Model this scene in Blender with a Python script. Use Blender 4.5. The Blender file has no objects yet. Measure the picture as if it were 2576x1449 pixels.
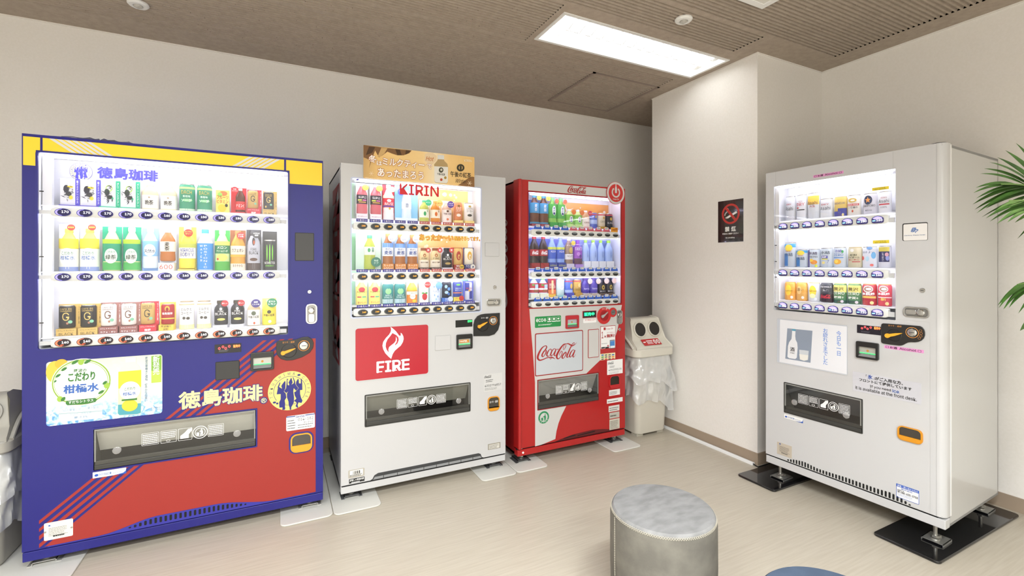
import bpy, math, random
from math import sin, cos, pi, radians
from mathutils import Vector, Matrix

random.seed(7)
SC = bpy.context.scene
COL = SC.collection

# ------------------------------------------------------------------ camera, world, exposure
IMG_W, IMG_H = 2576, 1449
FPX, CX, HY = 1167.15, 1288.0, 664.9          # focal length (pixels), principal column, horizon row
YAW = radians(63.387)                          # angle between the view and the machine row
EYE = Vector((0.0, 0.0, 1.285))
FWD = Vector((cos(YAW), sin(YAW), 0)); RGT = Vector((sin(YAW), -cos(YAW), 0))

cam_d = bpy.data.cameras.new('camera')
cam_d.sensor_width = 36.0
cam_d.lens = FPX / IMG_W * 36.0
cam_d.shift_y = -(IMG_H / 2 - HY) / IMG_W
cam_d.clip_start = 0.02
cam = bpy.data.objects.new('camera', cam_d)
COL.objects.link(cam)
cam.location = EYE
cam.rotation_euler = (pi / 2, 0, math.atan2(-FWD.x, FWD.y))
SC.camera = cam

SC.view_settings.view_transform = 'Standard'
SC.view_settings.look = 'None'
SC.view_settings.gamma = 1.0
SC.view_settings.exposure = 0.0
SC.view_settings.use_curve_mapping = False

world = bpy.data.worlds.new('world')
world.use_nodes = True
world.node_tree.nodes['Background'].inputs[0].default_value = (1, 1, 1, 1)
world.node_tree.nodes['Background'].inputs[1].default_value = 0.05
SC.world = world

TUBE_POWER = 9.0        # radiance of the fluorescent tubes in the ceiling fittings
CASE_POWER = 26.0        # radiance of the light tubes inside the vending machines
ROOM_LAMP = 94.0         # watts of each ceiling fitting behind the camera

# ------------------------------------------------------------------ helpers
def lin(c):
    if isinstance(c, str):
        c = c.lstrip('#'); c = [int(c[i:i + 2], 16) / 255 for i in (0, 2, 4)]
    return tuple(((x / 12.92) if x <= .04045 else ((x + .055) / 1.055) ** 2.4) for x in c)

MATS = {}
def mat(color, rough=.5, metal=0., emit=0., ecol=None, key=None, spec=.5, coat=0.):
    k = key or (color, rough, metal, emit, ecol, spec, coat)
    if k in MATS: return MATS[k]
    m = bpy.data.materials.new('material'); m.use_nodes = True
    b = m.node_tree.nodes['Principled BSDF']
    b.inputs['Base Color'].default_value = (*lin(color), 1)
    b.inputs['Roughness'].default_value = rough
    b.inputs['Metallic'].default_value = metal
    b.inputs['Specular IOR Level'].default_value = spec
    b.inputs['Coat Weight'].default_value = coat
    if emit:
        b.inputs['Emission Color'].default_value = (*lin(ecol or color), 1)
        b.inputs['Emission Strength'].default_value = emit
    MATS[k] = m
    return m

def nodes_of(m):
    nt = m.node_tree
    return nt, nt.nodes, nt.links, nt.nodes['Principled BSDF']

def grain_mat(name, c1, c2, scale, rough, stretch=(1, 1, 1), detail=6, bump=0., lo=.35, hi=.65, spec=.5, bscale=None):
    """two-tone noise in object space, with optional fine relief"""
    m = bpy.data.materials.new(name); m.use_nodes = True
    nt, N, L, b = nodes_of(m)
    tc = N.new('ShaderNodeTexCoord'); mp = N.new('ShaderNodeMapping'); no = N.new('ShaderNodeTexNoise'); cr = N.new('ShaderNodeValToRGB')
    mp.inputs['Scale'].default_value = stretch
    no.inputs['Scale'].default_value = scale; no.inputs['Detail'].default_value = detail
    cr.color_ramp.elements[0].position = lo; cr.color_ramp.elements[0].color = (*lin(c1), 1)
    cr.color_ramp.elements[1].position = hi; cr.color_ramp.elements[1].color = (*lin(c2), 1)
    L.new(tc.outputs['Object'], mp.inputs[0]); L.new(mp.outputs[0], no.inputs[0]); L.new(no.outputs[0], cr.inputs[0]); L.new(cr.outputs[0], b.inputs['Base Color'])
    b.inputs['Roughness'].default_value = rough; b.inputs['Specular IOR Level'].default_value = spec
    if bump:
        n2 = N.new('ShaderNodeTexNoise'); n2.inputs['Scale'].default_value = bscale or scale * 3; n2.inputs['Detail'].default_value = 3
        bp = N.new('ShaderNodeBump'); bp.inputs['Strength'].default_value = bump; bp.inputs['Distance'].default_value = .002
        L.new(tc.outputs['Object'], n2.inputs[0]); L.new(n2.outputs[0], bp.inputs['Height']); L.new(bp.outputs[0], b.inputs['Normal'])
    return m

def clear_mat(name, tint=(1, 1, 1), gloss=.08, rough=.02, haze=0., hazecol='#ffffff'):
    """thin clear sheet: see-through, with a weak mirror layer and an optional milky share"""
    m = bpy.data.materials.new(name); m.use_nodes = True
    nt = m.node_tree; N = nt.nodes; L = nt.links
    N.remove(N['Principled BSDF'])
    tr = N.new('ShaderNodeBsdfTransparent'); tr.inputs[0].default_value = (*tint, 1)
    gl = N.new('ShaderNodeBsdfGlossy'); gl.inputs['Roughness'].default_value = rough
    mx = N.new('ShaderNodeMixShader'); fr = N.new('ShaderNodeLayerWeight'); fr.inputs[0].default_value = .25
    mu = N.new('ShaderNodeMath'); mu.operation = 'MULTIPLY_ADD'; mu.inputs[1].default_value = .6; mu.inputs[2].default_value = gloss * .4
    L.new(fr.outputs['Fresnel'], mu.inputs[0]); L.new(mu.outputs[0], mx.inputs[0]); L.new(tr.outputs[0], mx.inputs[1]); L.new(gl.outputs[0], mx.inputs[2])
    out = mx
    if haze:
        df = N.new('ShaderNodeBsdfDiffuse'); df.inputs[0].default_value = (*lin(hazecol), 1)
        m2 = N.new('ShaderNodeMixShader'); m2.inputs[0].default_value = haze
        L.new(mx.outputs[0], m2.inputs[1]); L.new(df.outputs[0], m2.inputs[2]); out = m2
    L.new(out.outputs[0], N['Material Output'].inputs[0])
    return m

class MB:
    """collects faces and links them as ONE mesh object"""
    def __init__(s): s.v = []; s.f = []
    def add(s, vs, fs):
        n = len(s.v); s.v += [tuple(p) for p in vs]; s.f += [tuple(n + i for i in f) for f in fs]; return s
    def box(s, a0, a1, b0, b1, c0, c1):
        vs = [(x, y, z) for z in (c0, c1) for y in (b0, b1) for x in (a0, a1)]
        return s.add(vs, [(0, 2, 3, 1), (4, 5, 7, 6), (0, 1, 5, 4), (2, 6, 7, 3), (0, 4, 6, 2), (1, 3, 7, 5)])
    def prism(s, poly, d0, d1, axis='y'):
        """polygon in (u, z) pushed from d0 (front) to d1; axis 'z' takes (x, y) and pushes in z"""
        n = len(poly)
        area = sum(poly[i][0] * poly[(i + 1) % n][1] - poly[(i + 1) % n][0] * poly[i][1] for i in range(n))
        if area < 0: poly = poly[::-1]
        if axis == 'y': d0 -= MB.tick()
        P = (lambda p, d: (p[0], d, p[1])) if axis == 'y' else (lambda p, d: (p[0], p[1], d))
        vs = [P(p, d0) for p in poly] + [P(p, d1) for p in poly]
        fs = [tuple(range(n)), tuple(reversed(range(n, 2 * n)))] + [((i + 1) % n, i, n + i, n + (i + 1) % n) for i in range(n)]
        if axis != 'y': fs = [f[::-1] for f in fs]
        return s.add(vs, fs)
    N = 0
    @classmethod
    def tick(c):
        """hair's-breadth offset, so that no two overlapping prints lie in exactly one plane"""
        c.N = (c.N + 1) % 32; return c.N * 5e-6
    def sheet(s, poly, d):
        d -= MB.tick()
        return s.add([(p[0], d, p[1]) for p in poly], [tuple(range(len(poly)))])
    def ring(s, outer, inner, d0, d1):
        n = len(outer)
        vs = [(p[0], d, p[1]) for d in (d0, d1) for q in (outer, inner) for p in q]
        fs = []
        for i in range(n):
            j = (i + 1) % n
            fs += [(i, j, n + j, n + i), (2 * n + i, 3 * n + i, 3 * n + j, 2 * n + j), (i, 2 * n + i, 2 * n + j, j), (n + i, n + j, 3 * n + j, 3 * n + i)]
        return s.add(vs, fs)
    def lathe(s, prof, seg=20, cx=0, cy=0, sq=1.0, axis='z', a0=0, a1=2 * pi):
        """profile of (radius, height) turned about the axis; sq flattens the depth"""
        full = abs(a1 - a0) > 6.28; cnt = seg if full else seg + 1
        vs = []
        for r, z in prof:
            for i in range(cnt):
                a = a0 + (a1 - a0) * i / seg
                p = (cx + r * cos(a), cy + r * sin(a) * sq, z)
                vs.append(p if axis == 'z' else (p[0], z, p[1]))
        fs = []
        for k in range(len(prof) - 1):
            for i in range(seg):
                j = (i + 1) % cnt
                f = (k * cnt + i, k * cnt + j, (k + 1) * cnt + j, (k + 1) * cnt + i)
                fs.append(f if axis == 'z' else f[::-1])
        if full:
            b = tuple(reversed(range(cnt))); t = tuple(range((len(prof) - 1) * cnt, len(prof) * cnt))
            if prof[0][0] > 1e-6: fs.append(b if axis == 'z' else b[::-1])
            if prof[-1][0] > 1e-6: fs.append(t if axis == 'z' else t[::-1])
        return s.add(vs, fs)
    def tube(s, pts, r, seg=8, closed=False):
        pts = [Vector(p) for p in pts]; n = len(pts); rings = []
        up = Vector((0, 0, 1))
        for i, p in enumerate(pts):
            a = pts[(i - 1) % n] if closed or i else p; b = pts[(i + 1) % n] if closed or i < n - 1 else p
            t = (b - a).normalized()
            x = t.cross(up)
            if x.length < 1e-4: x = t.cross(Vector((1, 0, 0)))
            x.normalize(); y = x.cross(t)
            rr = r[i] if isinstance(r, (list, tuple)) else r
            rings.append([p + x * cos(2 * pi * k / seg) * rr + y * sin(2 * pi * k / seg) * rr for k in range(seg)])
        vs = [v for q in rings for v in q]; fs = []
        for i in range(n if closed else n - 1):
            j = (i + 1) % n
            for k in range(seg):
                l = (k + 1) % seg; fs.append((i * seg + k, i * seg + l, j * seg + l, j * seg + k))
        if not closed: fs += [tuple(reversed(range(seg))), tuple(range((n - 1) * seg, n * seg))]
        return s.add(vs, fs)
    def mesh(s, name, m, smooth=False):
        me = bpy.data.meshes.new(name); me.from_pydata(s.v, [], s.f); me.materials.append(m)
        if smooth: me.shade_smooth(); me.set_sharp_from_angle(angle=radians(38))
        return me
    def build(s, name, m, parent=None, smooth=False, loc=None, rot=0, bevel=0, label=None):
        o = bpy.data.objects.new(name, s.mesh(name, m, smooth)); COL.objects.link(o)
        if parent: o.parent = parent
        if loc is not None: o.location = loc
        if rot: o.rotation_euler = (0, 0, rot)
        if bevel > 0:
            mb = o.modifiers.new('bevel', 'BEVEL'); mb.width = bevel; mb.segments = 2; mb.limit_method = 'ANGLE'
        if label: o['label'] = label
        return o

def tag(o, label, cat, group=None, kind=None):
    if label: o['label'] = label
    if cat: o['category'] = cat
    if group: o['group'] = group
    if kind: o['kind'] = kind
    return o

def thing(name, label, cat, loc=(0, 0, 0), rot=0, group=None):
    o = bpy.data.objects.new(name, None); COL.objects.link(o); o.empty_display_size = .1
    o.location = loc; o.rotation_euler = (0, 0, rot)
    return tag(o, label, cat, group)

def struct(o): o['kind'] = 'structure'; return o

def rrect(u0, u1, z0, z1, r=.01, n=4, corners=(1, 1, 1, 1)):
    """rounded rectangle, corners given as bottom-left, bottom-right, top-right, top-left"""
    out = []
    for (cx, cy, a, on) in ((u0 + r, z0 + r, pi, corners[0]), (u1 - r, z0 + r, 1.5 * pi, corners[1]), (u1 - r, z1 - r, 0, corners[2]), (u0 + r, z1 - r, .5 * pi, corners[3])):
        for i in range(n + 1):
            t = a + pi / 2 * i / n
            if on: out.append((cx + r * cos(t), cy + r * sin(t)))
            else: out.append((cx + r * (1 if cos(a + pi / 4) > 0 else -1), cy + r * (1 if sin(a + pi / 4) > 0 else -1)))
    return out

def ell(cx, cz, rx, rz, n=24, a0=0): return [(cx + rx * cos(a0 + 2 * pi * i / n), cz + rz * sin(a0 + 2 * pi * i / n)) for i in range(n)]

GLY = {}
try: FONT = bpy.data.fonts.load(bpy.utils.system_resource('DATAFILES', path='fonts') + '/Inter.woff2')      # Blender's own interface face
except Exception: FONT = None
def glyphs(s, bold=0., res=2, vert=False):
    k = (s, bold, res, vert)
    if k in GLY: return GLY[k]
    c = bpy.data.curves.new('lettering', 'FONT'); c.resolution_u = res; c.offset = bold
    if FONT and s.isascii(): c.font = FONT
    if vert: c.align_x = 'CENTER'; c.space_line = .9; c.body = '\n'.join(s)
    else: c.body = s
    o = bpy.data.objects.new('lettering', c); m = o.to_mesh()
    v = [(p.co.x, p.co.y) for p in m.vertices]; f = [tuple(p.vertices) for p in m.polygons]
    o.to_mesh_clear(); bpy.data.objects.remove(o); bpy.data.curves.remove(c)
    if not v: v = [(0, 0), (1, 0), (0, 1)]
    x0 = min(p[0] for p in v); x1 = max(p[0] for p in v); y0 = min(p[1] for p in v); y1 = max(p[1] for p in v)
    v = [((p[0] - x0) / max(x1 - x0, 1e-6), (p[1] - y0) / max(y1 - y0, 1e-6)) for p in v]
    GLY[k] = (v, f, (x1 - x0) / max(y1 - y0, 1e-6))
    return GLY[k]

def letter(mb, s, u0, u1, z0, z1, d, bold=.012, res=2, vert=False, slant=0., keep=False, wrap=None, rise=0.):
    """lettering stretched into a box on the plane d (or wrapped round a cylinder of radius wrap)"""
    heavy = bold > .02
    v, f, asp = glyphs(s, 0. if s.isascii() else min(bold, .012), res, vert)
    if keep:
        w = (z1 - z0) * asp
        if w < u1 - u0: m = (u0 + u1) / 2; u0, u1 = m - w / 2, m + w / 2
        else: h = (u1 - u0) / asp; m = (z0 + z1) / 2; z0, z1 = m - h / 2, m + h / 2
    em = (z1 - z0) * .9 * (bold - .008)                      # heavy faces: the glyph stamped round a small circle
    ring = [(em * cos(pi * k / 4), em * sin(pi * k / 4)) for k in range(8)] if heavy and not vert else [(0, 0)]
    for k, (ox, oz) in enumerate(ring):
        for c, fc in enumerate(f):
            vs = []
            for i in fc:
                x, y = v[i]; u = u0 + x * (u1 - u0) + slant * (y - .5) * (z1 - z0) + ox; z = z0 + y * (z1 - z0) + rise * x + oz
                p = onto(u, z, d, wrap); vs.append((p[0], p[1] - k * 2.2e-5 - (c % 16) * 1.3e-6, p[2]))
            mb.add(vs, [tuple(range(len(fc)))])
    return mb

def onto(u, z, d, wrap):
    if not wrap: return (u, d, z)
    a = u / wrap[0]
    return (wrap[0] * sin(a), wrap[1] - (wrap[0] * cos(a)) * wrap[2], z)

class Frame:
    """local frame of a machine: u along the front, d into the body, z up; px() drops a photo point onto the plane d"""
    def __init__(s, ox, oy, th): s.o = Vector((ox, oy, 0)); s.th = th; s.R = Matrix.Rotation(th, 3, 'Z'); s.I = s.R.transposed()
    def px(s, x, y, d=0.):
        r = s.I @ (FWD + RGT * ((x - CX) / FPX) + Vector((0, 0, (HY - y) / FPX)))
        p = s.I @ (EYE - s.o)
        t = (d - p.y) / r.y
        q = p + r * t
        return q.x, q.z
    def poly(s, pts, d=0.): return [s.px(x, y, d) for x, y in pts]
    def rect(s, xl, yt, yb, xr, yr=None, d=0.):
        """left edge x, its top and bottom rows, right edge x (row yr): (u0, u1, z0, z1)"""
        u0, z1 = s.px(xl, yt, d); _, z0 = s.px(xl, yb, d); u1, _ = s.px(xr, yr or yt, d)
        return u0, u1, z0, z1
    def world(s, u, d, z): return s.o + s.R @ Vector((u, d, z))

def on_plane(x, y, z):
    r = FWD + RGT * ((x - CX) / FPX) + Vector((0, 0, (HY - y) / FPX))
    t = (z - EYE.z) / r.z
    return EYE + r * t
def at_depth(x, y, t): return EYE + (FWD + RGT * ((x - CX) / FPX) + Vector((0, 0, (HY - y) / FPX))) * t

def plate(u0, u1, z0, z1, holes, d0, d1):
    """flat plate with rectangular openings, as one closed mesh"""
    us = sorted({u0, u1, *[h[0] for h in holes], *[h[1] for h in holes]}); zs = sorted({z0, z1, *[h[2] for h in holes], *[h[3] for h in holes]})
    us = [u for u in us if u0 <= u <= u1]; zs = [z for z in zs if z0 <= z <= z1]
    solid = lambda i, j: 0 <= i < len(us) - 1 and 0 <= j < len(zs) - 1 and not any(h[0] < (us[i] + us[i + 1]) / 2 < h[1] and h[2] < (zs[j] + zs[j + 1]) / 2 < h[3] for h in holes)
    mb = MB()
    for i in range(len(us) - 1):
        for j in range(len(zs) - 1):
            if not solid(i, j): continue
            a, b, c, e = us[i], us[i + 1], zs[j], zs[j + 1]
            mb.add([(a, d0, c), (b, d0, c), (b, d0, e), (a, d0, e)], [(0, 1, 2, 3)]); mb.add([(a, d1, c), (b, d1, c), (b, d1, e), (a, d1, e)], [(3, 2, 1, 0)])
            if not solid(i - 1, j): mb.add([(a, d0, c), (a, d0, e), (a, d1, e), (a, d1, c)], [(0, 1, 2, 3)])
            if not solid(i + 1, j): mb.add([(b, d0, c), (b, d0, e), (b, d1, e), (b, d1, c)], [(3, 2, 1, 0)])
            if not solid(i, j - 1): mb.add([(a, d0, c), (b, d0, c), (b, d1, c), (a, d1, c)], [(3, 2, 1, 0)])
            if not solid(i, j + 1): mb.add([(a, d0, e), (b, d0, e), (b, d1, e), (a, d1, e)], [(0, 1, 2, 3)])
    return mb

def smooth_path(pts, n=6):
    out = []
    for i in range(len(pts) - 1):
        p0 = pts[max(i - 1, 0)]; p1 = pts[i]; p2 = pts[i + 1]; p3 = pts[min(i + 2, len(pts) - 1)]
        for k in range(n):
            t = k / n
            out.append(tuple(.5 * ((2 * p1[c]) + (-p0[c] + p2[c]) * t + (2 * p0[c] - 5 * p1[c] + 4 * p2[c] - p3[c]) * t * t + (-p0[c] + 3 * p1[c] - 3 * p2[c] + p3[c]) * t ** 3) for c in range(len(p1))))
    out.append(tuple(pts[-1]))
    return out

# flowing cola script: strokes of (x, y, pen width), y downwards, about 800 x 340 units
COLA = [
    [(316, 830, 14), (334, 822, 22), (352, 792, 22), (348, 762, 18), (318, 756, 14), (262, 790, 24), (205, 880, 36), (176, 965, 38), (186, 1010, 34), (222, 1036, 26), (290, 1024, 20), (355, 1002, 18), (420, 1000, 20), (462, 1006, 24), (500, 1024, 14), (524, 1048, 4)],
    [(414, 1006, 12), (432, 1046, 4)], [(452, 1010, 14), (432, 1046, 3)],
    [(340, 832, 12), (300, 862, 24), (262, 930, 28), (268, 964, 24), (298, 960, 12), (336, 900, 20), (344, 852, 20), (326, 836, 10), (318, 870, 6), (352, 876, 5)],
    [(446, 862, 20), (440, 836, 14), (412, 836, 12), (372, 890, 26), (356, 945, 26), (376, 972, 18), (408, 958, 8), (446, 910, 5)],
    [(530, 842, 14), (498, 832, 12), (456, 880, 24), (434, 944, 26), (450, 970, 18), (486, 940, 10), (524, 868, 8)],
    [(546, 838, 20), (520, 905, 26), (504, 956, 24), (520, 976, 16), (545, 958, 8), (572, 915, 4)],
    [(566, 852, 18), (590, 848, 18)],
    [(742, 768, 8), (744, 800, 12), (712, 860, 10), (690, 862, 8), (694, 812, 10), (722, 762, 12), (748, 756, 12), (735, 752, 14), (690, 768, 24), (622, 850, 34), (566, 950, 38), (556, 1010, 34), (578, 1044, 24), (618, 1030, 14), (660, 965, 14), (668, 910, 14), (648, 896, 12), (618, 940, 12), (606, 985, 5)],
    [(745, 757, 12), (790, 752, 20), (830, 775, 26), (870, 800, 24), (910, 796, 18), (945, 774, 10), (972, 746, 4)],
    [(746, 918, 12), (706, 950, 24), (668, 1010, 28), (676, 1044, 22), (706, 1036, 12), (744, 980, 18), (750, 936, 18), (734, 920, 10), (728, 950, 6), (762, 962, 5)],
    [(850, 840, 6), (905, 790, 8), (922, 750, 10), (905, 744, 10), (860, 800, 18), (800, 930, 28), (766, 1012, 28), (778, 1036, 18), (806, 1020, 8), (836, 975, 4)],
    [(922, 902, 14), (890, 894, 12), (848, 942, 24), (822, 1010, 26), (838, 1036, 18), (876, 1002, 10), (916, 930, 8)],
    [(938, 900, 20), (910, 970, 26), (892, 1022, 24), (908, 1044, 16), (932, 1022, 8), (950, 990, 4)],
]
def script_logo(mb, place, s=1.0, nrm=(0, -1, 0)):
    """pen strokes of the cola script; place(x, y) maps 0..1 coordinates to a 3-D point"""
    X0, X1, Y0, Y1 = 160., 975., 740., 1055.; c = 0
    for st in COLA:
        pts = smooth_path(st, 5); n = len(pts); L = []; R = []
        for i, (x, y, w) in enumerate(pts):
            a = pts[max(i - 1, 0)]; b = pts[min(i + 1, n - 1)]
            tx, ty = b[0] - a[0], b[1] - a[1]; q = math.hypot(tx, ty) or 1
            nx, ny = -ty / q * max(w, 3) / 2 * s, tx / q * max(w, 3) / 2 * s
            L.append(place((x + nx - X0) / (X1 - X0), 1 - (y + ny - Y0) / (Y1 - Y0))); R.append(place((x - nx - X0) / (X1 - X0), 1 - (y - ny - Y0) / (Y1 - Y0)))
        for i in range(n - 1):
            c += 1; mb.add([tuple(p[j] + nrm[j] * c * 6e-7 for j in range(3)) for p in (L[i], L[i + 1], R[i + 1], R[i])], [(0, 1, 2, 3)])
    return mb

# ------------------------------------------------------------------ the room
H = 2.643
XL, XR, YF, YB = -2.6, 3.427, -2.2, 3.49       # left wall, right wall, wall behind the camera, back wall
PX0, PY0, PY1 = 2.737, 1.953, 2.892            # pillar: face towards the machines, front, rear

M_WALL = grain_mat('wallpaper', '#ebe7e0', '#eeeae4', 90, .85, bump=.14, bscale=420, spec=.2)
M_CEIL = grain_mat('ceiling board', '#a89b8d', '#b1a496', 30, .9, bump=.1, spec=.15)
nt, N, L, b = nodes_of(M_CEIL)                  # dark worm-hole flecks of the mineral board
tc = N.new('ShaderNodeTexCoord'); mp = N.new('ShaderNodeMapping'); mp.inputs['Scale'].default_value = (110, 260, 110); mp.inputs['Rotation'].default_value = (0, 0, .5)
no = N.new('ShaderNodeTexNoise'); no.inputs['Scale'].default_value = 1.; no.inputs['Detail'].default_value = 2
cr = N.new('ShaderNodeValToRGB'); cr.color_ramp.elements[0].position = .69; cr.color_ramp.elements[1].position = .74
mx = N.new('ShaderNodeMix'); mx.data_type = 'RGBA'; mx.inputs[7].default_value = (*lin('#74675c'), 1)
src = b.inputs['Base Color'].links[0].from_socket
L.new(tc.outputs['Object'], mp.inputs[0]); L.new(mp.outputs[0], no.inputs[0]); L.new(no.outputs[0], cr.inputs[0]); L.new(cr.outputs[0], mx.inputs[0]); L.new(src, mx.inputs[6]); L.new(mx.outputs[2], b.inputs['Base Color'])
M_FLOOR = grain_mat('vinyl floor', '#b2a998', '#beb6a6', 1.0, .33, stretch=(5, 95, 1), detail=8, bump=.04, lo=.3, hi=.7, spec=.4)
M_BASEB = mat('#a08f7c', .5)
M_TRIM = mat('#e8e4dc', .5)
M_WHITE = mat('#e9e9e6', .35)
M_REFL = mat('#f4f4f2', .3); M_BLADE = mat('#d4d4d1', .4)

def xyplate(name, x0, x1, y0, y1, holes, z0, z1, m, parent=None):
    p = plate(x0, x1, y0, y1, holes, 0, 1)
    q = MB(); q.v = [(v[0], v[2], z0 + v[1] * (z1 - z0)) for v in p.v]; q.f = [tuple(reversed(f)) for f in p.f]
    return q.build(name, m, parent)

struct(MB().box(XL, XR, YF, YB, -.1, 0).build('floor', M_FLOOR))
struct(MB().box(XL - .1, XR + .1, YB, YB + .1, 0, H).build('wall_back', M_WALL))
struct(MB().box(XR, XR + .1, YF, YB, 0, H).build('wall_right', M_WALL))
struct(MB().box(XL - .1, XL, YF, YB, 0, H).build('wall_left', M_WALL))
struct(MB().box(XL - .1, XR + .1, YF - .1, YF, 0, H).build('wall_front', M_WALL))
struct(MB().box(PX0, XR, PY0, PY1, 0, H).build('wall_pillar', M_WALL))
bb = .075
struct(MB().box(PX0 - .008, PX0, PY0 - .008, PY1, 0, bb).box(PX0, XR - .008, PY0 - .008, PY0, 0, bb).build('baseboard_pillar', M_BASEB))
struct(MB().box(XR - .008, XR, YF, PY0, 0, bb).build('baseboard_right', M_BASEB))
struct(MB().box(XL, XR, YB - .008, YB, 0, bb).build('baseboard_back', M_BASEB))
struct(MB().box(XL, XR, YB - .006, YB, H - .008, H).build('trim_1', M_TRIM))
struct(MB().box(XR - .006, XR, YF, PY0, H - .008, H).build('trim_2', M_TRIM))
struct(MB().box(PX0 - .006, PX0, PY0 - .006, PY1, H - .008, H).box(PX0, XR, PY0 - .006, PY0, H - .008, H).build('trim_3', M_TRIM))

# ceiling: smooth board with fields of routed grooves; every field is a board of its own
LUM = (1.385, 2.655, 2.12, 2.42)                # opening of the fitting in view
LUM2 = (-1.20, 0.07, 2.12, 2.42)                # its neighbour to the left, above the frame
PIT, G0 = .0246, 3.288
FIELDS = [(XL + .05, 1.985, 2.69, 3.295), (2.02, 2.572, 2.70, 3.285), (XL + .05, 2.588, 2.492, 2.69),
          (XL + .05, -1.26, 2.035, 2.492), (.13, 1.333, 2.035, 2.492), (XL + .05, 2.588, 1.792, 2.035), (XL + .05, 3.25, YF + .08, 1.792)]
ceil = struct(xyplate('ceiling', XL, XR, YF, YB, [(a, b_, c, d) for a, b_, c, d in FIELDS] + [(l[0] - .004, l[1] + .004, l[2] - .004, l[3] + .004) for l in (LUM, LUM2)], H, H + .02, M_CEIL))
for (x0, x1, y0, y1) in FIELDS:
    prof = []; k0 = math.ceil((G0 - y1 + .009) / PIT); y = y1; prof.append((y1, H))
    k = k0
    while G0 - k * PIT - .009 > y0:
        c = G0 - k * PIT
        prof += [(c + .0072, H), (c + .0062, H + .0085), (c, H + .0120), (c - .0062, H + .0085), (c - .0072, H)]
        k += 1
    prof.append((y0, H)); n = len(prof); mb = MB()
    mb.add([(x0, p[0], p[1]) for p in prof] + [(x1, p[0], p[1]) for p in prof], [(i, n + i, n + i + 1, i + 1) for i in range(n - 1)])
    for x in (x0, x1):
        for i in range(1, n - 5, 5):
            mb.add([(x, *prof[i + j]) for j in range(5)], [(0, 1, 2, 3, 4)])
    mb.build('grooved_board', M_CEIL, ceil)
# access hatch frame in the ceiling
hx0, hx1, hy0, hy1 = 1.985, 2.607, 2.672, 3.30
q = MB()
for a in ((hx0, hx0 + .022, hy0, hy1), (hx1 - .022, hx1, hy0, hy1), (hx0, hx1, hy0, hy0 + .014), (hx0, hx1, hy1 - .010, hy1)):
    q.box(a[0], a[1], a[2], a[3], H - .003, H + .0125)
h = q.build('hatch_frame', mat('#93847a', .6), ceil)
M_TUBE = mat('#ffffff', .5, emit=TUBE_POWER, ecol='#fbfdff')

M_TUBE2 = mat('#ffffff', .5, emit=TUBE_POWER * 2.5, ecol='#f4f9ff', key='tube2')
def troffer(lum, label, grp, m_tube=None):
    x0, x1, y0, y1 = lum; cx, cy = (x0 + x1) / 2, (y0 + y1) / 2
    t = thing('ceiling_light', label, 'ceiling light', (cx, cy, H), 0, grp)
    a, b_ = (x1 - x0) / 2, (y1 - y0) / 2; dp = .10
    hs = MB()                                                       # open housing
    hs.add([(-a, -b_, 0), (a, -b_, 0), (a, b_, 0), (-a, b_, 0), (-a, -b_, dp), (a, -b_, dp), (a, b_, dp), (-a, b_, dp)], [(4, 5, 6, 7), (0, 1, 5, 4), (1, 2, 6, 5), (2, 3, 7, 6), (3, 0, 4, 7)])
    hs.build('housing', M_REFL, t)
    rr = MB(); o_ = [(-a - .016, -b_ - .016), (a + .016, -b_ - .016), (a + .016, b_ + .016), (-a - .016, b_ + .016)]; i_ = [(-a + .003, -b_ + .003), (a - .003, -b_ + .003), (a - .003, b_ - .003), (-a + .003, b_ - .003)]
    rr.ring(o_, i_, -.006, .003); rr.v = [(v[0], v[2], v[1]) for v in rr.v]
    rr.build('rim', M_WHITE, t)
    MB().add([(-a + .1, -.003, .003), (a - .1, -.003, .003), (a - .1, .003, .003), (-a + .1, .003, .003), (-a + .1, 0, .03), (a - .1, 0, .03)], [(0, 1, 2, 3), (0, 1, 5, 4), (3, 2, 5, 4), (0, 3, 4), (1, 2, 5)]).build('centre_spine', M_REFL, t)
    for s in (-1, 1):
        MB().tube([(-a + .04, s * b_ * .5, .040), (a - .04, s * b_ * .5, .040)], .016, 10).build('fluorescent_tube', m_tube or M_TUBE, t, smooth=True)
        for e in (-1, 1): MB().box(e * a - .04 * (e > 0), e * a + .04 * (e < 0), s * b_ * .5 - .03, s * b_ * .5 + .03, .03, .10).build('lamp_holder', M_REFL, t)
        nb = 14
        for k in range(nb):                                         # curved cross blades of the louvre
            x = -a + .115 + (2 * a - .23) * k / (nb - 1); ya, yb = (.010, b_) if s > 0 else (-b_, -.010)
            m_ = (ya + yb) / 2; h_ = (yb - ya) / 2
            P = [(ya, .004 if s > 0 else .022), (m_ - h_ * .5, .016), (m_, .022), (m_ + h_ * .5, .016), (yb, .022 if s > 0 else .004), (yb, .034), (m_, .026), (ya, .034)]
            n = len(P)
            MB().add([(x - .002, *p) for p in P] + [(x + .002, *p) for p in P], [tuple(range(n)), tuple(range(2 * n - 1, n - 1, -1))] + [(i, (i + 1) % n, n + (i + 1) % n, n + i) for i in range(n)]).build('louvre_blade', M_BLADE, t)
    return t
troffer(LUM, 'long recessed fluorescent ceiling light with white louvre above the red vending machine', None)
troffer(LUM2, 'long recessed fluorescent ceiling light above the blue vending machine, cut off by the frame', None, M_TUBE2)

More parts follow.
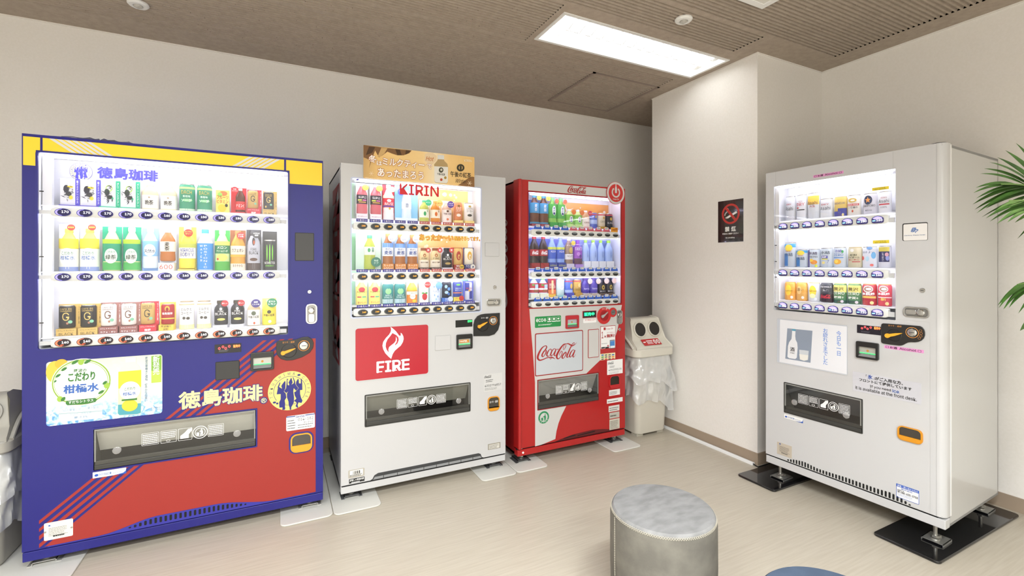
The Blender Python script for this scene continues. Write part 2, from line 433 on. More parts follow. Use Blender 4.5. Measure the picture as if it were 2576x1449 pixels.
def lamp(name, x, y, w, h_, watts, spread=150):
    d = bpy.data.lights.new(name, 'AREA'); d.shape = 'RECTANGLE'; d.size = w; d.size_y = h_; d.energy = watts; d.spread = radians(spread); d.color = (.945, .975, 1)
    o = bpy.data.objects.new(name, d); COL.objects.link(o); o.location = (x, y, H - .04); return o
for i, (x, y) in enumerate(((.35, -.25), (-1.35, -.25), (.35, -1.55))):
    t = thing('ceiling_light', ['surface ceiling light above and just behind the camera', 'surface ceiling light behind the camera near the left wall', 'surface ceiling light at the far end behind the camera'][i], 'ceiling light', (x, y, H))
    MB().box(-.64, .64, -.17, .17, -.03, 0).build('housing', M_WHITE, t)
    lamp('ceiling_lamp', x, y, 1.2, .28, ROOM_LAMP)

# motion sensors and the air-conditioning cassette on the ceiling
for (x, y, lab) in ((-.658, 3.032, 'round white ceiling sensor near the back wall above the blue vending machine'), (2.0, 1.871, 'round white ceiling sensor in front of the louvred ceiling light')):
    t = thing('ceiling_sensor', lab, 'sensor', (x, y, H))
    MB().lathe([(.047, 0), (.047, -.006), (.040, -.013), (.024, -.014), (.022, -.010), (0, -.010)], 28).build('rim', M_WHITE, t, smooth=True)
    MB().lathe([(.020, -.011), (.018, -.018), (.010, -.023), (0, -.024)], 20).build('lens', mat('#b9b6ae', .25), t, smooth=True)
t = thing('air_conditioner', 'white ceiling air conditioner panel cut off by the top edge of the photo', 'air conditioner', (1.97, 1.293, H))
MB().ring([(-.30, -.30), (.30, -.30), (.30, .30), (-.30, .30)], [(-.27, -.27), (.27, -.27), (.27, .27), (-.27, .27)], -.016, 0)
q = MB().ring([(-.30, -.30), (.30, -.30), (.30, .30), (-.30, .30)], [(-.27, -.27), (.27, -.27), (.27, .27), (-.27, .27)], -.016, 0); q.v = [(v[0], v[2], v[1]) for v in q.v]; q.build('panel_frame', M_WHITE, t)
MB().box(-.27, .27, -.27, .27, -.010, -.002).build('grille', mat('#d8d5cd', .5), t)

# ------------------------------------------------------------------ vending machines: shared builders
M_CHROME = mat('#c9c9c6', .18, 1.)
M_ZINC = mat('#b9b8b2', .35, .9)
M_STEEL = mat('#a7a6a0', .38, .8)
M_BLACK = mat('#171717', .4)
M_CAVITY = mat('#101010', .8)
M_GREY = mat('#4b4b48', .45)
M_DKGREY = mat('#3a3a37', .45)
M_PAPER = mat('#eeeeec', .6)
M_INK = mat('#222222', .6)
M_PANE = clear_mat('clear pane', gloss=.05)
M_FLAP = clear_mat('clear flap', tint=(.95, .95, .94), gloss=.08)
M_CLEAR = clear_mat('clear plastic', gloss=.15, rough=.05, haze=.12)
M_CASE = mat('#f1f2f6', .5)
M_RAIL = mat('#dcddda', .35)
M_LEDTUBE = mat('#ffffff', .5, emit=CASE_POWER, ecol='#f4f3ff', key='ledtube')
M_PRINT = mat('#f2f2f0', .5)
def glow(c, e=1.2): return mat(c, .5, emit=e, ecol=c)

def zoom(ox, oy, s): return lambda x, y: (ox + x / s, oy + y / s)

class Machine:
    def __init__(s, name, label, ox, oy, th, W, z0, z1, depth=.70):
        s.F = Frame(ox, oy, th); s.W, s.z0, s.z1, s.D = W, z0, z1, depth; s.th = th
        s.root = thing(name, label, 'vending machine', (ox, oy, 0), th)
        s.panel_d = 0.
    def rect(s, *a, **k): return s.F.rect(*a, **k)
    def decal(s, name, pts, m, lvl=1, parent=None, uv=False, d=0., label=None):
        if isinstance(m, str): m = mat(m, .45)
        q = pts if uv else s.F.poly(pts, d)
        return MB().prism(q, d - .0008 * lvl, d - .0008 * (lvl - 1)).build(name, m, parent or s.root, label=label)
    def cut_decal(s, name, poly, hole, m, lvl=1):
        """thin print field that stops at the edges of an opening (u0, u1, z0, z1)"""
        def clip(p, ax, lim, keep):
            out = []
            for i in range(len(p)):
                a, b = p[i], p[(i + 1) % len(p)]; ia, ib = (a[ax] - lim) * keep >= 0, (b[ax] - lim) * keep >= 0
                if ia: out.append(a)
                if ia != ib:
                    t = (lim - a[ax]) / (b[ax] - a[ax]); out.append(tuple(a[c] + (b[c] - a[c]) * t for c in (0, 1)))
            return out
        out_ = []; mid = clip(clip(poly, 0, hole[0], 1), 0, hole[1], -1)
        for p in (clip(poly, 0, hole[0], -1), clip(poly, 0, hole[1], 1), clip(mid, 1, hole[2], -1) if len(mid) > 2 else [], clip(mid, 1, hole[3], 1) if len(mid) > 2 else []):
            if len(p) > 2: out_.append(MB().prism(p, -.0008 * lvl, -.0008 * (lvl - 1)).build(name, mat(m, .45) if isinstance(m, str) else m, s.root))
        return out_
    def text(s, txt, xl, yt, yb, xr, m, lvl=2, parent=None, name='lettering', bold=.012, vert=False, keep=False, slant=0., d=0., res=2, rise=0.):
        if isinstance(m, str): m = mat(m, .5)
        u0, u1, a, b = s.F.rect(xl, yt, yb, xr, d=d)
        return letter(MB(), txt, u0, u1, a, b, d - .0008 * lvl, bold, res, vert, slant, keep, rise=rise).build(name, m, parent or s.root)
    def sticker(s, xl, yt, yb, xr, m=None, r=.002, lvl=1, name='sticker', parent=None, d=0.):
        u0, u1, a, b = s.F.rect(xl, yt, yb, xr, d=d)
        return s.decal(name, rrect(u0, u1, a, b, r, 2), m or M_PAPER, lvl, parent, uv=True, d=d)
    def lines(s, xl, yt, yb, xr, n, m=None, lvl=2, parent=None, seed=0, d=0., name='fine_print', fill=.5):
        """illegible fine print as rows of short dashes"""
        u0, u1, a, b = s.F.rect(xl, yt, yb, xr, d=d); rnd = random.Random(seed + n); q = MB(); h = (b - a) / n
        for i in range(n):
            z = b - (i + .5) * h; u = u0; end = u0 + (u1 - u0) * rnd.uniform(.7, 1)
            while u < end:
                w = min((u1 - u0) * rnd.uniform(.05, .16), end - u); q.sheet([(u, z - h * fill / 2), (u + w, z - h * fill / 2), (u + w, z + h * fill / 2), (u, z + h * fill / 2)], d - .0008 * lvl); u += w + (u1 - u0) * .02
        return q.build(name, m or M_INK, parent or s.root)

    # ---- body
    def shell(s, m_door, m_cab, holes, door_z0, dt=.06, plinth=None, round_r=0., m_plinth=None):
        W, z1, D = s.W, s.z1, s.D
        q = plate(0, W - round_r, door_z0, z1, holes, 0, .004)
        q.box(0, .012, .004, dt, door_z0, z1).box(.012, W - .012, .004, dt, z1 - .012, z1).box(.012, W - .012, .004, dt, door_z0, door_z0 + .008)
        if round_r:
            arc = [(W - round_r + round_r * sin(t), round_r - round_r * cos(t)) for t in [pi / 2 * i / 8 for i in range(9)]]
            pl = arc + [(W, dt), (W - .012, dt), (W - round_r - .001, .02), (W - round_r - .001, 0)]
            q.prism(pl, door_z0, z1, axis='z')
        else: q.box(W - .012, W, .004, dt, door_z0, z1)
        q.build('door', m_door, s.root, smooth=bool(round_r))
        c = MB(); i = .004; g = dt + .006
        c.box(i, i + .01, g, D, s.z0, z1 - .004).box(W - i - .01, W - i, g, D, s.z0, z1 - .004).box(i, W - i, g, D, z1 - .016, z1 - .004).box(i, W - i, D - .01, D, s.z0, z1 - .004).box(i, W - i, g, D, s.z0, s.z0 + .012)
        c.build('cabinet', m_cab, s.root)
        if plinth:
            MB().box(0, W, .002, .05, plinth[0], plinth[1]).build('plinth', m_plinth or m_cab, s.root, bevel=.003)

    def case(s, win, back=.15, m_back=None, m_side=None):
        """lit display case behind the window opening (u0, u1, z0, z1)"""
        u0, u1, a, b = win; q = MB(); d0 = .004
        q.add([(u0, d0, a), (u1, d0, a), (u1, d0, b), (u0, d0, b), (u0, back, a), (u1, back, a), (u1, back, b), (u0, back, b)], [(0, 1, 5, 4), (2, 3, 7, 6), (1, 2, 6, 5), (3, 0, 4, 7)])
        q.build('display_case', m_side or M_CASE, s.root)
        MB().box(u0 - .002, u1 + .002, back, back + .004, a - .002, b + .002).build('case_back', m_back or M_CASE, s.root)
        s.win = win

    def panes(s, zs, d=.003):
        u0, u1 = s.win[0], s.win[1]
        for a, b in zs: MB().box(u0 + .001, u1 - .001, d, d + .002, a, b).build('window_pane', M_PANE, s.root)

    def tubes(s, zs, d=.013, r=.005, inset=.02, m=None):
        for z in zs: MB().tube([(s.win[0] + inset, d, z), (s.win[1] - inset, d, z)], r, 8).build('light_tube', m or M_LEDTUBE, s.root, smooth=True)

    def shelf(s, z, d0=.022, d1=.148):
        MB().box(s.win[0] + .002, s.win[1] - .002, d0, d1, z - .005, z - .0005).build('product_shelf', M_CASE, s.root)

    # ---- selection rail with its buttons
    def rail(s, p0, p1, n, wpx, hpx, prices, style, rail_px, hot=(), tags=None, ends=None):
        """p0, p1: photo points of the first and last button centre; rail_px: (left, right, half height px)"""
        d = -.008
        ua, za = s.F.px(*p0, d); ub, zb = s.F.px(*p1, d); z = (za + zb) / 2
        w = s.F.px(p0[0] + wpx / 2, p0[1], d)[0] - s.F.px(p0[0] - wpx / 2, p0[1], d)[0]
        h = s.F.px(p0[0], p0[1] - hpx / 2, d)[1] - s.F.px(p0[0], p0[1] + hpx / 2, d)[1]
        ul = s.F.px(rail_px[0], p0[1], d)[0]; ur = s.F.px(rail_px[1], p1[1], d)[0]
        hh = s.F.px(p0[0], p0[1] - rail_px[2], d)[1] - za
        rl = MB(); prof = [(-.001 + .020, -hh), (-.004, -hh), (-.009, -hh * .55), (-.010, 0), (-.009, hh * .55), (-.004, hh), (.019, hh)]
        k = len(prof); us = [ul, ul + .012, ur - .012, ur]
        vs = []
        for j, u in enumerate(us):
            f = .75 if j in (0, 3) else 1.
            vs += [(u, p[0] * (f if p[0] < 0 else 1) + (.004 if f < 1 and p[0] < 0 else 0), z + p[1] * f) for p in prof]
        rl.add(vs, [(j * k + i, (j + 1) * k + i, (j + 1) * k + i + 1, j * k + i + 1) for j in range(3) for i in range(k - 1)] + [tuple(range(k)), tuple(reversed(range(3 * k, 4 * k)))])
        r = rl.build('selection_rail', M_RAIL, s.root, smooth=True)
        if s.win[0] < ul: [MB().box(x0_, x1_, .006, .014, z - hh * a_, z + hh * b_).build('rail_bracket', mat('#c9cacb', .4), s.root) for x0_, x1_, a_, b_ in ((s.win[0] + .002, ul + .004, .45, .45), (ur - .004, s.win[1] - .008, .8, .25))]
        for i in range(n):
            u = ua + (ub - ua) * i / (n - 1); pr = prices[i]; isH = hot == 'all' or i in hot
            if style == 'oval':
                col = '#43282b' if isH else '#3d3a86'
                bt = MB().prism(ell(u, z, w / 2, h / 2, 24), -.014, -.008).build('selection_button', mat(col, .25), s.root)
                MB().prism(ell(u + w * .07, z, w * .40, h * .40, 20), -.0148, -.014).build('lens', mat('#241d22' if isH else '#2c2a55', .15), bt)
                cr_ = [(u + w * .45 * cos(t), z + h * .43 * sin(t)) for t in [pi / 2 + pi * j / 12 for j in range(13)]]
                inn = [(u - w * .10 + w * .22 * cos(t), z + h * .36 * sin(t)) for t in [1.5 * pi - pi * j / 12 for j in range(13)]]
                q = MB(); q.add([(p[0], -.0153, p[1]) for p in cr_] + [(p[0], -.0153, p[1]) for p in reversed(inn)], [(j, j + 1, 14 + j, 13 + j) for j in range(12)])
                q.build('glow', glow('#ff6a48', 1.0) if isH else glow('#8f86ff', 1.0), bt)
                letter(MB(), pr, u - w * .05, u + w * .38, z - h * .12, z + h * .26, -.0160, .024, 1, keep=True).build('price', glow('#ffffff', 1.6), bt)
                if isH: letter(MB(), 'HOT', u - w * .12, u + w * .08, z - h * .34, z - h * .18, -.0160, .02, 1).build('hot_mark', glow('#ff7a50', 1.4), bt)
            elif style == 'amber':
                bt = MB().prism(ell(u, z, w / 2, h / 2, 24), -.013, -.008).build('selection_button', mat('#5a5d5e', .35), s.root)
                MB().prism(ell(u + w * .02, z, w * .43, h * .42, 20), -.0138, -.013).build('lens', mat('#2f3233', .2), bt)
                letter(MB(), pr, u - w * .06, u + w * .30, z - h * .14, z + h * .22, -.0146, .024, 1, keep=True, slant=.1).build('price', glow('#ffab22', 1.3), bt)
            elif style == 'dark':
                bt = MB().prism(ell(u, z, w / 2, h / 2, 22), -.013, -.008).build('selection_button', mat('#2d2e2e', .25), s.root)
                q = MB(); top = [(u + w * .42 * cos(t), z + h * .12 + h * .30 * sin(t)) for t in [pi * j / 10 for j in range(11)]]
                q.prism(top, -.0137, -.013).build('painted_gloss', mat('#8e9393', .25), bt)  # grey patch over the upper half, a painted gloss highlight
            elif style == 'dome':
                pts = [(-.5, -.30), (-.44, -.44), (-.30, -.5), (.30, -.5), (.44, -.44), (.5, -.30), (.5, .10), (.42, .26), (.25, .40), (0, .48), (-.25, .40), (-.42, .26), (-.5, .10)]
                bt = MB().prism([(u + a * w, z + b_ * h) for a, b_ in pts], -.014, -.008).build('selection_button', mat('#454079', .25), s.root)
                hi = [(-.40, .12), (-.22, .03), (0, .0), (.22, .03), (.40, .12), (.36, .22), (.2, .34), (0, .41), (-.2, .34), (-.36, .22)]
                MB().prism([(u + a * w, z + b_ * h) for a, b_ in hi], -.0148, -.014).build('glow', glow('#a79cff', 1.1), bt)  # highlight on the dome's top, painted as a pale violet glowing patch
                letter(MB(), pr, u - w * .08, u + w * .42, z - h * .30, z + h * .08, -.0158, .026, 1, keep=True).build('price', glow('#ffffff', 1.6), bt)
                MB().prism([(u - w * .42, z - h * .24), (u - w * .18, z - h * .22), (u - w * .18, z - h * .08), (u - w * .42, z - h * .10)], -.0150, -.014).build('lamp', glow('#7fd0ff', 2.), bt)
            if tags:
                kind, tz, th_ = tags; t0 = z + hh + tz
                if kind == 'word':
                    c = '#b0302f' if isH else '#332d8c'
                    tg = MB().box(u - w * .56, u + w * .56, .000, .003, t0, t0 + th_).build('temperature_tag', mat(c, .5), s.root)
                    letter(MB(), 'あたたかい' if isH else 'つめたい', u - w * .48, u + w * .48, t0 + th_ * .15, t0 + th_ * .85, -.0007, .02, 1).build('lettering', M_PRINT, tg)
                else:
                    c = '#c4596a' if isH else '#2b59b8'
                    ww = w * .66
                    if pr == '100円':
                        tg = MB().box(u - ww, u + ww, .000, .003, t0, t0 + th_ * 1.25).build('price_tag', mat('#e9a52c', .5), s.root)
                        letter(MB(), pr, u - ww * .85, u + ww * .85, t0 + th_ * .2, t0 + th_ * 1.05, -.0007, .03, 1).build('lettering', mat('#8e2f10', .5), tg)
                    else:
                        tg = MB().prism([(u + ww * cos(t), t0 + th_ * 1.2 * sin(t)) for t in [pi * j / 12 for j in range(13)]], .000, .003).build('price_tag', mat(c, .5), s.root)
                        MB().box(u - ww * .5, u + ww * .5, -.0006, 0, t0 + th_ * .55, t0 + th_ * 1.15).build('price_slip', M_PAPER, tg)
                        letter(MB(), pr, u - ww * .4, u + ww * .4, t0 + th_ * .66, t0 + th_ * 1.04, -.0010, .03, 1).build('lettering', M_INK, tg)
        return z, hh

    # ---- lower half
    def dispenser(s, rect, lip=.21, m_back=None, tinted=None, prints=(.28, .76), knobs=(.12, .85)):
        u0, u1, a, b = rect; h = b - a; w = u1 - u0
        q = MB(); d1 = .10
        q.add([(u0, .004, a), (u1, .004, a), (u1, .004, b), (u0, .004, b), (u0, d1, a), (u1, d1, a), (u1, d1, b), (u0, d1, b)], [(0, 1, 5, 4), (2, 3, 7, 6), (1, 2, 6, 5), (3, 0, 4, 7)])
        q.build('dispense_bay', mat('#5d5d58', .5), s.root)
        MB().box(u0, u1, d1 - .004, d1, a, b).build('bay_floor', M_BLACK, s.root)
        MB().add([(u0 + .004, .012, b - .006), (u1 - .004, .012, b - .006), (u1 - .004, .066, a + h * .36), (u0 + .004, .066, a + h * .36)], [(0, 1, 2, 3)]).build('inner_shutter', m_back or mat('#c9c8bf', .45), s.root)
        MB().box(u0 + .003, u1 - .003, .004, .012, a + .003, a + h * lip).box(u0 + .003, u1 - .003, -.004, .004, a + .002, a + h * lip * .55).build('flap_lip', M_DKGREY, s.root, bevel=.002)
        fl = MB().box(u0 + .003, u1 - .003, -.001, .002, a + h * lip * .55, b - .003).build('dispense_flap', tinted or M_FLAP, s.root)
        MB().box(u0 + .003, u1 - .003, -.003, .003, b - .008, b - .002).box(u0 + .003, u0 + .008, -.003, .002, a + h * lip, b - .008).box(u1 - .008, u1 - .003, -.003, .002, a + h * lip, b - .008).build('flap_rim', mat('#8b8b86', .25), fl)
        for k in knobs:
            MB().lathe([(.016, -.0015), (.016, -.006), (.012, -.009), (0, -.009)], 18, u0 + w * k, a + h * .42, axis='y').build('bumper', M_CLEAR, fl, smooth=True)
        # printed pictograms: warning boxes, a hand, the recycling disc
        q = MB(); p0, p1 = u0 + w * prints[0], u0 + w * prints[1]; pw = p1 - p0; zb, zt = a + h * .43, a + h * .74; d = -.0016
        cells = ((0, .20), (.22, .41), (.43, .60), (.80, 1.))
        for i, (f0, f1) in enumerate(cells):
            o = rrect(p0 + pw * f0, p0 + pw * f1, zb, zt, .003, 2); n_ = rrect(p0 + pw * f0 + .0012, p0 + pw * f1 - .0012, zb + .0012, zt - .0012, .003, 2)
            q.ring(o, n_, d, d + .0003)
            if i == 2:
                x0 = p0 + pw * f0; x1 = p0 + pw * f1; hz = zt - zb
                q.prism([(x0 + (x1 - x0) * x, zb + hz * y) for x, y in ((.15, .15), (.75, .15), (.75, .45), (.98, .75), (.98, .95), (.7, .9), (.45, .62), (.15, .4))], d, d + .0003)
            else:
                rnd = random.Random(i); rows = 6; hz = (zt - zb) / (rows + 1)
                for r_ in range(rows):
                    u = p0 + pw * f0 + .004; e = p0 + pw * f1 - .004
                    if i == 1 and r_ > 3: continue
                    while u < e - .002:
                        x = min(u + rnd.uniform(.003, .008), e); z = zt - hz * (r_ + 1); q.sheet([(u, z - hz * .3), (x, z - hz * .3), (x, z + hz * .2), (u, z + hz * .2)], d); u = x + .0012
                if i == 1: q.ring(ell(p0 + pw * .31, zb + hz * 1.1, .008, .005, 12), ell(p0 + pw * .31, zb + hz * 1.1, .0065, .0037, 12), d, d + .0003)
        cu, cz, R_ = p0 + pw * .70, (zb + zt) / 2, min((zt - zb) * .62, pw * .095)
        q.ring(ell(cu, cz, R_, R_, 28), ell(cu, cz, R_ * .90, R_ * .90, 28), d, d + .0003).ring(ell(cu, cz, R_ * .70, R_ * .70, 24), ell(cu, cz, R_ * .62, R_ * .62, 24), d, d + .0003)
        q.prism(ell(cu + R_ * .18, cz + R_ * .42, R_ * .10, R_ * .10, 10), d, d + .0003)
        q.prism([(cu + R_ * x, cz + R_ * y) for x, y in ((.05, .28), (.32, .28), (.38, -.1), (.30, -.55), (.2, -.55), (.18, -.15), (.1, -.55), (0, -.55), (.04, -.05), (-.2, .12), (-.26, .02))], d, d + .0003)
        q.prism([(cu + R_ * x, cz + R_ * y) for x, y in ((-.5, .0), (-.1, 0), (-.16, -.5), (-.42, -.5))], d, d + .0003)
        q.build('pictograms', M_PRINT, fl)

    def bill_slot(s, xl, yt, yb, xr, color, led='#3dff7a', inner='#b9b9b2', note=None):
        u0, u1, a, b = s.rect(xl, yt, yb, xr); w, h = u1 - u0, b - a
        t = MB().ring(rrect(u0, u1, a, b, .006, 3), rrect(u0 + w * .11, u1 - w * .11, a + h * .10, b - h * .30, .003, 3), -.014, .0).build('bill_slot', mat(color, .3), s.root, bevel=.002)
        MB().box(u0 + w * .1, u1 - w * .1, -.003, -.0005, a + h * .1, b - h * .29).build('slot_back', mat(inner, .35, .3), t)
        MB().add([(u0 + w * .12, -.013, a + h * .12), (u1 - w * .12, -.013, a + h * .12), (u1 - w * .12, -.003, a + h * .30), (u0 + w * .12, -.003, a + h * .30)], [(0, 1, 2, 3)]).build('slot_lip', mat('#8f9090', .3, .6), t)
        MB().box(u0 + w * .14, u1 - w * .14, -.006, -.003, a + h * .31, a + h * .345).build('slot_lamp', glow(led, 1.0), t)
        if note:
            MB().box(u0 + w * .2, u1 - w * .2, -.0037, -.003, a + h * .42, a + h * .62).build('note_label', mat('#d08a1e', .5), t)
            letter(MB(), note, u0 + w * .22, u1 - w * .3, a + h * .46, a + h * .60, -.0045, .03, 1).build('lettering', M_PRINT, t)
        else: MB().prism(ell((u0 + u1) / 2, a + h * .48, w * .055, w * .055, 12), -.0045, -.003).build('sensor_eye', mat('#c48a35', .4), t)
        return t

    def coin_panel(s, outline, knob, lever, slot, color, lever_col, ring_col, words, uvd=0.):
        t = MB().prism(s.F.poly(outline), -.007, 0).build('coin_panel', mat(color, .35), s.root, bevel=.0015)
        (kx, ky, kr) = knob; u, z = s.F.px(kx, ky); r = s.F.px(kx + kr, ky)[0] - u
        MB().lathe([(r, -.0068), (r, -.0082), (r * .93, -.0088), (r * .9, -.0072), (0, -.0072)], 28, u, z, axis='y').build('knob_dish', mat(color, .2), t, smooth=True)
        (ax, ay), (bx, by) = lever; A = Vector(s.F.px(ax, ay)); B = Vector(s.F.px(bx, by)); D_ = B - A; Lh = D_.length; e = D_ / Lh; nrm = Vector((-e.y, e.x)); R0 = Lh * .18
        P = [A + e * R0 * cos(t_) + nrm * R0 * sin(t_) for t_ in [radians(40 + 280 * i / 12) for i in range(13)]]
        P += [A + e * Lh * .45 - nrm * R0 * .62, A + e * Lh * .75 - nrm * R0 * .38, B - nrm * R0 * .08, B + nrm * R0 * .12, A + e * Lh * .55 + nrm * R0 * .55]
        MB().prism([tuple(p) for p in P], -.018, -.008).build('return_lever', mat(lever_col, .35), t, bevel=.0015)
        (cx_, cy_, cr_) = slot; u, z = s.F.px(cx_, cy_); r = s.F.px(cx_ + cr_, cy_)[0] - u
        if ring_col: MB().ring(ell(u, z, r, r, 28), ell(u, z, r * .9, r * .9, 28), -.0078, -.007).build('slot_ring', mat(ring_col, .4), t)
        cs = MB().lathe([(r * .72, -.0068), (r * .72, -.010), (r * .62, -.011), (0, -.0105)], 24, u, z, axis='y').build('coin_slot', M_CHROME, t, smooth=True)
        MB().box(u - r * .38, u + r * .38, -.0118, -.010, z - r * .05, z + r * .05).build('slit', M_BLACK, t)
        for (w_, xl, yt, yb, xr, col) in words: s.text(w_, xl, yt, yb, xr, col, 2, t, d=-.0070, bold=.02, res=1)
        return t

    def coin_return(s, xl, yt, yb, xr, color, cup=.38, top=(1, 1), words=None):
        u0, u1, a, b = s.rect(xl, yt, yb, xr); w, h = u1 - u0, b - a; r = min(w, h) * .3
        out = rrect(u0, u1, a, b, r, 5, (1, 1, top[0], top[1])); inn = rrect(u0 + w * .07, u1 - w * .07, a + h * .06, b - h * .06, r * .8, 5, (1, 1, top[0], top[1]))
        t = MB().ring(out, inn, -.008, 0).build('coin_return', mat(color, .4), s.root)
        MB().prism(inn, -.0028, .0).build('return_recess', mat('#3c342c', .4), t)
        cup_z = a + h * cup
        MB().prism([p for p in rrect(u0 + w * .05, u1 - w * .05, a + h * .04, cup_z, r * .75, 5, (1, 1, 0, 0))], -.010, -.001).build('return_cup', mat(color, .4), t, bevel=.001)
        MB().prism(rrect(u0 + w * .09, u1 - w * .09, cup_z, b - h * .08, r * .6, 4, (0, 0, 1, 1)), -.005, -.0035).build('return_flap', M_FLAP, t)
        if words: letter(MB(), words, u0 + w * .15, u1 - w * .15, b - h * .45, b - h * .28, -.0058, .02, 1).build('lettering', M_PRINT, t)
        return t

    def foot(s, u, d, m_bracket=None, h=None, turn=0, col=None):
        h = h or s.z0
        t = MB().lathe([(.017, .022), (.017, .026), (.008, .028), (.008, h + .01)], 12, u, d).build('levelling_foot', M_ZINC, s.root, smooth=True)
        MB().lathe([(.015, .030), (.015, .040)], 6, u, d).build('foot_nut', M_ZINC, t)
        mb_ = m_bracket or M_STEEL; b0, b1 = (d - .035, d + .06); q = MB()
        q.box(u - .04, u + .04, b0, b1, .019, .022).box(u - .04, u - .037, b0, b1, .010, .022).box(u + .037, u + .04, b0, b1, .010, .022).box(u - .055, u - .037, b0, b1, .008, .011).box(u + .037, u + .055, b0, b1, .008, .011)
        q.build('foot_bracket', mb_, t)
        MB().lathe([(.009, .022), (.009, .028), (.005, .029), (0, .029)], 6, u + .0, d + .04).build('bolt', M_ZINC, t)

    def lock(s, x, y, r):
        u, z = s.F.px(x, y); R_ = s.F.px(x + r, y)[0] - u
        t = MB().lathe([(R_, 0), (R_, -.003), (R_ * .85, -.005), (0, -.005)], 20, u, z, axis='y').build('key_lock', M_CHROME, s.root, smooth=True)
        MB().box(u - R_ * .5, u + R_ * .5, -.0056, -.005, z - R_ * .09, z + R_ * .09).build('keyhole', M_BLACK, t)
    def handle(s, xl, yt, yb, xr, horizontal=False):
        u0, u1, a, b = s.rect(xl, yt, yb, xr); w, h = u1 - u0, b - a; r = min(w, h) * .38
        t = MB().ring(rrect(u0, u1, a, b, r, 5), rrect(u0 + r * .35, u1 - r * .35, a + r * .35, b - r * .35, r * .7, 5), -.005, 0).build('door_handle', M_CHROME, s.root, bevel=.001)
        MB().prism(rrect(u0 + r * .3, u1 - r * .3, a + r * .3, b - r * .3, r * .7, 5), -.0015, -.0002).build('handle_recess', mat('#8d8d8a', .3, .9), t)
        cu, cz, R_ = ((u0 + w * .66, (a + b) / 2, h * .32) if horizontal else ((u0 + u1) / 2, a + h * .66, w * .30))
        MB().lathe([(R_, -.0015), (R_, -.006), (R_ * .8, -.009), (R_ * .45, -.0095), (0, -.0095)], 20, cu, cz, axis='y').build('lock_cylinder', M_CHROME, t, smooth=True)
        MB().prism(rrect(*((u0 + w * .10, u0 + w * .5, a + h * .28, b - h * .28) if horizontal else (u0 + w * .25, u1 - w * .25, a + h * .08, a + h * .5)), min(w, h) * .14, 4), -.004, -.0015).build('grip', M_CHROME, t, bevel=.001)

# ------------------------------------------------------------------ sample drinks on the shelves
ORD = ['first', 'second', 'third', 'fourth', 'fifth', 'sixth']
M_LID = mat('#d3d3d2', .25, .8)
def body_mat(c): return mat(c, .3)

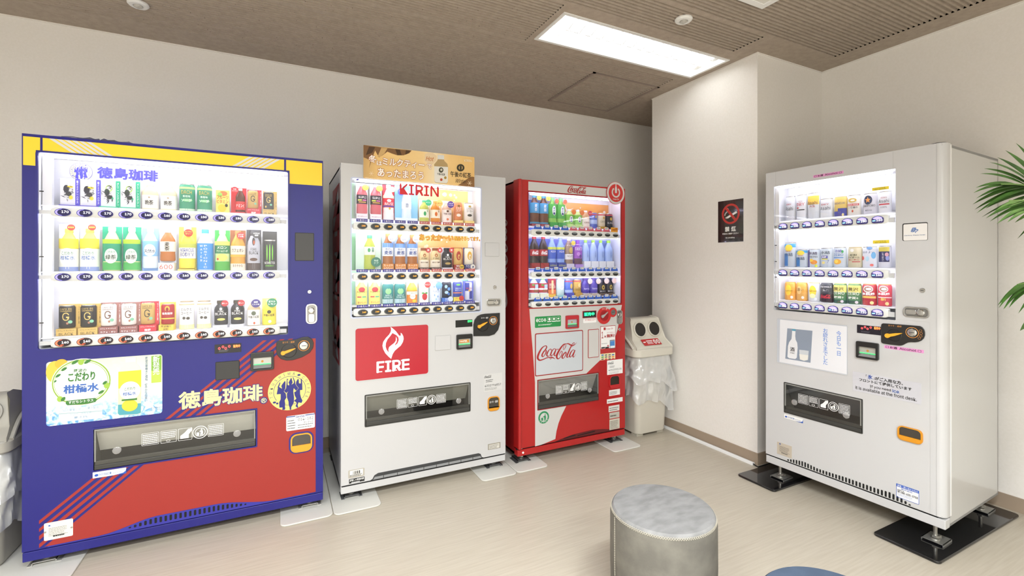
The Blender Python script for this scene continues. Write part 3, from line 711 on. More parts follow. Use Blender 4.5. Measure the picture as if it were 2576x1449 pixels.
def build_drink(M, u, d, z, w, h, sp, label, grp, name):
    kind = sp['k']; root = thing(name, label, {'can': 'can', 'bcan': 'bottle', 'bottle': 'bottle', 'carton': 'carton', 'card': 'carton'}[kind], tuple(M.F.world(u, d, z)), M.th, grp)
    z0, z1, bw = 0., h, w * .5
    if sp.get('card'):
        cc = sp['card']; MB().box(-w / 2, w / 2, .018, .021, 0, h).build('backing_card', mat(cc, .5), root)
        bf = sp.get('bf', (.0, .94)); z0, z1 = h * bf[0], h * bf[1]; bw = w * sp.get('bw', .84) / 2
    cxo = sp.get('ox', 0.) * w
    sq = .62; yc = .016
    lab = None
    if kind == 'can':
        H_ = z1 - z0
        MB().lathe([(bw * .88, z0), (bw, z0 + H_ * .035), (bw, z0 + H_ * .9), (bw * .88, z0 + H_ * .965)], 22, cxo, yc, sq).build('body', body_mat(sp['c']), root, smooth=True)
        MB().lathe([(bw * .90, z0 + H_ * .963), (bw * .91, z1), (bw * .84, z1), (bw * .82, z1 - H_ * .02), (0, z1 - H_ * .02)], 22, cxo, yc, sq).build('lid', M_LID if not sp.get('lidc') else mat(sp['lidc'], .3, .5), root, smooth=True)
        wr = bw
    elif kind == 'bcan':
        H_ = z1 - z0
        MB().lathe([(bw * .92, z0), (bw, z0 + H_ * .03), (bw, z0 + H_ * .62), (bw * .9, z0 + H_ * .72), (bw * .56, z0 + H_ * .84), (bw * .54, z0 + H_ * .87)], 22, cxo, yc, sq).build('body', body_mat(sp['c']), root, smooth=True)
        MB().lathe([(bw * .62, z0 + H_ * .87), (bw * .62, z0 + H_ * .99), (bw * .55, z1), (0, z1)], 18, cxo, yc, sq).build('cap', mat(sp.get('cap', '#222222'), .4), root, smooth=True)
        wr = bw
    elif kind == 'bottle':
        H_ = z1 - z0
        MB().lathe([(bw * .88, z0), (bw, z0 + H_ * .03), (bw * .98, z0 + H_ * .20), (bw * .95, z0 + H_ * .24), (bw * .98, z0 + H_ * .60), (bw * .92, z0 + H_ * .68), (bw * .62, z0 + H_ * .80), (bw * .40, z0 + H_ * .88), (bw * .38, z0 + H_ * .91)], 22, cxo, yc, sq).build('body', body_mat(sp['c']), root, smooth=True)
        MB().lathe([(bw * .44, z0 + H_ * .905), (bw * .44, z0 + H_ * .99), (bw * .40, z1), (0, z1)], 16, cxo, yc, sq).build('cap', mat(sp.get('cap', '#f0f0f0'), .4), root, smooth=True)
        wr = bw
        if sp.get('l'):
            lf = sp.get('lf', (.24, .62))
            MB().lathe([(bw * 1.012, z0 + H_ * lf[0]), (bw * 1.012, z0 + H_ * lf[1])], 22, cxo, yc, sq).build('label_wrap', mat(sp['l'], .45), root, smooth=True)
            wr = bw * 1.012
    else:
        dd = .012 if kind == 'carton' else .002
        MB().box(-w / 2, w / 2, 0 if kind == 'carton' else .01, .02, 0, h).build('body', body_mat(sp['c']), root, bevel=.0015)
        wr = None; yc = 0 if kind == 'carton' else .01
    H_ = z1 - z0
    wrap = (wr + .0008, yc, sq) if wr else None
    def flat_or_wrap(x0, x1, f0, f1, col, nm, lvl=1):
        """coloured print field on the body, given in fractions"""
        if wrap:
            wq = (wr + .0004 * lvl, yc, sq); q = MB(); n = 8; a = z0 + H_ * f0; b = z0 + H_ * f1; lim = wr * 1.45
            us = [max(-lim, min(lim, (x0 + (x1 - x0) * i / n) * wr)) for i in range(n + 1)]
            pts = [onto(x, a, 0, wq) for x in us] + [onto(x, b, 0, wq) for x in us]
            pts = [(p[0] + cxo, p[1], p[2]) for p in pts]
            return q.add(pts, [(i, i + 1, n + 2 + i, n + 1 + i) for i in range(n)]).build(nm, mat(col, .45), root, smooth=True)
        return MB().prism([(x0 * w / 2, h * f0), (x1 * w / 2, h * f0), (x1 * w / 2, h * f1), (x0 * w / 2, h * f1)], yc - .0006 * lvl, yc).build(nm, mat(col, .45), root)
    for i, (x0, x1, f0, f1, col) in enumerate(sp.get('b', ())): flat_or_wrap(x0, x1, f0, f1, col, 'colour_band', 1 + i * .4)
    for k_, (cx_, cf, rx, rf, col) in enumerate(sp.get('e', ())):          # elliptic motifs, laid on in strips so that they follow the curve
        q = MB(); n = 12; T = [pi * i / n for i in range(n + 1)]
        pts = [(cx_ - rx * cos(t), cf + rf * sin(t)) for t in T] + [(cx_ - rx * cos(t), cf - rf * sin(t)) for t in T]
        if wrap:
            wq = (wr + .0020 + .00004 * k_, yc, sq); lim = wr * 1.5
            q.v = [(p[0] + cxo, p[1], p[2]) for p in (onto(max(-lim, min(lim, a_ * wr)), z0 + H_ * b_, 0, wq) for a_, b_ in pts)]
        else: q.v = [(a_ * w / 2, yc - .0022 - .00004 * k_, h * b_) for a_, b_ in pts]
        q.f = [(i, i + 1, n + 2 + i, n + 1 + i) for i in range(n)]
        q.build('motif', mat(col, .45), root)
    if sp.get('star'):
        pts = [(-.1 + .46 * (1 if k % 2 == 0 else .40) * sin(pi * k / 5), .68 + .155 * (1 if k % 2 == 0 else .40) * cos(pi * k / 5)) for k in range(10)]
        q = MB(); vv = [onto(p[0] * wr, z0 + H_ * p[1], 0, (wr + .0026, yc, sq)) for p in pts]; q.add(vv, [tuple(range(10))]); q.build('star', mat('#e0924a', .45), root)
    for tx in sp.get('t', ()):
        s_, col, f0, f1 = tx[:4]; half = tx[4] if len(tx) > 4 else .85; vert = len(tx) > 5 and tx[5]; xc = tx[6] if len(tx) > 6 else 0.
        if wrap:
            q = letter(MB(), s_, (xc - half) * wr, (xc + half) * wr, z0 + H_ * f0, z0 + H_ * f1, 0, .018, 1, vert, wrap=(wr + .0026, yc, sq)); q.v = [(p[0] + cxo, p[1], p[2]) for p in q.v]
        else: q = letter(MB(), s_, (xc - half) * w / 2, (xc + half) * w / 2, h * f0, h * f1, yc - .0030, .018, 1, vert)
        q.build('lettering', mat(col, .5), root)
    if sp.get('script'):                                               # flowing script round the label
        c_, f0, f1, half = sp['script']
        script_logo(MB(), lambda x, y: onto((2 * x - 1) * half * wr, z0 + H_ * (f0 + (f1 - f0) * y), 0, (wr + .0026, yc, sq)), 1.5).build('lettering', mat(c_, .5), root)
    if sp.get('ink'):                                                  # loose brush drawing
        c_, n_, sd = sp['ink']; rnd = random.Random(sd); q = MB()
        for i in range(n_):
            u = w * (rnd.gauss(-.10, .13)); z = h * (.42 + rnd.gauss(.08, .15)); a = rnd.uniform(0, pi); L_ = w * rnd.uniform(.05, .18); t_ = w * rnd.uniform(.008, .03)
            if not (-.42 * w < u < .18 * w and .2 * h < z < .85 * h): continue
            q.sheet([(u - L_ * cos(a), z - L_ * sin(a)), (u + t_ * sin(a), z - t_ * cos(a)), (u + L_ * cos(a + .3), z + L_ * sin(a + .3)), (u - t_ * sin(a), z + t_ * cos(a))], -.0030)
        q.build('brush_drawing', mat(c_, .5), root)
    if sp.get('cv'): letter(MB(), sp['cv'][0], w * .40, w * .46, h * .34, h * .92, .0172, .015, 1, True).build('lettering', mat(sp['cv'][1], .5), root)
    if sp.get('sp'):                                                   # spine with vertical lettering at the right edge
        c_, s_, tc_ = sp['sp']
        MB().box(w * .28, w * .5, -.0016, .0, h * .02, h).build('card_spine', mat(c_, .45), root)
        letter(MB(), s_, w * .34, w * .44, h * .12, h * .94, -.0022, .015, 1, True).build('lettering', mat(tc_, .5), root)
    if sp.get('base'):                                                 # stand at the foot of the card
        c_, s_, tc_, f = sp['base']
        bs = MB().add([(-w * .5, -.012, 0), (w * .42, -.012, 0), (w * .42, -.012, h * f), (-w * .5, -.012, h * f), (-w * .5, .02, 0), (w * .5, .02, 0), (w * .5, .02, h * f), (-w * .5, .02, h * f)], [(0, 1, 2, 3), (0, 4, 5, 1), (1, 5, 6, 2), (2, 6, 7, 3), (3, 7, 4, 0), (4, 7, 6, 5)]).build('card_base', mat(c_, .45), root)
        if s_:
            L_ = s_.split('/'); n = len(L_)
            for i, x in enumerate(L_): letter(MB(), x, -w * .42, w * .34, h * f * (1 - (i + .9) / n), h * f * (1 - (i + .15) / n), -.0126, .015, 1, keep=True).build('lettering', mat(tc_, .5), bs)
    if sp.get('bad'):                                                  # round badge beside the neck
        c_, s_, tc_, bx, bf_, br = sp['bad']
        bg = MB().prism(ell(bx * w / 2, h * bf_, w * br, w * br, 18), -.013, -.011).build('badge', mat(c_, .5), root)
        MB().box(bx * w / 2 - w * .03, bx * w / 2 + w * .03, -.0108, .0175, h * bf_ - w * .03, h * bf_ + w * .03).build('badge_stem', M_CLEAR, bg)
        L_ = s_.split('/') if s_ else []
        for i, x in enumerate(L_):
            n = len(L_); zz = h * bf_ + w * br * (.55 - 1.1 * (i + 1) / n); letter(MB(), x, bx * w / 2 - w * br * .75, bx * w / 2 + w * br * .75, zz + w * br * .08, zz + w * br * 1.02 / n, -.0136, .015, 1, keep=True).build('lettering', mat(tc_, .5), bg)
    return root

KINDNAME = {'can': 'drink_can', 'bcan': 'drink_bottle', 'bottle': 'drink_bottle', 'carton': 'drink_carton', 'card': 'drink_carton'}
def row_of_drinks(M, specs, where, grp, d=.066):
    zs = [M.F.px((a[0] + a[1]) / 2, a[3], d)[1] for a in specs]; zs.sort(); z = zs[len(zs) // 2]
    M.shelf(z)
    cnt = {}
    for a in specs: cnt[a[4]['n']] = cnt.get(a[4]['n'], 0) + 1
    seen = {}
    for (x0, x1, yt, yb, sp) in specs:
        u0 = M.F.px(x0, yt, d)[0]; u1 = M.F.px(x1, yt, d)[0]; h = M.F.px((x0 + x1) / 2, yt, d)[1] - z
        n = sp['n']; seen[n] = seen.get(n, 0) + 1
        lab = f'{n}, {where}' if cnt[n] == 1 else f'{ORD[seen[n] - 1]} {n} from left, {where}'
        build_drink(M, (u0 + u1) / 2, d, z + .0005, (u1 - u0) * .985, h, sp, lab, grp, KINDNAME[sp['k']])
    return z

# ------------------------------------------------------------------ blue, red and yellow coffee machine
BLUE, RED, YEL = '#1d1d76', '#9e2d26', '#f3d032'
m = B = Machine('vending_machine', 'wide blue, red and yellow drinks vending machine at the far left', -.957, 2.635, 0, 1.162, .042, 1.83)
F = B.F
w_ = (*F.rect(95, 382, 880, 725)[:2], F.px(95, 880)[1], F.px(95, 382)[1])
DISP = B.rect(235.5, 1080, 1184, 644)
M_BLUE = mat(BLUE, .38, key='blue enamel'); M_RED = mat(RED, .42)
# panels left and right of the ad window, grille opening at the foot
GRZ = (.118, .20)
B.shell(M_BLUE, M_BLUE, [w_, DISP], .086, plinth=(.042, .082))
B.case(w_)
z1r, hh = B.rail((158.8, 533.7), (677.4, 554.3), 12, 41, 19.5, ['170', '170', '170', '170', '140', '140', '150', '150', '130', '150', '140', '140'], 'oval', (126, 705, 11))
z2r, _ = B.rail((159, 697), (677, 692.5), 12, 41, 19.5, ['170', '170', '150', '150', '130', '140', '140', '140', '150', '150', '170', '230'], 'oval', (126, 704, 11))
z3r, _ = B.rail((159, 862), (677, 833), 12, 41, 19.5, ['140'] * 8 + ['160', '160', '140', '140'], 'oval', (126, 704, 11), hot='all')
B.panes([(z1r + hh, w_[3]), (z2r + hh, z1r - hh), (z3r + hh, z2r - hh)])
B.tubes([w_[3] - .014, z1r - hh * .9, z2r - hh * .9])
MB().box(w_[0] + .004, w_[0] + .035, .03, .05, w_[2] + .02, w_[3] - .01).build('side_post', M_CASE, B.root)
for zz in (z1r, z2r, z3r):
    MB().box(w_[0] + .003, w_[0] + .016, .004, .008, zz + .085, zz + .089).build('catch', M_BLACK, B.root)
# yellow crown with blue dividers and white stripes
zl = zoom(0, 300, 4.831); zr = zoom(400, 380, 4.831)
uA, uB, uC, uD = F.px(101, 400)[0], F.px(107.5, 400)[0], F.px(714.6, 400)[0], F.px(719.8, 400)[0]
zt, zwin = 1.818, w_[3] + .007; zlow = F.px(60, 415)[1]; wl, wr = w_[0] - .006, w_[1] + .006
B.decal('yellow_panel', [(.004, zlow), (wl, zlow), (wl, zwin), (uA, zwin), (uA, zt), (.004, zt)], YEL, uv=True)
B.decal('yellow_panel', [(uB, zwin), (uC, zwin), (uC, zt), (uB, zt)], YEL, uv=True)
B.decal('yellow_panel', [(uD, zwin), (wr, zwin), (wr, zlow), (1.158, zlow), (1.158, zt), (uD, zt)], YEL, uv=True)
hz = zt - zwin
TP = ((170, 265), (310, 405), (450, 540), (590, 675), (725, 805), (855, 940)); BT = ((590, 680), (730, 815), (865, 945), (995, 1075), (1120, 1200), (1255, 1340))
gx = lambda x: F.px(100 + x / 7.28, 380)[0]
for (a0, a1), (b0_, b1_) in zip(TP, BT):
    st_ = [(gx(a0), zt), (gx(a1), zt), (gx(b1_), zwin), (gx(b0_), zwin)]
    B.decal('white_stripe', st_, '#d6d6d4', 2, uv=True); B.decal('white_stripe', [(w_[0] + w_[1] - u, z) for u, z in st_], '#d6d6d4', 2, uv=True)
# window frame
MB().ring(rrect(w_[0] - .006, w_[1] + .006, w_[2] - .004, w_[3] + .006, .012, 4), rrect(w_[0] + .001, w_[1] - .001, w_[2] + .001, w_[3] - .001, .008, 4), -.004, .006).build('window_frame', mat('#23237a', .35), B.root)

# red swoosh: solid field under a diagonal plus four red stripes
q0 = F.px(111.5, 1375.8); q1 = F.px(693, 895); sl = (q1[1] - q0[1]) / (q1[0] - q0[0])
ztop = F.px(300, 862)[1] - .0; ztop = min(ztop, w_[2] - .022); ur_ = F.px(794, 1000)[0]; ul_ = F.px(98.5, 1300)[0]
diag = lambda u, dz=0.: q0[1] + sl * (u - q0[0]) + dz
uat = lambda z, dz=0.: q0[0] + (z - dz - q0[1]) / sl
def wave(u):                                                           # lower edge of the door above the vent grille
    b0 = .093
    sm = lambda a, b: 3 * min(1, max(0, (u - a) / (b - a))) ** 2 - 2 * min(1, max(0, (u - a) / (b - a))) ** 3
    return b0 + .038 * sm(.25, .46) - .038 * sm(.68, .94)
us_ = uat(.093); low = [(u, wave(u)) for u in [us_ + (ur_ - us_) * i / 30 for i in range(31)]]
rt = F.px(794, 851)[1]
HOLE = (DISP[0] - .006, DISP[1] + .006, DISP[2] - .006, DISP[3] + .006)
B.cut_decal('red_field', low + [(ur_, rt), (uat(rt), rt)], HOLE, M_RED)
zpx = lambda y: F.px(98.5, y)[1]
zref = diag(ul_)
for ya, yb in ((1309.8, 1318.5), (1330, 1338.3), (1348.6, 1358.8), (1368.7, 1378.6)):
    da, db = zpx(ya) - zref, zpx(yb) - zref
    lo_ = [(ul_, max(diag(ul_, db), .090)), (uat(ztop, db), ztop), (uat(ztop, da), ztop), (ul_, max(diag(ul_, da), .090))]
    if diag(ul_, db) < .090: lo_.insert(1, (uat(.090, db), .090))
    B.cut_decal('red_stripe', lo_, HOLE, M_RED)
# vent grille: lower edge, wavy lintel and one slat between every two slots
gb = MB(); n_ = 60
ug0, ug1 = F.px(300, 1300)[0], F.px(650, 1260)[0]
MB().box(.012, 1.15, .012, .02, .07, .16).build('vent_dark', M_CAVITY, B.root)
slots = 30
for i in range(slots):
    u = ug0 + (ug1 - ug0) * i / (slots - 1); top = wave(u) - .008
    if top - .100 > .003: MB().prism(rrect(u - .0045, u + .0045, .0985, max(top, .1045), .003, 3), -.0016, -.0004).build('vent_slot', M_CAVITY, B.root)
B.decal('vent_strip', [(u, .088) for u in (.08, 1.08)] + [(1.08 - i * .02, max(wave(1.08 - i * .02) - .001, .0885)) for i in range(51)], mat('#34349a', .4), .5, uv=True)
# big gold lettering with a blue outline
ez = zoom(430, 840, 4.025)
for lv, bo, mm in ((2, .07, mat('#2b2a80', .45)), (3, .028, mat('#efe3a0', .45))):
    x0, yt = ez(80, 592); _, yb = ez(80, 768); x1, _ = ez(925, 0)
    e_ = bo * .006
    u0, u1, a, b = F.rect(x0, yt, yb, x1); g = 0
    zr1 = F.px(*ez(925, 690))[1]
    letter(MB(), '徳島珈琲', u0 - g, u1 + g, a - g, b + g, -.0008 * lv, bo, 3).build('lettering', mm, B.root)
cu, cz = F.px(*ez(940, 673)); B.decal('mark_disc', ell(cu, cz, .017, .017), '#2b2a80', 2, uv=True); letter(MB(), '®', cu - .013, cu + .013, cz - .013, cz + .013, -.0024, .01).build('lettering', mat('#efe3a0', .5), B.root)

# round coffee emblem
kz = zoom(660, 900, 9.06)
cu, cz = F.px(*kz(627, 748)); R_ = (F.px(*kz(1130, 700))[0] - F.px(*kz(122, 800))[0]) / 2
def emblem(cu, cz, R_, face, ink, d, lv, src=None, full=True, parent=None):
    P = parent or B.root
    em = MB().prism(ell(cu, cz, R_, R_, 48), d - .0008 * lv, d).build('emblem', mat(ink, .45), P)
    P2 = em if not parent else P
    MB().prism(ell(cu, cz, R_ * .975, R_ * .975, 48), d - .0008 * (lv + 1), d).build('emblem_face', mat(face, .45), P2)
    dd = d - .0008 * (lv + 2); im = mat(ink, .45)
    arc = [radians(-38 + 253 * i / 40) for i in range(41)]
    q = MB(); n = 41
    q.add([(cu + R_ * .735 * cos(t), dd, cz + R_ * .735 * sin(t)) for t in arc] + [(cu + R_ * .715 * cos(t), dd, cz + R_ * .715 * sin(t)) for t in arc], [(i, i + 1, n + i + 1, n + i) for i in range(n - 1)]); q.build('emblem_ring', im, P2)
    # dancers, traced in units of the disc radius
    T = lambda pts: [((x - 627) / 504., (748 - y + (x - 627) * -.09) / 462.) for x, y in pts]
    figs = [[(400, 548), (412, 565), (383, 655), (448, 700), (440, 655), (430, 640), (455, 595), (515, 515), (527, 545), (525, 690), (490, 760), (535, 815), (548, 905), (510, 970), (522, 1050), (515, 1120), (525, 1145), (512, 1185), (455, 1185), (462, 1130), (390, 1130), (385, 1010), (418, 940), (420, 820), (330, 825), (355, 690), (352, 655)],
            [(560, 465), (595, 485), (572, 500), (575, 615), (610, 625), (612, 590), (595, 560), (660, 440), (680, 520), (690, 560), (665, 610), (710, 580), (722, 545), (690, 435), (705, 435), (748, 540), (750, 590), (785, 650), (822, 690), (770, 755), (715, 690), (705, 760), (722, 905), (720, 1010), (700, 1060), (660, 1130), (658, 1190), (622, 1190), (620, 1135), (598, 1080), (595, 1000), (560, 900), (560, 810), (590, 765), (545, 800), (495, 755), (540, 690), (550, 600)],
            [(812, 470), (830, 495), (835, 580), (878, 585), (878, 475), (900, 478), (912, 590), (915, 735), (860, 740), (862, 830), (885, 920), (918, 985), (895, 1040), (825, 1025), (805, 1080), (820, 1140), (795, 1150), (755, 1110), (780, 1050), (770, 1020), (722, 985), (775, 935), (738, 860), (725, 780), (745, 780), (770, 760), (830, 690), (790, 645), (765, 600), (770, 545)]]
    for f in figs: MB().sheet([(cu + R_ * x, cz + R_ * y) for x, y in T(f)], dd).build('dancer', im, P2)
    for a, b_ in (((528, 1075), (588, 1080)), ((705, 1065), (765, 1042))):
        (x0, y0), (x1, y1) = T([a, b_]); MB().sheet([(cu + R_ * x0, cz + R_ * (y0 - .01)), (cu + R_ * x1, cz + R_ * (y1 - .01)), (cu + R_ * x1, cz + R_ * (y1 + .012)), (cu + R_ * x0, cz + R_ * (y0 + .012))], dd).build('ground_line', im, P2)
    q = MB()
    def ring_word(word, a0, a1):
        for i, c in enumerate(word):
            t = radians(a0 + (a1 - a0) * i / max(len(word) - 1, 1)); v, f_, asp = glyphs(c, .0, 1); hgt = .13; wd = hgt * min(asp, 1.1) * .85
            q.add([(cu + R_ * (.855 * cos(t) + ((x - .5) * wd) * sin(t) + ((y - .5) * hgt) * cos(t)), dd, cz + R_ * (.855 * sin(t) - ((x - .5) * wd) * cos(t) + ((y - .5) * hgt) * sin(t))) for x, y in v], f_)
    ring_word('TOKUSHIMA', 196, 78); ring_word('COFFEE', 44, -27)
    q.build('lettering', im, P2)
    for t, r_ in ((61, .85), (216, .85), (225, .80)):
        t = radians(t); MB().sheet(ell(cu + R_ * r_ * cos(t), cz + R_ * r_ * sin(t), R_ * .075 * (1 if r_ > .82 else .7), R_ * .05, 14, 0), dd).build('coffee_bean', im, P2)
    return em
emblem(cu, cz, R_, '#e9da7d', '#25287a', 0, 1)

# back-lit sign at the top of the display
cu, cz = F.px(204, 432, .148); R2 = F.px(233, 432, .148)[0] - cu
sg = B.decal('sign_lettering', [(cu - .001, cz), (cu, cz), (cu, cz + .001)], '#ffffff', 1, uv=True, d=.146)
emblem(cu, cz, R2, '#efeccb', '#4a46c0', .148, 1, parent=sg)
x0, x1 = F.px(245, 440, .148)[0], F.px(397, 440, .148)[0]; a, b = F.px(245, 447.5, .148)[1], F.px(245, 419, .148)[1]
letter(MB(), '徳島珈琲', x0, x1, a, b, .1465, .03, 2).build('lettering', mat('#4a46c0', .5), sg)

# illuminated advertisement panel
az = zoom(90, 860, 4.2625)
au = B.rect(116.5, 911, 1073, 408.4); (au0, au1, aa, ab) = au
M_AD = bpy.data.materials.new('advert print'); M_AD.use_nodes = True
nt, N, L, bs = nodes_of(M_AD)
tc = N.new('ShaderNodeTexCoord'); mp = N.new('ShaderNodeMapping'); mp.inputs['Location'].default_value = (-au0 / (au1 - au0), 0, -aa / (ab - aa)); mp.inputs['Scale'].default_value = (1 / (au1 - au0), 1, 1 / (ab - aa))
sx = N.new('ShaderNodeSeparateXYZ'); no = N.new('ShaderNodeTexNoise'); no.inputs['Scale'].default_value = 38; no.inputs['Detail'].default_value = 6; no.inputs['Distortion'].default_value = 1.2
r1 = N.new('ShaderNodeValToRGB'); r2 = N.new('ShaderNodeValToRGB'); r3 = N.new('ShaderNodeValToRGB')
for rr_, ks in ((r1, ((0, '#3f79b8'), (.16, '#7fb0dd'), (.30, '#cfe3ea'), (.5, '#e3e9dc'), (1, '#c9cfc0'))), (r2, ((.30, '#2c3a20'), (.45, '#6d8a3a'), (.55, '#c9cf8a'), (.62, '#e9ead2'))), (r3, ((.38, '#5d98d0'), (.5, '#a9cdea'), (.62, '#ffffff')))):
    rr_.color_ramp.elements.remove(rr_.color_ramp.elements[0]); rr_.color_ramp.elements[0].position = ks[0][0]; rr_.color_ramp.elements[0].color = (*lin(ks[0][1]), 1)
    for p_, c_ in ks[1:]: e = rr_.color_ramp.elements.new(p_); e.color = (*lin(c_), 1)
def mth(op, a_, b_):
    n = N.new('ShaderNodeMath'); n.operation = op; n.use_clamp = True
    for i, v in enumerate((a_, b_)):
        if isinstance(v, (int, float)): n.inputs[i].default_value = v
        else: L.new(v, n.inputs[i])
    return n.outputs[0]
L.new(tc.outputs['Object'], mp.inputs[0]); L.new(mp.outputs[0], sx.inputs[0]); L.new(tc.outputs['Object'], no.inputs[0]); L.new(sx.outputs[2], r1.inputs[0]); L.new(no.outputs[0], r2.inputs[0]); L.new(no.outputs[0], r3.inputs[0])
mxa = N.new('ShaderNodeMix'); mxa.data_type = 'RGBA'; mxb = N.new('ShaderNodeMix'); mxb.data_type = 'RGBA'
top_ = mth('MULTIPLY', mth('SUBTRACT', mth('MULTIPLY', sx.outputs[2], 2.4), .95), mth('SUBTRACT', 1.0, mth('MULTIPLY', mth('SUBTRACT', sx.outputs[0], .55), 4)))
bot_ = mth('MULTIPLY', mth('SUBTRACT', .42, sx.outputs[2]), 3.0)
L.new(top_, mxa.inputs[0]); L.new(r1.outputs[0], mxa.inputs[6]); L.new(r2.outputs[0], mxa.inputs[7]); L.new(bot_, mxb.inputs[0]); L.new(mxa.outputs[2], mxb.inputs[6]); L.new(r3.outputs[0], mxb.inputs[7]); L.new(mxb.outputs[2], bs.inputs['Base Color']); L.new(mxb.outputs[2], bs.inputs['Emission Color'])
bs.inputs['Emission Strength'].default_value = .18; bs.inputs['Roughness'].default_value = .25
ad = B.decal('advert_panel', rrect(*au, .012, 4), M_AD, 1, uv=True)
def adp(nm, pts, c, lv): return B.decal(nm, [az(*p) for p in pts], c, lv, ad)
def ael(nm, cx_, cy_, rx, ry, c, lv, tilt=-.075): return adp(nm, [(cx_ + rx * cos(t), cy_ + ry * sin(t) + tilt * rx * cos(t)) for t in [2 * pi * i / 36 for i in range(36)]], c, lv)
ael('fruit', 205, 320, 95, 115, '#efc24a', 2); ael('fruit', 275, 235, 70, 50, '#e6b23a', 2)
ael('oval_badge', 490, 430, 325, 252, '#f6f8ee', 2); ael('oval_badge', 490, 430, 315, 243, '#8fb23c', 3); ael('oval_badge', 490, 430, 300, 230, '#f2f4ee', 4); ael('oval_badge', 490, 430, 290, 222, '#a5c25c', 5); ael('oval_badge', 490, 430, 284, 217, '#eef1ec', 6)
for x, y in ((490, 215), (765, 465), (265, 610)): ael('citrus', x, y, 32, 30, '#9cc04a', 7)
for x, y, rx, ry in ((425, 215, 35, 17), (560, 208, 35, 17), (310, 290, 30, 14), (245, 360, 28, 14), (745, 435, 24, 16), (705, 535, 30, 15), (300, 610, 24, 20), (215, 420, 14, 10)): ael('leaf', x, y, rx, ry, '#3c7a35', 8, -.5)
def at_(s_, x0, yt, yb, x1, c, lv=8, **k): a_ = az(x0, yt); b_ = az(x0, yb); c_ = az(x1, 0); return B.text(s_, a_[0], a_[1], b_[1], c_[0], c, lv, ad, **k)
at_('阿波の', 415, 290, 325, 550, '#3c7a35'); at_('こだわり', 355, 335, 425, 640, '#3c7a35', bold=.03); at_('柑橘水', 305, 465, 555, 680, '#3b67b5', bold=.03)
adp('banner', [(330, 632), (400, 622), (640, 598), (660, 615), (645, 640), (560, 660), (345, 676), (326, 660)], '#3c7a35', 7); at_('すだちシトラス', 358, 632, 662, 625, '#ffffff', 9)
adp('text_field', [(250, 722), (715, 676), (715, 818), (248, 855)], '#eef3f4', 3)
at_('「幻の果実」ゆこう果汁配合', 285, 722, 752, 680, '#a9bfd0', 5); at_('カロリーひかえめ', 372, 768, 792, 600, '#a9bfd0', 5); at_('果汁3%', 410, 798, 824, 560, '#93aec6', 5)
adp('rule', [(250, 768), (715, 735), (715, 740), (250, 773)], '#8fb4b8', 5)
adp('star', [(190, 680), (196, 692), (208, 690), (199, 698), (203, 710), (190, 703), (178, 712), (181, 699), (170, 694), (184, 692)], '#f3f7fa', 3)
adp('star', [(168, 730), (178, 750), (208, 745), (186, 762), (196, 785), (170, 772), (145, 788), (150, 765), (122, 758), (155, 752)], '#f3f7fa', 3)
# printed bottle
adp('bottle_print', [(965, 170), (1075, 163), (1078, 225), (1120, 270), (1135, 330), (1130, 760), (1090, 778), (900, 790), (880, 770), (888, 330), (912, 285), (962, 235)], '#e6e8cf', 3)
adp('bottle_print', [(962, 170), (1075, 163), (1075, 215), (962, 222)], '#d9d8d6', 4)
adp('bottle_print', [(888, 320), (1132, 300), (1131, 480), (887, 500)], '#e8d53a', 4); adp('bottle_print', [(887, 500), (1131, 480), (1130, 660), (884, 672)], '#dfe6b4', 4); adp('bottle_print', [(884, 672), (1130, 655), (1128, 758), (1090, 772), (900, 784), (882, 765)], '#4fa0ad', 4)
ael('bottle_print', 1010, 680, 85, 62, '#e8c93a', 5); ael('bottle_print', 1013, 520, 112, 98, '#f4f6f0', 6)
at_('こだわり', 955, 488, 520, 1070, '#3c7a35', 7); at_('柑橘水', 937, 540, 578, 1080, '#3b67b5', 7)
adp('bottle_print', [(925, 615), (1090, 600), (1088, 618), (925, 632)], '#3c7a35', 7)
at_('阿波の霊峰水と柑橘', 1175, 160, 415, 1203, '#6b7f95', 5, vert=True); at_('爽やかな出会い', 1170, 445, 640, 1200, '#6b7f95', 5, vert=True)
adp('green_tab', [(1242, 152), (1348, 145), (1346, 430), (1240, 440)], '#b9cd55', 3); adp('green_tab', [(1242, 152), (1348, 145), (1347, 300), (1241, 308)], '#7fae3c', 4); at_('新発売', 1256, 152, 355, 1330, '#ffffff', 5, vert=True)
at_('阿波徳島の', 1237, 702, 716, 1335, '#7b8a99', 5); at_('おいしい自然', 1232, 722, 738, 1340, '#7b8a99', 5)

# display, readers, coin mechanism, handle
dt_ = B.sticker(540, 867, 890, 607, mat('#1b1a22', .25), .002, 2, 'price_display')
for x, y in ((552, 876.5), (561, 872.5), (568, 876), (577, 871)):
    u, z = F.px(x, y); MB().ring(ell(u, z, .0052, .0062, 12), ell(u, z, .0026, .0034, 12), -.0026, -.0018).build('digit', glow('#ff4a4a', 2.0), dt_)
B.text('販売中', 587, 867.3, 874.6, 604, glow('#ff7a3c', 2.2), 3, dt_, res=1, bold=.03)
B.lines(551, 880, 886, 575, 2, mat('#6b6b70', .5), 3, dt_)
def pad(Mm, xl, yt, yb, xr, c, nm='reader_pad', rc='#0f0f12'):
    u0, u1, a, b = Mm.rect(xl, yt, yb, xr); t_ = MB().prism(rrect(u0, u1, a, b, .004, 3), -.0022, 0).build(nm, mat(rc, .4), Mm.root)
    MB().prism(rrect(u0 + .0025, u1 - .0025, a + .0025, b - .0025, .003, 3), -.0045, 0).build('pad_face', mat(c, .45), t_, bevel=.001)
    return t_
pad(B, 742, 585, 656, 790, '#3f3f3f'); pad(B, 542, 911, 957, 603, '#343433')
B.bill_slot(630.5, 887, 933, 689, '#262626')
pz = zoom(430, 840, 4.025)
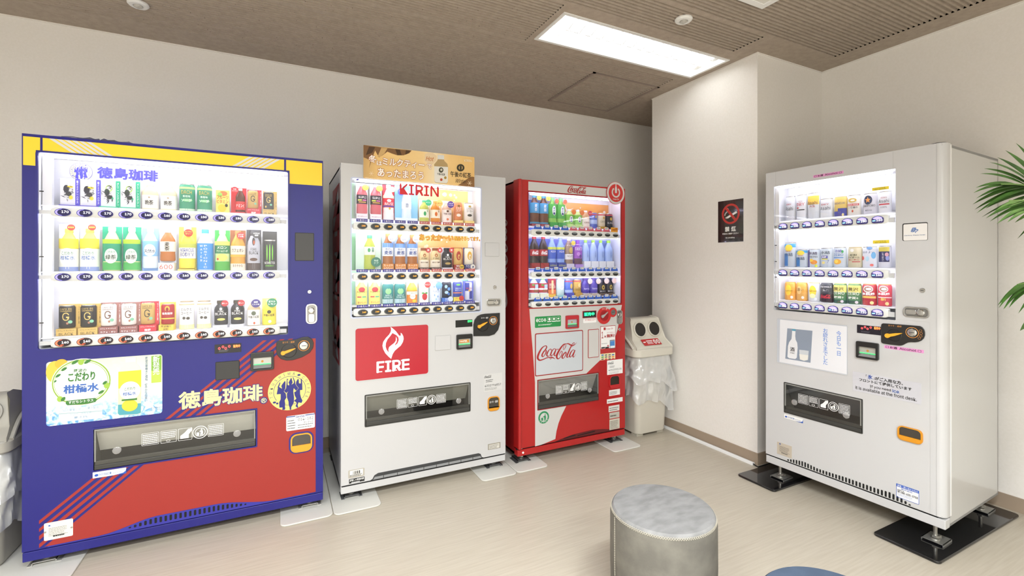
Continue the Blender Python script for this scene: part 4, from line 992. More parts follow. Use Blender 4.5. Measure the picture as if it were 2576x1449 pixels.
B.coin_panel([pz(*p) for p in ((1070, 80), (1090, 68), (1265, 55), (1330, 32), (1385, 26), (1428, 50), (1445, 92), (1438, 140), (1405, 188), (1330, 232), (1235, 262), (1170, 268), (1110, 250), (1075, 210), (1063, 155))],
             (*pz(1195, 168), 20), (pz(1135, 190), pz(1262, 142)), (*pz(1345, 117), 14.5), '#2b2a29', '#f0a62c', '#d98a35', [('おつり・返却', *pz(1130, 78), pz(0, 98)[1], pz(1250, 0)[0], mat('#d9944a', .5))])
B.lock(778.5, 734, 5.5)
B.handle(769, 764.5, 815.5, 798)
st = B.sticker(720, 1047.5, 1085, 792, None, .006, 2)
B.decal('rule', [pz(*p) for p in ((1168, 838), (1258, 828), (1258, 836), (1168, 847))], '#2d3a8c', 3, st); B.decal('rule', [pz(*p) for p in ((1362, 816), (1457, 805), (1457, 812), (1362, 824))], '#2d3a8c', 3, st)
B.text('Sanmac', *pz(1264, 828), pz(0, 848)[1], pz(1360, 0)[0], '#2d3a8c', 3, st, bold=.03, slant=.2)
B.text('014-182', *pz(1288, 852), pz(0, 880)[1], pz(1440, 0)[0], '#555555', 3, st)
B.text('サンマック', *pz(1345, 885), pz(0, 904)[1], pz(1440, 0)[0], '#333333', 3, st)
B.lines(*pz(1180, 870), pz(0, 972)[1], pz(1266, 0)[0], 4, None, 3, st, fill=.25); B.lines(*pz(1285, 912), pz(0, 960)[1], pz(1440, 0)[0], 2, mat('#777777'), 3, st, fill=.3)
B.coin_return(731, 1094, 1140, 785, '#eba12c')
ro = B.rect(731, 1094, 1140, 785); MB().ring(rrect(ro[0] - .008, ro[1] + .008, ro[2] - .008, ro[3] + .008, .036, 6), rrect(ro[0], ro[1], ro[2], ro[3], .030, 6), -.0016, 0).build('recess_outline', mat('#2b2a80', .45), B.root)
B.dispenser(DISP, knobs=(.13, .87), prints=(.27, .78))
MB().ring(rrect(DISP[0] - .006, DISP[1] + .006, DISP[2] - .006, DISP[3] + .006, .006, 3), rrect(*DISP, .003, 3), -.0035, .004).build('bay_frame', M_BLUE, B.root)
hl = B.sticker(233.5, 1188.5, 1203.5, 318, None, .001, 2)
def hybrid(Mm, p, xl, yt, yb, xr):
    u0, u1, a, b = Mm.rect(xl, yt, yb, xr); w, h = u1 - u0, b - a
    MB().prism([(u0 + w * .62, a), (u1, a), (u1, b - h * .1), (u1 - w * .02, a + h * .45), (u1 - w * .1, a + h * .18)], -.0024, -.0016).build('blue_sweep', mat('#2255b5', .5), p)
    letter(MB(), 'HYBRID', u0 + w * .20, u0 + w * .56, a + h * .28, a + h * .68, -.0032, .0, 2).build('lettering', mat('#6f88b8', .5), p)
    letter(MB(), 'HEATPUMP', u0 + w * .58, u0 + w * .88, a + h * .30, a + h * .52, -.0032, .0, 1).build('lettering', mat('#8ea0c4', .5), p)
    MB().prism(ell(u0 + w * .11, a + h * .45, h * .26, h * .20, 14), -.0026, -.0016).build('drop_mark', mat('#2255b5', .5), p)
hybrid(B, hl, 233.5, 1188.5, 1203.5, 318)
rp = B.sticker(111, 1317, 1361, 184, mat('#e3e0d6', .5), .004, 2, 'rating_plate')
B.sticker(122.5, 1321, 1324, 127, mat('#2d5fb5', .5), .0005, 3, 'mark', rp); B.lines(123, 1328, 1350, 171, 6, mat('#8b887e'), 3, rp, fill=.3); B.lines(134, 1345, 1351, 172, 1, mat('#333333'), 3, rp, fill=.6)
for x, y in ((114, 1338.5), (180.5, 1326)): u, z = F.px(x, y); MB().lathe([(.004, -.0016), (.004, -.003), (0, -.0035)], 10, u, z, axis='y').build('rivet', M_ZINC, rp)
for u, d in ((.06, .06), (1.10, .06), (.06, .62), (1.10, .62)): B.foot(u, d, mat('#c4c3bd', .4, .6))

D = dict
CARD1 = D(k='carton', c='#f2f3f4')
row1 = [(150, 201, 449, 519, D(k='carton', n='white carton with violet spine and yellow dabs', c='#eff0f3', ink=('#3a3a48', 26, 1), sp=('#5a52c8', '龍のエナジーハウス', '#ffffff'), base=('#6a5fc0', '', '', .05), e=[(-.35, .62, .28, .14, '#33333c'), (-.1, .45, .3, .08, '#4a4a4a'), (.05, .70, .32, .035, '#eed33a'), (.12, .32, .2, .07, '#e9d84a')])),
        (201, 254, 452, 521, D(k='carton', n='white carton with violet spine and yellow dabs', c='#eff0f3', ink=('#3a3a48', 26, 1), sp=('#5a52c8', '龍のエナジーハウス', '#ffffff'), base=('#6a5fc0', '', '', .05), e=[(-.35, .62, .28, .14, '#33333c'), (-.1, .45, .3, .08, '#4a4a4a'), (.05, .70, .32, .035, '#eed33a'), (.12, .32, .2, .07, '#e9d84a')])),
        (251, 303, 455, 523, D(k='carton', n='white carton with green spine and lime swirl', c='#eff0f3', ink=('#3a3a48', 26, 2), sp=('#35b58c', 'グリーンエナジー', '#ffffff'), base=('#4fbf9c', '', '', .05), e=[(-.1, .72, .34, .12, '#b9dc7a'), (-.1, .72, .24, .08, '#eff0f3'), (-.3, .58, .26, .12, '#3a4a40'), (-.05, .40, .28, .07, '#2f3a34'), (.25, .36, .08, .05, '#3fae86')])),
        (302, 353, 457, 526, D(k='carton', n='white carton with green spine and lime swirl', c='#eff0f3', ink=('#3a3a48', 26, 2), sp=('#35b58c', 'グリーンエナジー', '#ffffff'), base=('#4fbf9c', '', '', .05), e=[(-.1, .72, .34, .12, '#b9dc7a'), (-.1, .72, .24, .08, '#eff0f3'), (-.3, .58, .26, .12, '#3a4a40'), (-.05, .40, .28, .07, '#2f3a34'), (.25, .36, .08, .05, '#3fae86')]))]
ban = D(k='bottle', n='pale tea bottle on brown card', c='#efe0bd', card='#f4efe6', l='#f6f4ee', lf=(.06, .55), cap='#fbfbfb', bf=(.0, 1.0), bw=.96, t=[('晩茶', '#4a4540', .18, .36, .5)], e=[(0, .46, .12, .03, '#b9a58a')])
row1 += [(353, 398, 460, 530, ban), (401, 445, 462, 531, ban)]
dac = D(k='can', n='green soda can', c='#4f9c7c', t=[('DACH', '#d9c06a', .62, .76, .7), ('ソーダ', '#eafff2', .34, .46, .7), ('青柑味', '#eafff2', .5, .58, .5)], b=[(-1.4, 1.4, .03, .10, '#cfe8c8'), (-1.4, 1.4, .80, .88, '#b5c78f')], e=[(.1, .40, .7, .05, '#9fe0a0')])
row1 += [(449, 490, 462, 533, dac), (494, 533, 465, 535, dac),
         (542, 577, 478, 535, D(k='card', n='yellow fruit vitamin card', c='#f4e27a', e=[(.1, .86, .6, .10, '#e9784a'), (-.4, .80, .35, .1, '#8cc45a'), (-.1, .22, .6, .16, '#efc63a'), (.55, .34, .22, .07, '#3c3c28')], t=[('フルーツ', '#c8342a', .60, .76, .85), ('ビタミン', '#c8342a', .42, .58, .85)])),
         (580, 620, 472, 540, D(k='bottle', n='small brown vitamin bottle on red card', c='#5d3527', card='#c32f38', l='#d03a3a', lf=(.10, .45), cap='#e8e4dc', bf=(.06, .98), bw=.62, ox=.1, t=[('ナミンC', '#ffffff', .20, .34, .9)], bad=('#d03a40', '元気/ハツラツ', '#ffffff', -.45, .88, .24), base=('#c32f38', '', '', .06))),
         (621, 658, 477, 541, D(k='can', n='gold coffee can on red card', cv=('コーヒー豆使用', '#ffffff'), c='#c3a464', card='#c9283a', bf=(.24, .97), bw=.74, ox=-.1, base=('#c9283a', 'カフェ ド サンマック/微糖', '#ffffff', .22), t=[('CAFE DE', '#3a3226', .80, .86, .7), ('SANMAC', '#3a3226', .72, .78, .7), ('G', '#2f2a20', .36, .70, .42)], e=[(.5, .26, .25, .06, '#7fc2a0')])),
         (661, 697, 481, 541, D(k='can', n='black coffee can on gold card', cv=('コーヒー豆使用', '#4a3a18'), c='#232228', card='#c9a75a', bf=(.24, .97), bw=.74, ox=-.1, base=('#cfae62', 'カフェ ド サンマック/BLACK', '#4a3a18', .22), t=[('CAFE DE', '#d7b96a', .80, .86, .7), ('SANMAC', '#d7b96a', .72, .78, .7), ('G', '#d7b96a', .36, .70, .42)], e=[(.5, .26, .25, .06, '#7fc2a0'), (-.55, .14, .18, .06, '#d7b96a')]))]
row_of_drinks(B, row1, 'blue machine top shelf', 'drinks on the top shelf of the blue machine')
kan = D(k='bottle', n='yellow citrus water bottle on pale card', c='#f0e67a', card='#dbe7ee', l='#f7f8ee', lf=(.05, .52), cap='#f0e36a', bf=(.0, .90), bw=.98, b=[(-1.4, 1.4, .0, .10, '#8f9fd0'), (-1.4, 1.4, .54, .76, '#efdf4a')], e=[(0, .34, .95, .20, '#fdfdfa')], t=[('こだわり', '#5f9a7a', .38, .46, .6), ('柑橘水', '#5c83c4', .26, .36, .75)], bad=('#c9423a', '新発売', '#ffe25a', .45, .92, .2))
ryo = D(k='bottle', n='green tea bottle on teal card', c='#e6e2ae', card='#25a07c', l='#2f9a76', lf=(.22, .62), cap='#f6f6f2', bf=(.0, .99), bw=.94, b=[(-1.4, 1.4, .62, .72, '#a9cf3a'), (-1.4, 1.4, .02, .20, '#4fb05c')], e=[(0, .34, .75, .17, '#eef4ea')], t=[('緑茶', '#1f3a2a', .26, .37, .6), ('こだわり', '#4a9a7a', .40, .46, .5)])
row2 = [(144, 196, 563, 681, kan), (197, 248, 563, 681, kan), (254, 304, 570, 682, ryo), (306, 353, 571, 682, ryo),
        (355, 398, 574, 682, D(k='bottle', n='clear water bottle with sky blue label', c='#dfeaf6', card='#8db4ea', l='#8cc0ec', lf=(.30, .68), cap='#fafafa', bf=(.06, 1.), bw=.94, e=[(0, .45, .8, .15, '#eef5fb')], t=[('天然水', '#28405f', .38, .47, .75)])),
        (399, 442, 571, 679, D(k='bottle', n='brown barley tea bottle with 600 strip', c='#b96f35', card='#d9e2f3', l='#efe6d8', lf=(.30, .62), cap='#d7dcef', bf=(.22, .94), bw=.94, base=('#f3f1ec', '600', '#d2503c', .18), t=[('麦', '#26221e', .46, .60, .32), ('茶', '#26221e', .32, .46, .32)], bad=None)),
        (448, 493, 571, 681, D(k='bottle', n='yellow sports drink bottle with red oval', c='#efd94a', card='#f0d84a', l='#f3f0e2', lf=(.24, .50), cap='#f6f3e6', bf=(.05, 1.), bw=.98, b=[(-1.4, 1.4, .50, .6, '#b9bf52')], t=[('MIRACLE', '#2c3f9c', .40, .48, .85), ('BODY V', '#2c3f9c', .29, .38, .85)], bad=('#b8342a', 'ローヤル/ゼリー', '#f3d36a', .2, .86, .26), base=('#f0e27a', '', '', .03))),
        (494, 536, 577, 676, D(k='bottle', n='white-shouldered bottle with blue label and cap', c='#f1f4f6', l='#3f8fd8', lf=(.02, .66), cap='#3f9fdc', bw=1., t=[('POSTONIC', '#ffffff', .06, .62, .22, True, .1), ('WATER', '#ffffff', .22, .62, .20, True, -.42)])),
        (539, 578, 579, 682, D(k='bottle', n='melon soda bottle on green card', c='#cfe9a8', card='#3db24a', l='#2f7d52', lf=(.42, .62), cap='#f2f6f0', bf=(0., 1.), bw=.98, b=[(-1.4, 1.4, .0, .22, '#49a83c'), (-1.4, 1.4, .62, .72, '#e6ea6a')], e=[(0, .32, .8, .09, '#efd46a'), (-.6, .28, .15, .03, '#b8342a')], t=[('メロン', '#f0ffe8', .53, .60, .7), ('クリームソーダ', '#f0ffe8', .45, .51, .8)])),
        (578, 618, 579, 680, D(k='bottle', n='amber milk coffee bottle on brown card', c='#d99a34', card='#8a4f24', l='#efe3cf', lf=(.40, .62), cap='#b87a3a', bf=(.0, .98), bw=.96, b=[(-1.4, 1.4, .34, .39, '#e0b23a'), (-1.4, 1.4, .0, .17, '#f4ead6')], t=[('カフェオレ', '#4a2c18', .46, .55, .85), ('まろやかな', '#7a4a28', .08, .15, .7)], bad=('#c2342e', 'コクが/うま味', '#ffffff', .42, .86, .26))),
        (619, 657, 578, 680, D(k='bcan', n='silver and black coffee bottle with 600ml disc', c='#b9bac6', card='#38353a', cap='#2b2b30', bf=(.0, .98), bw=.9, b=[(-1.4, 1.4, .0, .18, '#4a3a38')], t=[('FIRE', '#2b2b30', .50, .56, .45), ('BLACK', '#2b2b30', .40, .48, .75)], e=[(0, .72, .22, .10, '#2f2a2a'), (.05, .70, .1, .05, '#c9542c'), (0, .27, .6, .04, '#5a3a2a')], bad=('#3a3a3e', '600ml/無糖', '#ffffff', .4, .88, .28))),
        (660, 697, 582, 681, D(k='can', n='tall black can with three green claw marks', c='#17181a', card='#1b1c1e', bf=(.0, .78), bw=.88, e=[(-.45, .58, .09, .26, '#7fe03a'), (0, .54, .09, .32, '#7fe03a'), (.45, .58, .09, .26, '#7fe03a')], t=[('MONSTER', '#f0f0f0', .20, .28, .9), ('ENERGY', '#7fe03a', .12, .17, .7)], bad=None))]
row_of_drinks(B, row2, 'blue machine middle shelf', 'drinks on the middle shelf of the blue machine')
def cafe(n, c, card, bt, l2, ink, bc): return D(k='can', n=n, c=c, card=card, cv=('コーヒー豆使用', bt), bf=(.24, .97), bw=.78, ox=-.10, base=(bc, 'カフェ ド サンマック/' + l2, bt, .22), t=[('CAFE DE', ink, .80, .87, .75), ('SANMAC', ink, .71, .78, .75), ('G', ink, .32, .68, .42)], e=[(.55, .26, .28, .07, '#7fc2a0'), (.2, .2, .14, .05, '#a8705a')])
ck = cafe('black coffee can on gold card', '#232228', '#c9a75a', '#4a3a18', 'BLACK', '#d7b96a', '#cfae62'); co = cafe('white coffee can on rosy brown card', '#f1ece8', '#9a6a64', '#ffffff', 'カフェ・オレ', '#6b4a40', '#8f5a56'); cg = cafe('gold coffee can on red card', '#c3a464', '#c9283a', '#ffffff', '微糖', '#3a3226', '#c9283a')
mil = D(k='can', n='white milk coffee can with cow print', c='#eeece8', lidc='#b5a488', bf=(0, 1), bw=1., t=[('ミルクと', '#4a453f', .66, .76, .75), ('コーヒー', '#4a453f', .53, .63, .75)], b=[(-1.4, 1.4, .0, .16, '#efe6a8'), (-1.4, 1.4, .86, .90, '#cbb88a')], e=[(-.3, .40, .22, .05, '#4a453f'), (.25, .39, .25, .05, '#4a453f')])
fb = D(k='bcan', n='black bottle can with white letters on pale card', c='#26262c', card='#c9cbd6', cap='#3a3226', bf=(.1, .98), bw=.92, base=('#e6e7ee', '', '', .09), t=[('FIRE', '#ffffff', .52, .58, .4), ('BLACK', '#ffffff', .40, .50, .9)], e=[(0, .65, .2, .06, '#ffffff'), (.05, .22, .6, .05, '#d9cf6a')], bad=('#b5333a', '新しい', '#ffffff', .55, .88, .24))
row3 = [(143, 199, 766, 844, ck), (198, 252, 765, 841, ck), (250, 302, 762, 838, co), (302, 352, 761, 836, co), (351, 398, 759, 832, cg),
        (400, 441, 761, 830, D(k='can', n='dark red coffee can on yellow card', c='#a3222c', card='#e3c04a', bf=(.22, .95), bw=.84, base=('#e3c04a', '阿波踊り/試験', '#5a4a18', .20), t=[('徳島珈琲', '#ffffff', .46, .58, .85)], e=[(0, .76, .38, .13, '#e0a93a'), (0, .72, .22, .10, '#8a1a22')], b=[(-1.4, 1.4, .24, .30, '#e0c04a')])),
        (449, 488, 758, 822, mil), (494, 531, 757, 821, mil), (536, 575, 755, 824, fb), (578, 616, 754, 823, fb),
        (621, 655, 753, 820, D(k='bottle', n='milk tea bottle with violet disc', c='#cdb894', l='#efece6', lf=(.02, .60), cap='#f4f4f2', bw=1., t=[('午後の紅茶', '#4a4a44', .28, .38, .85)], e=[(0, .47, .35, .08, '#55604a'), (.1, .10, .15, .05, '#c9542c')], bad=('#443a86', '濃厚/ミルク味', '#ffffff', .35, .85, .36))),
        (659, 695, 751, 818, D(k='bottle', n='yellow lemon tea bottle with green disc', c='#e9d74a', card='#f0e27a', l='#e6cf3a', lf=(.02, .62), cap='#f0e9b0', bf=(0, .95), bw=.96, t=[('午後の紅茶', '#3a3420', .34, .44, .85)], e=[(0, .52, .3, .07, '#3a3420'), (.1, .14, .25, .06, '#f3f0e2')], bad=('#2f8a62', '爽やか/レモン', '#ffffff', .42, .84, .36)))]
row_of_drinks(B, row3, 'blue machine bottom shelf', 'drinks on the bottom shelf of the blue machine')

# ------------------------------------------------------------------ white machine with the milk tea banner
K = Machine('vending_machine', 'white drinks vending machine under the orange milk tea banner, red panel below', .294, 2.635, 0, .98, .05, 1.83)
F = K.F
M_KW = mat('#c6c6c6', .3, key='white enamel', spec=.5)
w_ = K.rect(884, 447, 799.4, 1210); KD = K.rect(919, 995.3, 1073, 1182)
K.shell(M_KW, mat('#bebdbb', .35), [w_, KD], .094, plinth=(.048, .089), m_plinth=M_KW)
def grad_mat(name, u0, u1, stops, emit=0.):
    m_ = bpy.data.materials.new(name); m_.use_nodes = True; nt, N, L, bs = nodes_of(m_)
    tc = N.new('ShaderNodeTexCoord'); sx = N.new('ShaderNodeSeparateXYZ'); mr = N.new('ShaderNodeMapRange'); cr = N.new('ShaderNodeValToRGB')
    mr.inputs[1].default_value = u0; mr.inputs[2].default_value = u1
    cr.color_ramp.elements.remove(cr.color_ramp.elements[0]); cr.color_ramp.elements[0].position = stops[0][0]; cr.color_ramp.elements[0].color = (*lin(stops[0][1]), 1)
    for p_, c_ in stops[1:]: e = cr.color_ramp.elements.new(p_); e.color = (*lin(c_), 1)
    L.new(tc.outputs['Object'], sx.inputs[0]); L.new(sx.outputs[0], mr.inputs[0]); L.new(mr.outputs[0], cr.inputs[0]); L.new(cr.outputs[0], bs.inputs['Base Color'])
    if emit: L.new(cr.outputs[0], bs.inputs['Emission Color']); bs.inputs['Emission Strength'].default_value = emit
    bs.inputs['Roughness'].default_value = .4
    return m_
K.case(w_)
P10 = ['150', '150', '180', '130', '130', '140', '140', '140', '140', '140']
za, hh = K.rail((911.2, 569), (1183.3, 578), 10, 25.5, 15.5, P10, 'amber', (890, 1199, 9.5), hot=(5, 6, 7, 8, 9), tags=('word', .004, .016))
zb, _ = K.rail((911.8, 696.6), (1184.2, 692.7), 10, 25.5, 15.5, ['160', '160', '140', '140', '140', '150', '150', '160', '140', '140'], 'amber', (890, 1199, 9.5), hot=(5, 6, 7, 8, 9), tags=('word', .004, .016))
zc, _ = K.rail((912.7, 786.4), (1184.2, 773.3), 10, 25.5, 15.5, ['140', '140', '140', '140', '150', '150', '140', '140', '140', '220'], 'amber', (890, 1199, 9.5), tags=('word', .004, .016))
K.panes([(za + hh, w_[3]), (zb + hh, za - hh), (zc + hh, zb - hh)])
K.tubes([w_[3] - .012, za - hh * .8, zb - hh * .8])
mid = (w_[0] + w_[1]) / 2
for i, (lo, hi, st_) in enumerate(((za + .02, w_[3] - .005, ((0, '#8fd98a'), (.06, '#dff3e8'), (.4, '#eef4f6'), (.62, '#f7d9a8'), (.8, '#f5b96a'), (1, '#f7d48a'))), (zb + .02, za - .03, ((0, '#7fd38f'), (.2, '#d5f0df'), (.45, '#eef3f0'), (.58, '#f6cf8e'), (.8, '#f2a15a'), (1, '#f5c984'))), (zc + .02, zb - .03, ((0, '#7fd6b0'), (.1, '#d8f0ea'), (.9, '#dff0f2'), (1, '#7fc9b4'))))):
    bk = MB().box(w_[0] + .006, w_[1] - .03, 0.144, .148, lo, hi).build('backdrop', grad_mat('case backdrop', w_[0], w_[1] - .03, st_), K.root)
    rnd = random.Random(i)
    for j in range(12): MB().prism(ell(rnd.uniform(mid, w_[1] - .06), rnd.uniform(hi - .11, hi - .02), *(2 * [rnd.uniform(.004, .014)]), 14), .1432, .144).build('light_spot', mat('#fbe6c0', .5), bk)
MB().ring(rrect(w_[0] - .005, w_[1] + .005, w_[2] - .005, w_[3] + .005, .012, 4), rrect(w_[0] + .002, w_[1] - .002, w_[2] + .002, w_[3] - .002, .009, 4), -.002, .006).build('window_frame', mat('#c3cbe0', .3), K.root)
# wordmark on the glass
K.text('KIRIN', 1006, 462, 488.2, 1103, mat('#d2252c', .4), 2, bold=.036, name='wordmark', d=.0015)
for lv, c, bo in ((2, '#a8561c', .09), (3, '#f6b84a', .03)): K.text('あったか〜い', 1055, 589, 604.5, 1140, c, lv, bold=bo, name='slogan', d=.0015)
for lv, c, bo in ((2, '#a8561c', .08), (3, '#f6c24a', .021)): K.text('製品そろってます。', 1143, 594, 605, 1207, c, lv, bold=bo, name='slogan', d=.0015)
K.decal('corner_mark', [(894, 452), (901, 449), (903, 453), (898, 455)], '#4a4aa0', 2)
# wordmark on the side wall, reading upwards
v, f_, asp = glyphs('KIRIN', .06, 3); zlo, zhi = .72, 1.74
q = MB(); q.add([(-.0008 + .004, .10 + y * .36, zlo + x * (zhi - zlo)) for x, y in v], f_); q.v = [(.0030, y, z) for _, y, z in q.v]; q.build('side_wordmark', mat('#a52f30', .4), K.root)
# red illuminated panel with the flame
z3 = zoom(830, 780, 4.528)
fu = K.rect(894, 827, 958.9, 1077)
fp = MB().prism(rrect(*fu, .014, 5), -.0010, 0).build('illuminated_panel', mat('#ae2631', .25, emit=.12, ecol='#c83040'), K.root)
MB().ring(rrect(fu[0] - .004, fu[1] + .004, fu[2] - .004, fu[3] + .004, .017, 5), rrect(*fu, .014, 5), -.003, 0).build('panel_rim', M_KW, fp)
FL = [(690, 190), (720, 212), (750, 240), (772, 268), (785, 286), (800, 296), (806, 285), (805, 256), (822, 272), (836, 300), (839, 330), (830, 365), (806, 405), (770, 435), (737, 465), (715, 500), (697, 556), (668, 532), (630, 492), (606, 445), (597, 405), (606, 362), (636, 318), (672, 280), (690, 250), (696, 222)]
K.decal('flame', [z3(*p) for p in FL], '#ece9ec', 2, fp)
RC = [(712, 262), (690, 292), (655, 335), (638, 375), (634, 415), (645, 450), (668, 482), (664, 448), (672, 420), (700, 397), (730, 374), (748, 348), (751, 298), (764, 330), (760, 362), (742, 392), (740, 402), (768, 378), (782, 342), (778, 312), (756, 286)]
K.decal('flame_gap', [z3(*p) for p in RC], '#bd2c38', 3, fp)
K.text('FIRE', *z3(535, 592), z3(0, 712)[1], z3(902, 0)[0], '#ece9ec', 2, fp, bold=.06)
u0, u1, a, b = K.rect(*z3(535, 592), z3(0, 712)[1], z3(902, 0)[0])          # slab serifs
q = MB(); W_ = u1 - u0; hb = (b - a) * .10
for x0, x1, where_ in ((-.015, .16, 'b'), (-.015, .05, 't'), (.275, .43, 'b'), (.275, .43, 't'), (.455, .61, 'b'), (.455, .52, 't'), (.74, .80, 't'), (.74, .80, 'b'), (.68, .80, 'b')):
    z_ = a if where_ == 'b' else b - hb; q.sheet([(u0 + W_ * x0, z_), (u0 + W_ * x1, z_), (u0 + W_ * x1, z_ + hb), (u0 + W_ * x0, z_ + hb)], -.0016)
q.build('serifs', mat('#ece9ec', .5), fp)
dp = K.sticker(1145.8, 806, 824, 1188, mat('#121614', .2), .001, 2, 'price_display')
K.text('販売中', 1176, 805.6, 811, 1187, glow('#2dff6a', 2.2), 3, dp, res=1, bold=.03)
pad(K, 1094, 845, 882.7, 1134, '#c6c6c6', rc='#b9b9b8'); pad(K, 1219.6, 610, 645, 1255.4, '#c3c3c3', rc='#b4b4b3')
K.bill_slot(1147.4, 842, 879, 1187, '#1c1c1b', note='1000円札')
K.coin_panel([z3(*p) for p in ((1632, 296), (1632, 165), (1645, 110), (1675, 70), (1715, 50), (1760, 42), (1932, 32), (1931, 160), (1912, 225), (1870, 275), (1810, 294))],
             (*z3(1737, 170), 15), (z3(1692, 185), z3(1785, 132)), (*z3(1855, 118), 10), '#1d1d1d', '#f0a62c', '#d98a35', [('おつり・返却', *z3(1722, 82), z3(0, 100)[1], z3(1800, 0)[0], M_PRINT)])
K.lock(1244.8, 722.7, 4.5); K.handle(1223, 752, 771, 1260.5, True)
cs = K.sticker(1217, 942, 986, 1263, mat('#cfcfcd', .5), .001, 1)
def cola_on(Mm, xl, yt, yb, xr, m_, lv, parent, s_=1.0, d=0., nm='script_logo'):
    u0, u1, a, b = Mm.rect(xl, yt, yb, xr, d=d)
    return script_logo(MB(), lambda x, y: (u0 + x * (u1 - u0), d - .0008 * lv, a + y * (b - a)), s_).build(nm, m_ if not isinstance(m_, str) else mat(m_, .45), parent or Mm.root)
cola_on(K, 1218, 945, 952, 1236, '#444444', 3, cs); K.text('4202794817', 1219, 968.5, 973.5, 1260, '#333333', 3, cs, res=1)
K.lines(1222, 955, 963, 1240, 2, mat('#555555'), 3, cs, fill=.35); K.lines(1219, 976, 983, 1258, 3, mat('#8a8a88'), 3, cs, fill=.25)
K.coin_return(1226.4, 999, 1035, 1255.8, '#d9921f', cup=.22, words='おつり・返却')
K.dispenser(KD, lip=.24, m_back=mat('#8f8f86', .4), prints=(.28, .75), knobs=(.14, .88))
MB().ring(rrect(KD[0] - .004, KD[1] + .004, KD[2] - .004, KD[3] + .004, .006, 3), rrect(KD[0] + .001, KD[1] - .001, KD[2] + .001, KD[3] - .001, .004, 3), -.002, .004).build('bay_frame', M_DKGREY, K.root)
# foot opening with fan grille
u_a, u_b = F.px(937, 1210)[0], F.px(1212, 1150)[0]
op = [(u_a - .012, .0945), (u_a, .100), (u_a + .010, .118), (u_a + .030, .127), (u_b - .022, .127), (u_b - .008, .120), (u_b, .100), (u_b + .012, .0945)]
v_ = MB().prism(op, -.0008, .0).build('vent_opening', mat('#3a3b3c', .6), K.root)
MB().prism([(u_a + .003, .0955), (u_b - .003, .0955), (u_b - .010, .109), (u_a + .012, .109)], -.0016, -.0008).build('duct', mat('#8e9091', .4), v_)
for i in range(8): u = u_a + .06 + (u_b - u_a - .12) * i / 7; MB().box(u - .0015, u + .0015, -.0026, -.0008, .096, .120).build('vent_fin', M_DKGREY, v_)
MB().box(.004, .976, .002, .0052, .086, .096).build('door_gap', M_CAVITY, K.root)
lb = K.sticker(876, 1184, 1204, 917, mat('#b3ada0', .4), .004, 1, 'asset_plate')
K.sticker(880, 1185, 1200, 913, mat('#e9e7df', .5), .001, 2, 'paper', lb)
q = MB(); u0, u1, a, b = K.rect(888, 1185.5, 1193, 905); rnd = random.Random(4); u = u0
while u < u1: wd = rnd.choice((.0015, .003, .0045)); q.sheet([(u, a), (u + wd, a), (u + wd, b), (u, b)], -.0024); u += wd + rnd.choice((.0015, .003))
q.build('barcode', M_INK, lb); K.lines(880, 1195, 1200, 911, 2, M_INK, 3, lb)
bl = K.sticker(878, 1206, 1217, 917, mat('#1b1b1a', .4), .0005, 1, 'warning_label'); K.text('漏電しゃ断器内蔵', 879.5, 1206.8, 1212, 915.5, M_PRINT, 2, bl, res=1); K.lines(884, 1212.5, 1216, 912, 1, M_PRINT, 2, bl)
rp = K.sticker(1227.2, 1117.5, 1132.5, 1259, mat('#a8a498', .4, .3), .003, 1, 'rating_plate'); K.sticker(1230, 1119.5, 1130.5, 1256, mat('#d5d2c8', .5), .001, 2, 'paper', rp); K.lines(1231, 1120, 1130, 1255, 5, mat('#55534d'), 3, rp, fill=.3)
for u, d in ((.06, .06), (.92, .06), (.06, .62), (.92, .62)): K.foot(u, d, mat('#77787a', .45, .6))

